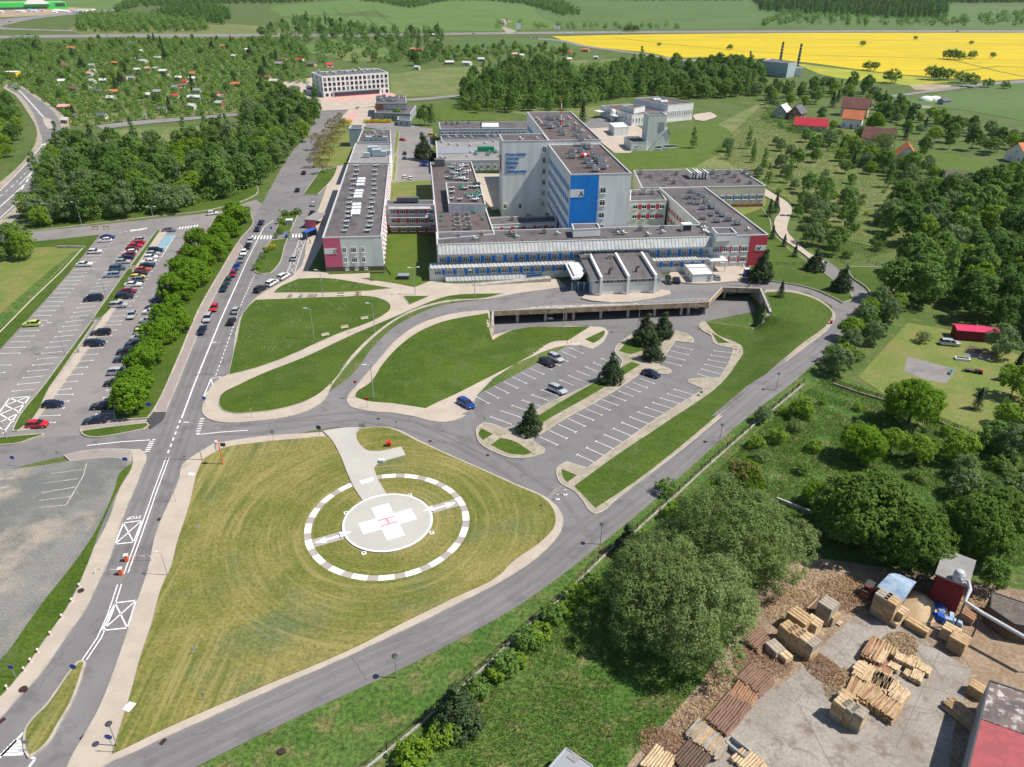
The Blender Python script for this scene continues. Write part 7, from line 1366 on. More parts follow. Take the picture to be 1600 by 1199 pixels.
# single trees and shrubs
for k, (x, y), s, lb in [('pine', (1008, 538), 1.25, 'largest dark round pine on the island below the deck'), ('pine', (1035, 527), 1.1, 'dark round pine behind the largest one below the deck'), ('pine', (1019, 563), .95, 'dark round pine in front of the pair below the deck'), ('pine', (955, 598), 1.0, 'dark round pine halfway along the middle island'), ('pine', (829, 676), .92, 'dark round pine at the near end of the middle island'), ('pine', (1188, 440), 1.35, 'large dark evergreen by the crimson end panel'), ('spruce', (1219, 465), .6, 'small dark spruce at the top of the right bank'), ('pine', (1272, 424), 1.05, 'dark pine beside the far footpath'), ('pine', (1313, 456), 1.05, 'dark pine near the road bend'), ('spruce', (1241, 403), .55, 'small spruce between path and crimson wing, nearest one'), ('spruce', (1224, 387), .55, 'small spruce between path and crimson wing, second one'), ('spruce', (1206, 375), .6, 'small spruce between path and crimson wing, third one'), ('spruce', (1201, 340), .8, 'left spruce behind the crimson wing'), ('spruce', (1211, 332), .8, 'right spruce behind the crimson wing'),
 ('spruce', (910, 192), 1.5, 'large dark spruce behind the tower'), ('pine', (663, 250), 1.9, 'large dark pine in the rear hospital yard'), ('ash', (664, 196), 1.05, 'broad tree beside the gatehouse'), ('birch', (675, 196), .9, 'slender birch beside the gatehouse'), ('limetree', (621, 186), .7, 'light green lime tree in front of the grey clinic'), ('limetree', (745, 177), .7, 'lime tree alone on the lawn behind the pavilion'), ('birch', (1083, 232), .8, 'slender birch by the boiler house'),
 ('willow', (1075, 1010), 1.05, 'huge silvery willow at the timber yard edge, right crown'), ('willow', (1020, 985), .95, 'huge silvery willow at the timber yard edge, left crown'), ('willow', (1130, 900), 1.1, 'huge silvery willow behind, beside the wood chips'), ('willow', (1195, 900), .8, 'smaller silvery willow nearest the crate stacks'), ('willow', (1060, 905), .85, 'silvery willow nearest the ring road'),
 ('chestnut', (1330, 850), 1.08, 'tall dense chestnut left of the red shed'), ('chestnut', (1412, 880), .95, 'dense chestnut just above the crate stacks'), ('chestnut', (1510, 868), .85, 'dense chestnut behind the red building'), ('chestnut', (1545, 850), .8, 'dense chestnut at the right end of its row'), ('chestnut', (1385, 865), .9, 'dense chestnut between two larger ones'),
 ('nearlime', (1418, 665), 1.0, 'large bright lime tree between garden and meadow'), ('nearlime', (1340, 720), .78, 'bright lime tree on the meadow below the garden'), ('shrub', (1250, 652), 1.6, 'small round bush alone on the meadow'), ('nearlime', (1160, 765), .62, 'bright lime tree by the ring road fence'), ('brown', (1155, 770), .75, 'half bare tree at the ring road fence'), ('hedge', (1548, 700), 1.7, 'round dense bush at the garden path'), ('sallow', (1558, 556), .85, 'low spreading tree beside the vegetable bed'), ('sallowbush', (1441, 535), 1.0, 'silvery bush on the garden lawn'), ('spruce', (1525, 640), .6, 'small dark spruce on the garden lawn'),
 ('pine', (715, 1130), 1.0, 'dark fir at the fence below the landing pad'), ('pine', (980, 865), .8, 'dark bush tree at the fence beside the willow'), ('hedge', (1040, 770), 1.0, 'light bush leaning over the ring road'), ('sallow', (1190, 660), .42, 'bluish bush at the meadow fence'), ('nearlime', (1275, 790), .5, 'bush tree left of the tall chestnut'), ('ash', (1548, 925), .5, 'green tree by the red building'), ('limetree', (40, 405), 1.1, 'big bush tree at the left edge ditch'), ('ash', (25, 400), .9, 'wide bush at the far left of the ditch'), ('hedge', (8, 408), 1.4, 'bush at the left edge of the picture'), ('spruce', (610, 280), .0, '')]:
    if s: tree(k, GT(x, y), s, lb)
# shrubs of the fence line, the islands, the meadow
def shrubs(pts, kinds, sc, where, grp):
    rd = random.Random(len(pts))
    for i, (x, y) in enumerate(pts): k = rd.choice(kinds); tree(k, GT(x, y), rd.uniform(*sc), '%s shrub %s, %s from left' % (LOOK[k], where, ORD[i]), grp)
shrubs([(645, 1192), (665, 1180), (690, 1160), (700, 1145), (745, 1085), (775, 1062), (792, 1050), (808, 1040), (824, 1010), (842, 1000), (862, 975), (885, 960), (900, 938), (925, 920), (1000, 862), (1012, 848), (1055, 812), (1075, 800), (1090, 790), (1110, 770), (1180, 700), (1215, 690), (1225, 648)], ['shrub', 'shrub', 'hedge'], (.75, 1.35), 'along the ring road fence', 'shrubs along the fence')
shrubs([(402, 422), (406, 414), (411, 405), (417, 396), (424, 392), (432, 372), (438, 366), (440, 350), (446, 338), (458, 337), (466, 336)], ['hedge', 'shrub'], (.55, .9), 'on the road islands', 'shrubs on the road islands')
for i, (x, y) in enumerate(((419, 392), (425, 388), (422, 391))): tree('yellowbush', G(x, y), 1.1, 'yellow flowering shrub on the road island, %s from left' % ORD[i], 'yellow shrubs on the island')
for i, x in enumerate(range(572, 610, 4)): tree('yellowbush', G(x, 192.5), 1.6, 'yellow flowering shrub in front of the grey clinic, %s from left' % ORD[i], 'yellow hedge at the clinic')
for i, x in enumerate((536, 541, 547)): tree('yellowbush', G(x, 193), 1.6, 'yellow flowering shrub left of the clinic yard, %s from left' % ORD[i], 'yellow shrubs left of the yard')
shrubs([(x, 272) for x in range(747, 785, 5)], ['hedge'], (.5, .7), 'before the low pavilion', 'hedge before the pavilion')
PS = sorted(scatter([(1100, 800), (1215, 690), (1290, 610), (1400, 640), (1560, 700), (1600, 860), (1480, 840), (1280, 850), (1180, 850)], 6.5, 40, 31), key=lambda p: p[0]/p[1])
for i, p in enumerate(PS): k = random.choice(['shrub', 'hedge', 'sallowbush']); tree(k, p, random.uniform(.4, .95), '%s shrub on the wild meadow, %s from left' % (LOOK[k], ORD[i]), 'shrubs on the wild meadow')
# garden trees and conifers of the allotments: the nearest ones singly
AL = [(20, 140), (8, 100), (60, 72), (180, 62), (330, 62), (470, 62), (480, 108), (478, 132), (436, 128), (400, 165), (378, 176), (290, 183), (210, 189), (150, 195), (112, 200), (95, 175), (60, 150)]
AV = [[(436, 128), (500, 118), (620, 150), (600, 170), (440, 140)]]
wood(AL, 15, ['limetree', 'ash', 'sallow', 'blossom', 'hedge', 'alder', 'limetree'], 'among the allotments', 33, (.35, .75), AV, n=270, rank=18)
wood(AL, 48, ['spruce', 'pine', 'spruce'], 'among the allotment cabins', 34, (1.0, 1.6), AV, n=22, rank=12)
wood([(395, 60), (470, 28), (520, 35), (600, 48), (690, 52), (700, 100), (640, 106), (600, 70), (500, 62)], 22, ['ash', 'birch', 'ash', 'poplar', 'alder'], 'behind the white office block', 35, (.8, 1.3), n=60, rank=12)
wood([(520, 102), (620, 98), (700, 96), (800, 88), (900, 90), (890, 78), (800, 72), (700, 76), (640, 86), (560, 96)], 15, ['limetree', 'ash', 'blossom', 'hedge', 'sallow'], 'in the middle gardens', 36, (.5, .9), n=90, rank=12)
# far-off greenery that reads as one mass
def mass(name, lb, poly, d, h, r, mt, nq, size, seed, lift=1.0, jitter=.3, cols=False):
    P = scatter(poly, d, None, seed); rng = np.random.default_rng(seed); out = []
    for x, y in P:
        hh = h*rng.uniform(1-jitter, 1+jitter); rr = r*rng.uniform(.7, 1.2); n = nq; t = rng.uniform(0, 1, n); a = rng.uniform(0, 2*PI, n); prof = np.sin(PI*np.clip(t*.92+.06, 0, 1))**.6 if not cols else (1-t)**.7*1.1
        q = rr*prof*rng.uniform(.65, 1.05, n); C = np.stack([x+q*np.cos(a), y+q*np.sin(a), hh*(.08+.92*t)], 1); N = np.stack([np.cos(a)*prof, np.sin(a)*prof, .3+1.2*(t-.3)], 1)+rng.normal(size=(n, 3))*.35; out.append(leaf_quads(C, N, size, rng, .8))
    if out: o = obj(name, leafmesh(name, np.vstack(out), M[mt])); tag(o, lb, None, None, 'stuff')
mass('undergrowth', 'dense undergrowth filling the left wood', [(60, 354), (75, 292), (104, 240), (165, 242), (250, 230), (360, 220), (388, 187), (440, 154), (495, 175), (485, 200), (430, 268), (390, 296), (310, 322), (240, 336)], 4.2, 4.5, 3.6, 'leaf_wood', 90, .85, 61)
mass('undergrowth', 'dense undergrowth filling the right wood', [(1390, 470), (1435, 415), (1500, 345), (1600, 320), (1640, 320), (1640, 500), (1560, 490), (1480, 475)], 4.2, 4.0, 3.4, 'leaf_wood', 90, .75, 62)
mass('allotment_greenery', 'dense low garden greenery filling the allotments', AL, 6, 3.2, 3.0, 'leaf_wood', 64, 1.0, 51)
mass('undergrowth', 'dense undergrowth of the wood behind the pavilion and technical hall', [(724, 172), (732, 136), (800, 110), (880, 112), (1000, 106), (1060, 114), (1120, 107), (1190, 114), (1188, 150), (1100, 155), (1000, 151), (940, 158), (900, 170), (800, 175)], 7, 8, 5, 'leaf_wood', 110, 1.3, 63)
mass('distant_wood', 'loose tree belt behind the white office block', [(395, 62), (470, 32), (520, 40), (600, 50), (690, 54), (700, 98), (640, 104), (600, 98), (560, 98), (480, 100)], 22, 10, 6, 'leaf_dark', 120, 1.7, 64)
mass('garden_greenery', 'low garden greenery between field and meadow', [(540, 102), (620, 98), (700, 98), (800, 90), (900, 92), (890, 78), (800, 74), (700, 78), (640, 88)], 12, 4, 4, 'leaf_wood', 80, 1.2, 65)
mass('hedges', 'hedges and garden shrubs around the houses', [(1195, 172), (1230, 176), (1300, 212), (1380, 262), (1470, 275), (1500, 296), (1420, 290), (1330, 255), (1250, 215), (1195, 190)], 6, 3, 3, 'leaf_dark', 80, .8, 66)
mass('distant_wood', 'dark spruce wood at the upper right edge', [(1190, 18), (1290, 24), (1400, 30), (1475, 30), (1480, 16), (1440, 6), (1700, 4), (1700, -8), (1150, -8), (1180, 4)], 15, 22, 6.5, 'leaf_dark', 150, 2.6, 52, jitter=.5, cols=True)
mass('distant_wood', 'mixed wood behind the allotments at the upper left', [(240, 30), (270, 14), (340, 16), (360, 30), (350, 40), (250, 28)], 13, 17, 6, 'leaf_dark', 130, 2.2, 53)
mass('distant_wood', 'tree belt along the highway at the upper left', [(120, 50), (130, 28), (180, 28), (250, 32), (330, 44), (320, 50), (200, 52)], 14, 14, 6, 'leaf_wood', 130, 2.0, 54)
mass('distant_wood', 'thin tree belt left of the green fields', [(180, 22), (196, 8), (215, 2), (400, -4), (560, -8), (560, -3), (440, 6), (300, 8), (215, 12)], 18, 14, 6, 'leaf_dark', 110, 2.2, 55)
mass('distant_wood', 'tree belt at the top between two fields', [(560, 2), (600, -5), (700, -8), (840, -8), (870, 4), (905, 24), (880, 26), (820, 8), (760, 2), (700, 2), (640, 14), (600, 6)], 17, 15, 6, 'leaf_dark', 110, 2.2, 56)
mass('distant_wood', 'shrubby belt along the far side of the highway', [(770, 45), (860, 46), (960, 45), (1060, 46), (1060, 43), (960, 41), (860, 42), (780, 36)], 22, 8, 5, 'leaf_wood', 80, 1.8, 57)
mass('distant_wood', 'loose bushes before the spruce wood', [(1190, 43), (1240, 38), (1290, 40), (1400, 42), (1600, 40), (1600, 22), (1480, 32), (1380, 36), (1300, 26), (1220, 20)], 28, 12, 6, 'leaf_wood', 100, 2.2, 58)
mass('distant_wood', 'far tree line along the upper edge', [(880, 0), (1000, 2), (1160, 2), (1160, -8), (880, -8)], 20, 14, 6, 'leaf_dark', 100, 2.4, 59)
mass('distant_wood', 'green hedges left of the town road beginning', [(-20, 135), (-20, 75), (60, 62), (60, 72), (20, 100), (12, 130)], 9, 7, 4.5, 'leaf_dark', 110, 1.5, 60)
for i, (x, y, s) in enumerate(((1347, 73, .9), (1480, 93, 1.4), (1490, 94, 1.5), (1500, 94, 1.1), (1518, 92, 1.1), (1550, 91, .8), (1355, 110, 1.1), (1366, 110, 1.0), (1455, 125, 1.5), (1467, 126, 1.5), (1480, 125, 1.3), (1500, 130, 1.3), (1515, 136, 1.4), (1543, 137, 1.0), (1570, 139, .8), (1392, 130, 1.6), (1430, 63, .7), (1517, 70, .7), (1140, 78, .8), (1030, 72, .6), (985, 50, 1.4), (978, 50, 1.2), (994, 50, 1.3))): tree('hedge', G(x, y), s*2.4, 'dark bush by the yellow field, %s in a scattered line' % ORD[i], 'bushes at the yellow field')
# tall grass of the meadow below the road, daisies on the lawns
def tufts(name, lb, poly, n, h, mt, seed, w=.12, bare=.0, zz=.05):
    W = GP(poly); rng = np.random.default_rng(seed); xs = [p[0] for p in W]; ys = [p[1] for p in W]; X = rng.uniform(min(xs), max(xs), n*3); Y = rng.uniform(min(ys), max(ys), n*3); k = sdist(X, Y, W) < 0; X, Y = X[k][:n], Y[k][:n]
    cl = np.sin(X*.31+np.sin(Y*.23)*2.3+np.sin(X*.11))*np.sin(Y*.27+np.sin(X*.19)*2.1+np.sin(Y*.09))+rng.normal(size=len(X))*.25; k = cl > bare; X, Y = X[k], Y[k]; n = len(X); a = rng.uniform(0, PI, n); L = rng.uniform(.5, 1.3, n)*h; dx, dy = np.cos(a)*w, np.sin(a)*w; lx, ly = rng.normal(size=n)*L*.4, rng.normal(size=n)*L*.4
    V = np.empty((n, 4, 3)); V[:, 0] = np.stack([X-dx, Y-dy, np.full(n, zz)], 1); V[:, 1] = np.stack([X+dx, Y+dy, np.full(n, zz)], 1); V[:, 2] = np.stack([X+lx+dx*.3, Y+ly+dy*.3, zz+L], 1); V[:, 3] = np.stack([X+lx-dx*.3, Y+ly-dy*.3, zz+L], 1)
    o = obj(name, leafmesh(name, V.reshape(-1, 3), M[mt])); tag(o, lb, None, None, 'stuff')
leafmat('grass_blade', (.075, .17, .02), (.12, .21, .035), .3, .3); leafmat('grass_straw', (.24, .21, .09), (.3, .25, .12), .2, .2)
WM = [(590, 1240), (640, 1170), (740, 1064), (885, 940), (960, 872), (1060, 794), (1200, 660), (1290, 588), (1400, 625), (1640, 720), (1640, 890), (1400, 870), (1260, 860), (1200, 900), (1160, 960), (1100, 1060), (1040, 1130), (985, 1190), (950, 1240)]
VG = [(300, 1206), (400, 1157), (517, 1100), (620, 1053), (725, 999), (875, 905), (937, 856), (1007, 799), (1150, 671), (1272, 572), (1285, 585), (1200, 655), (1060, 790), (885, 935), (740, 1060), (590, 1220), (400, 1240)]
tufts('meadow_grass', 'tall green grass of the wild meadow', WM, 110000, .38, 'grass_blade', 71, .045, -.7); tufts('dry_grass', 'straw coloured dead grass in the wild meadow', WM, 30000, .4, 'grass_straw', 72, .04, .3); tufts('verge_grass', 'straw coloured patches on the verge below the road', VG, 26000, .16, 'grass_straw', 73, .05, .4); tufts('verge_grass', 'rough green grass on the verge below the road', VG, 40000, .2, 'grass_blade', 74, .045, -.5)
tufts('scrub_grass', 'rough pale grass of the meadow behind the right wing', [(1110, 240), (1190, 165), (1300, 220), (1400, 275), (1520, 300), (1480, 350), (1390, 395), (1320, 415), (1260, 385), (1240, 320), (1195, 290)], 24000, .4, 'grass_straw', 75, .07, -.2); tufts('scrub_grass', 'rough green grass of the meadow behind the right wing', [(1110, 240), (1190, 165), (1300, 220), (1400, 275), (1520, 300), (1480, 350), (1390, 395), (1320, 415), (1260, 385), (1240, 320), (1195, 290)], 60000, .42, 'grass_blade', 76, .08, -.9)
for k, (x, y), s, lb in [('spruce', (1300, 168), 1.3, 'dark spruce left of the brown roofed large house'), ('spruce', (1378, 178), 1.5, 'dark spruce right of the brown roofed large house'), ('alder', (1392, 190), 1.0, 'dark tree behind the half hidden house'), ('alder', (1402, 178), 1.1, 'dark tree beyond the half hidden house'), ('nearlime', (1366, 204), 1.0, 'bright lime tree beside the orange red roofed house'), ('willow', (1376, 240), .75, 'willow hiding the left part of a brown roofed house'), ('ash', (1344, 222), .8, 'tree at the left gable of the half hidden house'), ('alder', (1282, 190), .8, 'dark tree behind the crimson roofed house'), ('limetree', (1392, 255), .7, 'lime tree left of the steep orange roofed house'), ('limetree', (1300, 205), .7, 'lime tree right of the crimson roofed house'), ('hedge', (1310, 214), 1.4, 'hedge bush before the orange red roofed house'), ('hedge', (1352, 215), 1.4, 'hedge bush right of the orange red roofed house'), ('alder', (1440, 250), .9, 'dark tree right of the steep orange roofed house')]: tree(k, G(x, y), s, lb)
leafmat('daisy', (.5, .55, .4), (.7, .72, .6), .1, .1)
def daisies(poly, n, seed):
    W = GP(poly); rng = np.random.default_rng(seed); xs = [p[0] for p in W]; ys = [p[1] for p in W]; X = rng.uniform(min(xs), max(xs), n*4); Y = rng.uniform(min(ys), max(ys), n*4); k = (sdist(X, Y, W) < -.6) & (np.sin(X*.35+seed)*np.sin(Y*.4+seed*2) > .1); X, Y = X[k][:n], Y[k][:n]; C = np.stack([X, Y, hgt(X, Y)+.42], 1); N = np.tile([0, 0, 1.], (len(X), 1))+rng.normal(size=(len(X), 3))*.1; return leaf_quads(C, N, .17, rng, .9)
V = np.vstack([daisies([(390, 478), (400, 470), (537, 465), (600, 470), (610, 480), (525, 525), (400, 577), (357, 588)], 260, 3), daisies([(427, 459), (467, 437), (507, 436), (570, 445), (612, 452)], 200, 5), daisies([(400, 590), (550, 525), (620, 495), (590, 524), (517, 602), (437, 641), (345, 640)], 60, 8)])
tag(obj('lawn_daisies', leafmesh('lawn_daisies', V, M['daisy'])), 'white daisies scattered over the lawns', None, None, 'stuff')
# ------------------------------------------------------------------ timber yard
mat('timber_pale', (.56, .43, .27), c2=(.45, .33, .2), scale=1.2, fine=.2, fscale=4); mat('timber_mid', (.46, .32, .18), c2=(.36, .25, .14), scale=1.2, fine=.25, fscale=4); mat('timber_red', (.34, .19, .11), c2=(.25, .14, .085), scale=1.5, fine=.3, fscale=4); mat('timber_dark', (.14, .09, .065), c2=(.1, .07, .05), scale=1.5, fine=.3); mat('timber_grey', (.36, .32, .27), c2=(.28, .25, .21), scale=1.2, fine=.25); mat('timber_bark', (.23, .14, .1), c2=(.17, .105, .075), scale=1.5, fine=.35); mat('timber_end', (.68, .52, .32), fine=.15)
mat('tarp_blue', (.2, .3, .45), c2=(.35, .45, .55), scale=.8, fine=.1); mat('pipe_grey', (.45, .46, .47), rough=.5, fine=.06); mat('roof_rust', (.16, .12, .11), c2=(.1, .085, .085), scale=.5, c3=(.45, .43, .42), scale3=.9, fine=.2); mat('roof_red', (.34, .08, .09), c2=(.27, .07, .075), scale=.6, fine=.1)
YR = math.atan2(*(np.array(G(1440, 1075))-np.array(G(1310, 985)))[::-1])
def crate_stack(px, w, d, h, n, mt, lb, rz=None):
    """a stack of slatted wooden crates; every crate is built of boards with gaps"""
    e = empty('crate_stack', (*G(*px), Z_YARD), lb, 'crate stack', 'crate stacks in the timber yard', YR+PI/4*0+(rz if rz is not None else random.uniform(-.08, .08)))
    ch = h/n; base = mt
    for i in range(n):
        mt = random.choice([base, base, 'timber_grey', 'timber_pale', 'timber_mid'])
        b = MB(); z0 = i*ch; ox, oy = random.uniform(-.04, .04), random.uniform(-.04, .04)
        b.box((ox, oy, z0+ch*.5), (w*.94, d*.94, ch*.86), M['timber_mid'])
        for k in range(max(2, int(d/.5))):
            y = -d/2+d*(k+.5)/max(2, int(d/.5)); b.box((ox, oy+y, z0+ch*.95), (w, d/max(2, int(d/.5))*.78, ch*.07), M[mt])
        for k in range(3):
            z = z0+ch*(.2+.3*k)
            for s in (-1, 1): b.box((ox, oy+s*d*.485, z), (w, .05, ch*.2), M[mt]); b.box((ox+s*w*.485, oy, z), (.05, d, ch*.2), M[mt])
        b.build('crate', e, off=(0, 0, 0))
    return e
CS = [((1209, 1020), 2.4, 2.0, 1.5, 2, 'timber_mid', 'low brown crate stack at the left end of the yard'), ((1223, 1029), 2.2, 1.6, 1.2, 1, 'timber_pale', 'single pale crate in front of the big left stack group'), ((1226, 1003), 2.0, 2.2, 3.4, 3, 'timber_pale', 'leftmost tall crate stack of the big group'), ((1238, 1010), 2.0, 2.2, 3.4, 3, 'timber_pale', 'second tall crate stack of the big group'), ((1250, 1017), 2.0, 2.2, 3.4, 3, 'timber_pale', 'third tall crate stack of the big group'), ((1262, 1024), 2.0, 2.4, 3.2, 3, 'timber_pale', 'rightmost tall crate stack of the big group'), ((1246, 983), 3.4, 2.6, 3.0, 2, 'timber_pale', 'wide crate stack at the back of the big group'), ((1267, 988), 2.2, 2.0, 2.6, 2, 'timber_pale', 'crate stack at the back right of the big group'),
 ((1288, 969), 2.4, 2.6, 3.8, 4, 'timber_pale', 'tall crate stack at the wood chips, behind a lower one'), ((1296, 972), 1.9, 2.0, 2.0, 2, 'timber_mid', 'lower crate stack before the tall one at the wood chips'), ((1371, 960), 2.0, 2.2, 4.4, 4, 'timber_mid', 'tall brown crate stack at the blue tarpaulin shed, left one'), ((1385, 968), 2.2, 2.2, 4.4, 4, 'timber_mid', 'tall brown crate stack at the blue tarpaulin shed, middle one'), ((1393, 953), 2.0, 2.0, 3.6, 3, 'timber_pale', 'pale crate stack behind the tall brown ones'), ((1401, 970), 2.0, 2.0, 2.6, 2, 'timber_pale', 'pale half height crate stack right of the tall brown ones'), ((1395, 976), 1.8, 1.4, 1.0, 1, 'timber_pale', 'single low crate in front of the tall brown stacks'), ((1431, 985), 3.6, 1.4, 1.3, 1, 'timber_mid', 'long low brown crate on the sawdust'),
 ((1481, 998), 2.4, 2.0, 2.2, 2, 'timber_mid', 'brown crate stack before the blue tarpaulin heap, back one'), ((1493, 1014), 2.4, 2.4, 2.6, 3, 'timber_mid', 'brown crate stack before the blue tarpaulin heap, front one'), ((1511, 970), 2.0, 1.8, 1.4, 1, 'timber_red', 'reddish crate right of the blue tarpaulin heap'), ((1308, 1121), 1.8, 2.0, 3.4, 4, 'timber_mid', 'leftmost tall crate stack at the near end of the slab piles'), ((1321, 1128), 1.8, 2.0, 3.4, 4, 'timber_pale', 'middle tall crate stack at the near end of the slab piles'), ((1335, 1136), 1.8, 2.0, 3.4, 4, 'timber_pale', 'right tall crate stack at the near end of the slab piles'), ((1319, 1098), 1.8, 1.6, 1.6, 2, 'timber_pale', 'low crate stack behind the three tall near ones'), ((1523, 1086), 2.2, 1.8, 1.8, 2, 'timber_mid', 'brown crate stack at the corner of the red roofed hall'), ((1342, 1050), 1.6, 2.2, 1.0, 1, 'timber_pale', 'single pale crate left of the slab piles')]
for a in CS: crate_stack(a[0], a[1]*.86, a[2]*.86, a[3]*.88, *a[4:], rz=random.uniform(-.16, .16))
def bundle(px, L, w, h, kind, mt, lb, rz=0.0, cat='timber pile', tilt=0.0):
    """boards, slabs or round logs lying side by side"""
    e = empty('log_pile' if kind == 'log' else 'timber_pile', (*G(*px), Z_YARD-.01), lb, cat, 'timber piles in the yard', YR+rz); rd = random.Random(int(px[0])); i = 0
    r = .16 if kind == 'log' else .1; z = r; cnt = 0; wide = w
    for b_ in (-1, 1): q = MB(); q.box((b_*L*.3, 0, .04), (.15, w, .08), M['timber_dark']); q.build('bearer', e, off=(0, 0, 0))
    z = .08+r
    while z < h and cnt < 90:
        n = max(2, int(wide/(2*r))); 
        for k in range(n):
            y = -wide/2+(k+.5)*wide/n; l = L*rd.uniform(.9, 1.06); ox = rd.uniform(-.12, .12)*L*.4; q = MB(); a = rd.uniform(-.03, .03)*(1 if kind != 'slab' else 2)
            p0 = (ox-l/2, y-a*l/2, z+rd.uniform(-.02, .02)); p1 = (ox+l/2, y+a*l/2, z+rd.uniform(-.02, .02))
            if kind == 'log': q.tube([p0, ((p0[0]+p1[0])/2, y+rd.uniform(-.04, .04), z), p1], [r*rd.uniform(.85, 1.1), r, r*rd.uniform(.8, 1)], M[mt], 8, False); [q.add([(x, pp[1]+r*.95*math.cos(2*PI*t/8), pp[2]+r*.95*math.sin(2*PI*t/8)) for t in range(8)], [tuple(range(8))], M['timber_end']) for x, pp in ((p0[0]-.005, p0), (p1[0]+.005, p1))]
            else: q.box(((p0[0]+p1[0])/2, y, z), (l, wide/n*.9, r*1.7), M[mt if rd.random() < .7 else ('timber_mid' if mt != 'timber_mid' else 'timber_red')], a)
            q.build('log' if kind == 'log' else 'board', e, off=(0, 0, 0)); cnt += 1
            if cnt >= 90: break
        z += r*1.8; wide *= .9 if kind == 'log' else .99
    return e
LA = math.atan2(*(np.array(G(1196, 985))-np.array(G(1167, 1010)))[::-1])-YR
BD = [((1183, 1003), 3.6, 3.0, .9, 'log', 'timber_bark', 'log pile beside the willow, farthest up the yard edge', LA), ((1178, 1066), 3.4, 4.0, .9, 'log', 'timber_bark', 'wide pile of reddish logs, upper one at the yard edge', LA), ((1163, 1086), 3.2, 3.2, .7, 'log', 'timber_red', 'pile of thin logs below the upper reddish one', LA), ((1146, 1106), 3.2, 3.4, .8, 'log', 'timber_bark', 'middle pile of reddish logs at the yard edge', LA), ((1128, 1128), 3.4, 3.4, .7, 'log', 'timber_bark', 'lower pile of brown logs at the yard edge', LA), ((1104, 1160), 3.0, 4.6, .9, 'slab', 'timber_grey', 'broad stack of weathered slabs near the bottom edge', LA), ((1028, 1193), 3.4, 3.0, .6, 'log', 'timber_pale', 'pale log pile at the bottom edge, left one', LA), ((1080, 1188), 3.6, 3.4, .6, 'log', 'timber_dark', 'dark pole pile at the bottom edge', LA), ((1168, 1194), 2.6, 3.4, .6, 'log', 'timber_pale', 'pale log pile at the bottom edge, right one', LA),
 ((1362, 1063), 3.2, 4.4, .8, 'slab', 'timber_pale', 'pale slab pile at the top of the middle row', LA), ((1380, 1072), 2.6, 3.0, .8, 'slab', 'timber_pale', 'pale slab pile right of the top one in the middle row', LA), ((1345, 1088), 3.4, 3.6, .9, 'slab', 'timber_mid', 'slab pile in the centre of the middle row', LA), ((1364, 1098), 3.0, 3.6, 1.0, 'slab', 'timber_mid', 'brown slab pile below the centre of the middle row', LA), ((1382, 1112), 2.8, 3.0, 1.1, 'slab', 'timber_mid', 'brown slab pile at the near end of the middle row', LA), ((1402, 1094), 2.8, 1.8, 1.1, 'slab', 'timber_pale', 'pale slab pile standing apart right of the middle row', LA), ((1372, 1032), 2.8, 1.6, 1.0, 'slab', 'timber_pale', 'long pale board bundle behind the middle row', LA), ((1362, 1022), 4.4, 2.0, 1.1, 'slab', 'timber_red', 'reddish board pile under the dark end of the row', LA), ((1388, 1022), 1.6, 2.2, .9, 'log', 'timber_mid', 'short log stack with its ends facing the yard', LA), ((1378, 1048), 3.0, 2.4, .5, 'slab', 'timber_red', 'low heap of reddish offcuts', LA),
 ((1396, 1045), 1.5, 1.4, .6, 'slab', 'timber_pale', 'small board bundle at the left of the loose group', LA), ((1411, 1040), 1.4, 2.6, 1.2, 'slab', 'timber_pale', 'tallest board bundle of the loose group', LA), ((1424, 1038), 2.0, 1.2, .7, 'slab', 'timber_pale', 'board bundle at the back of the loose group', LA), ((1426, 1047), 1.8, 1.2, .7, 'slab', 'timber_pale', 'board bundle in the centre of the loose group', LA), ((1441, 1050), 1.4, 1.8, .8, 'slab', 'timber_pale', 'board bundle at the right end of the loose group', LA), ((1419, 1056), 1.6, 1.2, .7, 'slab', 'timber_pale', 'board bundle at the near left of the loose group', LA), ((1431, 1062), 1.8, 1.4, .8, 'slab', 'timber_pale', 'nearest board bundle of the loose group', LA), ((1502, 1120), 4.0, 2.4, 1.0, 'log', 'timber_mid', 'pole pile along the wall of the red roofed hall', -LA*.2), ((1275, 948), 3.4, 1.6, .5, 'slab', 'timber_dark', 'dark board heap behind the tall crate stacks', LA), ((1307, 973), 1.4, 1.0, .3, 'slab', 'timber_pale', 'single pallet beside the lower crate stack', 0)]
for px, L, w, h, k, mt, lb, rz in BD: bundle(px, L, w, h, k, mt, lb, rz+random.uniform(-.05, .22))
e = empty('trough', (*G(1151, 1174), Z_YARD), 'grey open metal trough among the log piles', 'trough', None, YR+.1); b = MB()
for c_, s_ in (((0, 0, .1), (2.6, 1.2, .1)), ((0, .57, .5), (2.6, .08, .8)), ((0, -.57, .5), (2.6, .08, .8)), ((1.27, 0, .5), (.08, 1.2, .8)), ((-1.27, 0, .5), (.08, 1.2, .8))): b.box(c_, s_, M['metal_grey'])
b.build('tub', e, off=(0, 0, 0)); b = MB(); b.box((0, 0, .03), (2.2, .9, .06), M['metal_dark']); b.build('skid', e, off=(0, 0, 0))
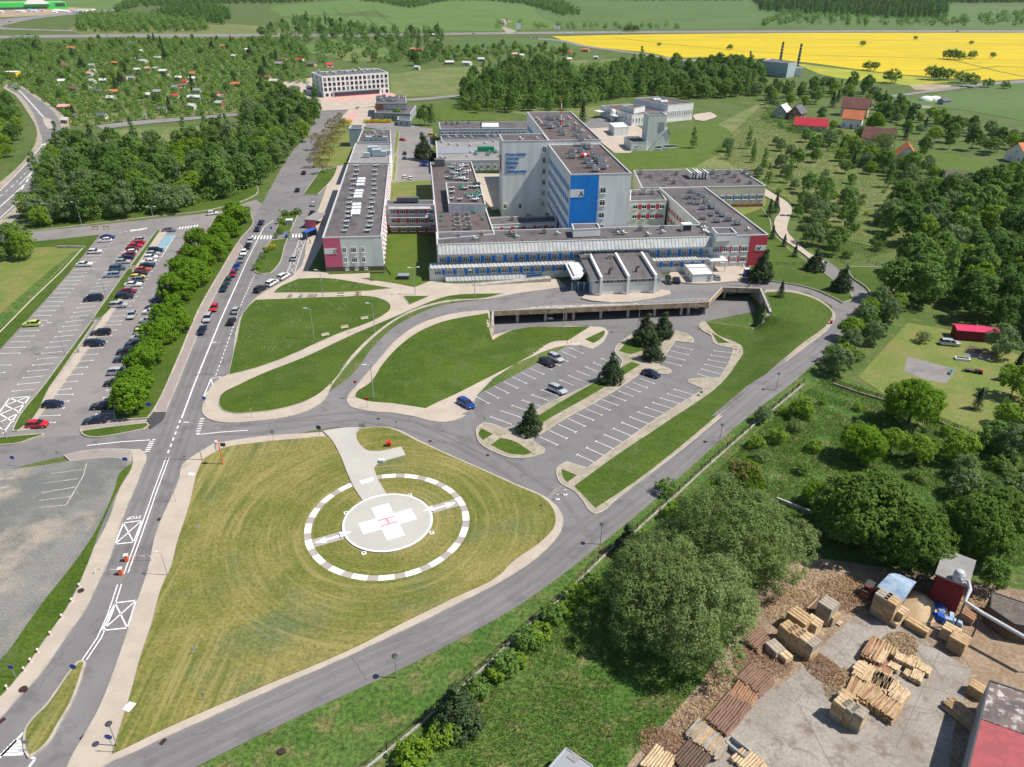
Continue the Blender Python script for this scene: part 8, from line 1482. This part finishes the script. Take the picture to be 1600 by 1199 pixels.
# red building, pipe, sheds
A, B = np.array(G(1447.5, 943)), np.array(G(1491, 961)); d = (B-A)/np.linalg.norm(B-A); n_ = np.array([-d[1], d[0]])
P = [tuple(A), tuple(B), tuple(B+n_*6), tuple(A+n_*6)]; e = bld('boiler_shed', 'tall maroon metal building with grey roof and bent pipe', 'metal building', P); b = MB(); k = int(np.linalg.norm(B-A)/.35)
def ribbed(a, q, z1):
    a, q = np.array(a), np.array(q); L = np.linalg.norm(q-a); dd = (q-a)/L; nn = np.array([dd[1], -dd[0]]); k = int(L/.3); vs = []
    for i in range(k*2+1): p = a+dd*L*i/(2*k)+nn*(.06 if i % 2 else 0); vs += [(*p, 0), (*p, z1)]
    b.add(vs, [(2*i, 2*i+2, 2*i+3, 2*i+1) for i in range(2*k)], M['wall_maroon'])
for i in range(4): ribbed(P[i], P[(i+1) % 4], 5.6)
b.build('wall', e); b = MB(); b.prism(inset(P, -.3), 5.6, 5.85, M['roof_pale']); b.build('roof', e); wallbox(e, B, B+n_*6, 2, 4.5, .1, 3.2, 'metal_grey', 'door')
c = G(1496, 906, 5.8); b = MB(); b.lathe((*c, 5.8), [(.75, 0), (.75, 1.1), (.5, 1.6), (.2, 1.7)], M['pipe_grey'], 14); b.build('cyclone', e)
p_ = [(*G(1500, 905, 6.6), 6.6), (*G(1513, 908, 6.4), 6.4), (*G(1516, 921, 6.0), 6.0), (*G(1508, 940, 5.2), 5.2), (*G(1535, 958, 4.6), 4.6), (*G(1640, 1018, 4.2), 4.2)]
e = empty('dust_pipe', (*G(1540, 985), 0), 'long pale elevated pipe running from the maroon building to the right', 'pipe'); b = MB(); b.tube(p_, .27, M['pipe_grey'], 12); b.build('pipe', e); b = MB()
for x, y, z in p_[3:]: b.box((x, y, z/2), (.15, .15, z), M['metal_dark'])
b.build('support', e)
P = ccw(GP([(1376, 915), (1404, 897), (1428, 908), (1408, 938)], 3.4)); e = bld('tarpaulin_shed', 'shed with blue grey tarpaulin roof beside the brown crate stacks', 'shed', P); b = MB(); b.prism(P, 0, 3.2, M['timber_dark']); b.build('wall', e); b = MB(); q = inset(P, -.3); mA = (np.array(q[0])+np.array(q[1]))/2; mB_ = (np.array(q[2])+np.array(q[3]))/2
b.add([(*q[0], 3.2), (*mA, 4.3), (*mB_, 4.3), (*q[3], 3.2), (*q[1], 3.2), (*q[2], 3.2)], [(0, 1, 2, 3), (1, 4, 5, 2), (0, 4, 1), (3, 2, 5)], M['tarp_blue']); b.build('roof', e)
b = MB(); rd = random.Random(4)
for i in range(9): b.box((rd.uniform(-2.6, 2.6), rd.uniform(-1, 1), rd.uniform(.3, .8)), (rd.uniform(.9, 1.9), rd.uniform(.7, 1.3), rd.uniform(.4, .9)), M['tarp_blue' if i % 2 else 'sign_blue'], rd.uniform(0, 3), taper=.7)
o = b.build('tarpaulin_heap'); o.location = (*G(1474, 968), Z_YARD); o.rotation_euler[2] = YR; tag(o, 'heap under blue tarpaulins at the foot of the maroon building', 'tarpaulin heap')
b = MB(); b.lathe((0, 0, 0), [(3.2, 0), (2.6, .5), (1.5, 1.2), (.5, 1.8), (.05, 2.0)], M['sawdust'], 20); o = b.build('sawdust_heap', smooth=True); o.location = (*G(1435, 948), Z_YARD-.05); tag(o, 'pale cone of sawdust between the shed and the maroon building', 'sawdust heap')
def lumpy(name, px, r, h, mt, lb, seed, kind='stuff'):
    rng = np.random.default_rng(seed); n = 1500; a = rng.uniform(0, 2*PI, n); q = r*np.sqrt(rng.uniform(0, 1, n)); C = np.stack([q*np.cos(a), q*np.sin(a)*.7, h*(1-(q/r)**1.5)*rng.uniform(.3, 1, n)+.08], 1); N = rng.normal(size=(n, 3))+np.array([0, 0, 1.2]); V = leaf_quads(C, N, .42, rng, .22); o = obj(name, leafmesh(name, V, M[mt])); o.location = (*G(*px), Z_YARD); o.rotation_euler[2] = rng.uniform(0, 3); tag(o, lb, None, None, kind)
for i, (x, y, r) in enumerate(((1190, 1035, 4), (1235, 950, 5), (1290, 920, 6), (1330, 935, 5), (1130, 1080, 4), (1090, 1130, 4), (1040, 1170, 3.5), (1405, 1010, 3), (1320, 1075, 3.5), (1285, 1045, 3), (1520, 955, 4), (1345, 925, 4))): lumpy('bark_debris', (x, y), r, .35, 'timber_mid' if i % 3 else 'timber_red', 'scattered bark and offcuts on the yard ground', 80+i)
e = empty('forklift', (*G(1354, 930), Z_YARD), 'orange and black forklift by the chestnut trees', 'forklift', None, .8); b = MB(); b.box((0, 0, .75), (2.2, 1.2, .8), M['orange_paint']); b.box((-.9, 0, 1.2), (.7, 1.1, .5), M['metal_dark']); b.build('body', e, off=(0, 0, 0)); b = MB()
for x in (-.6, .7):
    for y in (-.5, .5): b.box((x, y, 1.6), (.08, .08, 1.1), M['metal_dark'])
b.box((.05, 0, 2.15), (1.5, 1.15, .08), M['metal_dark']); b.build('cab', e, off=(0, 0, 0)); b = MB(); b.box((1.25, .4, 1.4), (.12, .1, 2.6), M['metal_dark']); b.box((1.25, -.4, 1.4), (.12, .1, 2.6), M['metal_dark']); b.box((1.8, .35, .15), (1.1, .12, .06), M['metal_dark']); b.box((1.8, -.35, .15), (1.1, .12, .06), M['metal_dark']); b.build('mast', e, off=(0, 0, 0))
for x in (-.8, .75):
    for y in (-.6, .6): obj('wheel', PROTO['estate']['wheel'], e, (x, y, .35))
P = ccw(GP([(1546, 1063), (1640, 1094), (1640, 1250), (1500, 1250)], 5.2)); e = bld('timber_hall', 'hall with weathered dark upper roof and pinkish red lower roof at the corner', 'hall', P); block(e, P, 0, 5.2, 'wall_slate', 'roof_red', .1, .15, 'metal_dark'); b = MB(); q = ccw(GP([(1548, 1066), (1638, 1095), (1638, 1160), (1530, 1122)], 5.2)); b.prism(q, 5.1, 5.2, M['roof_rust']); b.build('roof_sheet', e)
for t in np.linspace(.03, .97, 26):
    pass
P = ccw(GP([(1550, 925), (1640, 955), (1640, 985), (1585, 975), (1548, 950)], 3.2)); e = bld('lean_to', 'low dark roofed shed at the right edge behind the pipe', 'shed', P); block(e, P, 0, 3.2, 'timber_dark', 'tile_old', .05, .1, 'metal_dark')
P = ccw(GP([(884, 1169), (926, 1197), (905, 1225), (850, 1208)], 2.8)); e = bld('garden_hut', 'small hut with flat grey felt roof at the bottom edge', 'hut', P); block(e, P, 0, 2.8, 'timber_mid', 'metal_grey', .04, .08, 'metal_grey'); b = MB(); q = ccw(GP([(894, 1176), (908, 1186), (898, 1192), (885, 1183)], 2.8)); b.prism(q, 2.76, 2.85, M['roof_pale']); b.build('roof_sheet', e)
# ------------------------------------------------------------------ fence along the ring road, garden walls
def fence(name, pts, h, lb, cat='fence', base=.45, step=3.0, mesh=True, basemat='concrete_wall', postmat='iron'):
    W = GP(pts); c = W[len(W)//2]; e = empty(name, (*c, 0), lb, cat); b = MB()
    for a, q in zip(W[:-1], W[1:]):
        a, q = np.array(a), np.array(q); d = (q-a)/np.linalg.norm(q-a); n_ = np.array([-d[1], d[0]])*.15; b.prism([tuple(a-n_), tuple(q-n_), tuple(q+n_), tuple(a+n_)], -.1, base, M[basemat])
    b.build('base_wall', e); pm = MB(); pm.box((0, 0, h/2), (.12, .12, h), M[postmat]); pmesh = pm.mesh('post')
    for p in along(W, step)[:100]: obj('post', pmesh, e, (p[0]-c[0], p[1]-c[1], 0))
    if mesh:
        b = MB()
        for z in (base+.15, h-.1): b.tube([(*p, z) for p in W], .035, M[postmat], 5)
        P = along(W, .3)
        for x, y in P: b.tube([(x, y, base), (x, y, h-.1)], .012, M[postmat], 4, False)
        b.build('rails', e)
fence('fence', [(560, 1212), (605, 1176), (660, 1131), (735, 1064), (797, 1006), (832, 974), (872, 941), (915, 899), (952, 862), (995, 830), (1020, 807), (1060, 772), (1095, 739), (1122, 715), (1182, 662), (1207, 642), (1255, 602)], 1.7, 'long rusty fence on a stone base along the ring road')
fence('garden_fence', [(1300, 601), (1340, 615), (1400, 633), (1460, 658), (1520, 685), (1590, 712)], 1.4, 'stone based fence between the garden and the wild meadow', base=.5, basemat='paving_worn')
fence('garden_wall', [(1212, 783), (1240, 794), (1270, 806)], .9, 'short low wall in the shade left of the tall chestnut', 'wall', base=.85, mesh=False)
fence('fence', [(1168, 452), (1200, 416), (1240, 416), (1284, 418)], 1.3, 'low fence between crimson wing and footpath', base=.05, step=2.5)
fence('fence', [(1355, 412), (1395, 424), (1412, 432)], 1.3, 'low fence behind the round lawn at the bend', base=.05, step=2.5)
e = empty('ditch_wall', (*G(60, 455), 0), 'long yellowish kerb wall along the ditch at the left', 'wall'); b = MB(); W = GP([(130, 389), (97, 425), (50, 470), (0, 521), (-60, 582)])
for a, q in zip(W[:-1], W[1:]):
    a, q = np.array(a), np.array(q); d = (q-a)/np.linalg.norm(q-a); n_ = np.array([-d[1], d[0]])*.12; b.prism([tuple(a-n_), tuple(q-n_), tuple(q+n_), tuple(a+n_)], 0, .35, M['wall_cream'])
b.build('wall', e); b = MB(); b.box((*G(112, 389), .5), (9, .4, 1.0), M['concrete_wall'], 0); b.build('culvert', e)
# ------------------------------------------------------------------ allotment cabins
CAB = {}
def cabin(px, L, W, col, lb, ang):
    k = (L, W)
    if k not in CAB:
        w_ = MB(); hw, hr, w2, l2 = 2.3, 3.5, W/2, L/2
        w_.add([(-l2, -w2, 0), (l2, -w2, 0), (l2, w2, 0), (-l2, w2, 0), (-l2, -w2, hw), (l2, -w2, hw), (l2, w2, hw), (-l2, w2, hw), (-l2, 0, hr), (l2, 0, hr)], [(0, 1, 5, 4), (2, 3, 7, 6), (1, 2, 6, 9, 5), (3, 0, 4, 8, 7)], M['wall_cream']); r = MB(); s_ = (hr-hw)/w2
        for s in (-1, 1): a = [(-l2-.3, s*(w2+.3), hw-.3*s_+.05), (l2+.3, s*(w2+.3), hw-.3*s_+.05), (l2+.3, 0, hr+.05), (-l2-.3, 0, hr+.05)]; up = [(x, y, z+.12) for x, y, z in a]; r.add(a+up, [(4, 5, 6, 7), (0, 1, 5, 4), (1, 2, 6, 5), (3, 0, 4, 7), (0, 3, 2, 1)], M['roof_white'])
        d = MB(); d.box((.3, -w2-.03, 1.0), (.9, .06, 2.0), M['timber_dark']); d.box((-1.2, -w2-.03, 1.4), (.9, .06, .8), M['glass']); CAB[k] = (w_.mesh('wall'), r.mesh('roof'), d.mesh('door'))
    w_, r, d = CAB[k]; e = empty('garden_cabin', (*G(*px), 0), lb, 'garden cabin', 'cabins in the allotments', ang); o = obj('wall', w_, e); o.material_slots[0].link = 'OBJECT'; o.material_slots[0].material = M[random.choice(['wall_cream', 'wall_slate', 'timber_mid', 'wall_brick', 'wall_white'])]; o = obj('roof', r, e); o.material_slots[0].link = 'OBJECT'; o.material_slots[0].material = M[col]; obj('door', d, e)
CB = dict(o=('tile_orange', 'orange roofed'), d=('roof_slate', 'dark slate roofed'), w=('cabin_white', 'white roofed'), p=('wall_cool', 'pale blue roofed'), b=('tile_brown', 'brown roofed'), g=('metal_grey', 'grey roofed'), k=('tile_pink', 'pink roofed'), r=('tile_red', 'red roofed'))
mat('cabin_white', (.5, .51, .5), fine=.1); mat('tile_pink', (.6, .3, .3)); mat('tile_red', (.5, .05, .05))
CL = [(112, 78, 'o', 2), (206, 71, 'd', 2), (220, 83, 'w', 1), (217, 95, 'w', 1), (224, 99, 'p', 2), (247, 94, 'p', 1.3), (181, 102, 'o', 1.3), (96, 102, 'b', 1), (103, 106, 'b', 1), (144, 106, 'g', 1), (146, 115, 'w', 1.2), (142, 119, 'k', 1), (215, 113, 'w', 1.2), (232, 111, 'k', 1), (245, 111, 'p', 1), (256, 115, 'w', 1.5), (262, 123, 'w', 1), (280, 126, 'w', 1.2), (302, 119, 'o', 1), (300, 127, 'w', 1), (195, 125, 'b', 1.3), (207, 126, 'g', 1), (162, 130, 'w', 1), (145, 131, 'w', 1), (97, 131, 'w', 1), (117, 143, 'b', 1.3), (155, 147, 'd', 1.4), (137, 140, 'b', 1), (179, 148, 'o', .9), (174, 158, 'w', .9), (230, 153, 'w', 1.2), (247, 148, 'g', 1.2), (275, 141, 'g', 1.2), (286, 138, 'b', 1.3), (291, 132, 'r', 1), (275, 155, 'r', 1.1), (300, 157, 'w', 1.1), (309, 146, 'g', 1), (308, 157, 'w', 1), (339, 151, 'b', 1), (346, 156, 'k', 1), (344, 166, 'p', 1), (369, 136, 'o', 1.3), (255, 176, 'd', .9), (161, 186, 'd', 1), (104, 172, 'k', 1.7), (112, 187, 'd', 1.3), (105, 193, 'w', 1), (366, 91, 'w', 1.2), (349, 75, 'o', 1.3), (387, 81, 'w', 1.5), (332, 62, 'b', 1.5), (301, 171, 'w', .9), (442, 96, 'b', 1.6), (470, 97, 'r', 1.5), (437, 103, 'g', 1.5), (487, 104, 'd', 1.7), (515, 105, 'r', 1.5), (419, 125, 'b', 1.2), (430, 131, 'w', 1.8), (644, 80, 'k', 1.4), (654, 81, 'r', 1.6), (682, 67, 'w', 1.3), (702, 101, 'w', 1.8), (730, 102, 'w', 1.6), (652, 109, 'p', 1), (752, 96, 'w', 1.3), (675, 57, 'w', 1.5), (804, 88, 'k', 1.4), (815, 90, 'w', 1.2), (889, 85, 'r', 1.5), (889, 96, 'w', 1), (915, 81, 'o', 1.6), (931, 93, 'p', 1), (1004, 88, 'd', 1.2)]
cnt = {}
for x, y, k, s in sorted(CL): cnt[k] = cnt.get(k, 0)+1; cabin((x, y), 5 if s < 1.25 else (6.5 if s < 1.6 else 8.5), 4 if s < 1.5 else 5.5, CB[k][0], '%s garden cabin, %s from left among the %s cabins' % (CB[k][1], ORD[cnt[k]-1], CB[k][1]), random.uniform(-.5, .5))
# ------------------------------------------------------------------ market hall at the upper left, small things far off
mat('green_panel', (.05, .5, .08), fine=.05)
A, B = np.array(G(-45, 17)), np.array(G(106, 14)); d = (B-A)/np.linalg.norm(B-A); n_ = np.array([-d[1], d[0]])
P = [tuple(A), tuple(B), tuple(B+n_*60), tuple(A+n_*60)]; e = bld('market_hall', 'long bright green market hall with white gabled entrance', 'market hall', P); block(e, P, 0, 15, 'green_panel', 'green_panel', .3, 1, 'frame_white'); b = MB(); c = A+d*np.linalg.norm(B-A)*.68; w2 = 26
b.add([(*(c-d*w2-n_*4), 11), (*(c+d*w2-n_*4), 11), (*(c-n_*4), 30), (*(c-d*w2+n_*20), 11), (*(c+d*w2+n_*20), 11), (*(c+n_*20), 30)], [(0, 1, 2), (1, 4, 5, 2), (3, 0, 2, 5)], M['frame_white']); b.build('entrance_gable', e); wallbox(e, A, B, 8, 150, .2, 5, 'metal_dark', 'glazing', .5); wallbox(e, A, B, np.linalg.norm(B-A)-24, np.linalg.norm(B-A)-4, 6, 12, 'metal_dark', 'sign_panel', .6)
rd = random.Random(6); ST = sorted((rd.uniform(0, 150), rd.uniform(17.5, 20.5), rd.choice(['frame_white', 'tile_pink', 'metal_light', 'tarp_blue', 'frame_white'])) for _ in range(26))
SN = dict(frame_white='white', tile_pink='pink', metal_light='silver', tarp_blue='blue')
for i, (x, y, mt) in enumerate(ST):
    b = MB(); b.box((0, 0, 1.2), (9, 6, 2.4), M['frame_white']); b.add([(-5, -3.4, 2.4), (5, -3.4, 2.4), (5, 3.4, 2.4), (-5, 3.4, 2.4), (-5, 0, 4.2), (5, 0, 4.2)], [(0, 1, 5, 4), (2, 3, 4, 5), (1, 2, 5), (3, 0, 4)], M[mt]); o = obj('market_tent', b.mesh('market_tent'), None, (*G(x, y), .1), 0); tag(o, '%s market tent before the green hall, %s from left' % (SN[mt], ORD[i]), 'market tent', 'tents before the market hall')
e = empty('kiosk', (*G(20, 121), 0), 'yellow roadside kiosk at the beginning of the curved road', 'kiosk'); b = MB(); b.box((0, 0, 2.2), (11, 7, 4.4), M['sign_yellow']); b.build('wall', e, off=(0, 0, 0)); b = MB(); b.box((0, 0, 4.5), (11.6, 7.6, .3), M['roof_white']); b.build('roof', e, off=(0, 0, 0)); b = MB(); b.box((2, -3.53, 1.2), (2, .08, 2.2), M['glass']); b.build('door', e, off=(0, 0, 0))
for i, x in enumerate((1447, 1460)): b = MB(); b.lathe((0, 0, 0), [(4.2, 0), (3.9, 1.4), (2.8, 2.6), (1.2, 3.2), (.1, 3.3)], M['frame_white'], 14); o = b.build('garden_tent', smooth=True); o.location = (*G(x, 157.5), 0); o.scale = (1.3, .8, 1); tag(o, 'white garden tunnel, %s of two behind the houses' % ['left', 'right'][i], 'garden tent')
for i, (px, r) in enumerate((((1424, 165), 16), ((1455, 182), 11))): b = MB(); b.lathe((0, 0, 0), [(r, .08), (r*.5, .1)], M['concrete'], 5); o = b.build('foundation'); o.location = (*G(*px), 0); o.scale = (1.2, .8, 1); tag(o, '%s pale building foundation on the grass behind the houses' % ['larger', 'smaller'][i], 'foundation')
for px, w, h, lb in (((810, 50.5), 5, 13, 'tall advertising board at the highway, left one'), ((870, 49), 7, 8, 'small white advertising board at the highway')): e = empty('billboard', (*G(*px), 0), lb, 'billboard'); b = MB(); b.box((0, 0, h*.65), (w*1.6, .5, h*.65), M['frame_white']); b.build('board', e, off=(0, 0, 0)); b = MB(); b.box((0, .4, h*.35), (.6, .4, h*.7), M['metal_dark']); b.build('post', e, off=(0, 0, 0))
e = empty('cold_frame', (*G(1503, 563), .1), 'white cold frame on the garden lawn', 'cold frame', None, -.25); b = MB(); b.box((0, 0, .3), (3.2, 1.3, .5), M['frame_white']); b.build('frame', e, off=(0, 0, 0)); b = MB(); b.box((0, 0, .57), (2.7, .85, .06), M['glass']); b.build('pane', e, off=(0, 0, 0))
e = empty('sun_lounger', (*G(1484, 585), .12), 'green sun lounger on the garden slab', 'lounger', None, .9); b = MB(); b.box((0, 0, .35), (1.3, .6, .1), M['sign_green']); b.build('seat', e, off=(0, 0, 0)); b = MB(); b.box((.85, 0, .6), (.6, .6, .1), M['sign_green']); b.build('backrest', e, off=(0, 0, 0)); b = MB()
for x in (-.5, .5):
    for y in (-.25, .25): b.box((x, y, .15), (.06, .06, .3), M['frame_white'])
b.build('leg', e, off=(0, 0, 0))
e = empty('garden_tractor', (*G(1523, 583), .1), 'dark garden tractor with trailer on the lawn', 'garden tractor', None, -.4); b = MB(); b.box((.6, 0, .6), (1.5, .8, .5), M['metal_dark']); b.box((1.1, 0, .85), (.6, .6, .2), M['sign_red']); b.build('body', e, off=(0, 0, 0)); b = MB(); b.box((-1.3, 0, .5), (2.0, .9, .25), M['timber_dark']); b.build('trailer', e, off=(0, 0, 0))
for x in (-1.4, .2, 1.2):
    for y in (-.5, .5): obj('wheel', PROTO['hatchback']['wheel'], e, (x, y, .31))
for i, (x, y) in enumerate(((871, 781), (883, 774))): e = empty('marker_post', (*G(x, y), .06), 'white marker post on the car park exit road, %s one' % ['left', 'right'][i], 'marker post'); b = MB(); b.box((0, 0, .06), (.7, .5, .12), M['frame_white']); b.build('base', e, off=(0, 0, 0)); b = MB(); b.box((0, 0, .6), (.4, .15, 1.0), M['frame_white']); b.build('post', e, off=(0, 0, 0))
# ------------------------------------------------------------------ light
SUN_EL, SUN_AZ = math.radians(56), math.atan2(-.07, 1)   # from the right-hand side
sv = Vector((math.cos(SUN_EL)*math.cos(SUN_AZ), math.cos(SUN_EL)*math.sin(SUN_AZ), math.sin(SUN_EL)))
sl = bpy.data.lights.new('sun', 'SUN'); sl.energy = 5.0; sl.angle = math.radians(.5); sl.color = (1, .935, .84)
so = bpy.data.objects.new('sun', sl); COL.objects.link(so); so.rotation_euler = sv.to_track_quat('Z', 'Y').to_euler()
w = bpy.data.worlds.new('World'); S.world = w; w.use_nodes = True; nt = w.node_tree
sk = nt.nodes.new('ShaderNodeTexSky'); sk.sky_type = 'NISHITA'; sk.sun_disc = False; sk.sun_elevation = SUN_EL; sk.sun_rotation = PI/2-SUN_AZ
sk.altitude = 400; sk.air_density = 1.0; sk.dust_density = 1.0
bg = nt.nodes['Background']; bg.inputs['Strength'].default_value = .095; nt.links.new(sk.outputs[0], bg.inputs[0])
S.view_settings.view_transform = 'Standard'; S.view_settings.look = 'None'; S.view_settings.gamma = 1; S.view_settings.exposure = 0.33
S.cycles.use_denoising = True
S.cycles.max_bounces = 6; S.cycles.diffuse_bounces = 3; S.cycles.transmission_bounces = 3; S.cycles.transparent_max_bounces = 4
# ------------------------------------------------------------------ the air
hz = MB(); hz.box((0, 2600, 44), (9000, 5800, 94), mat('haze_air')); o = hz.build('haze'); o['kind'] = 'stuff'; o['label'] = 'thin pale haze over the far country'
nt = M['haze_air'].node_tree; nt.nodes.remove(nt.nodes['Principled BSDF']); pv = nt.nodes.new('ShaderNodeVolumePrincipled'); pv.inputs['Color'].default_value = (.8, .88, 1, 1); pv.inputs['Density'].default_value = .00002; pv.inputs['Anisotropy'].default_value = .2
nt.links.new(pv.outputs[0], nt.nodes['Material Output'].inputs['Volume']); S.cycles.volume_bounces = 0
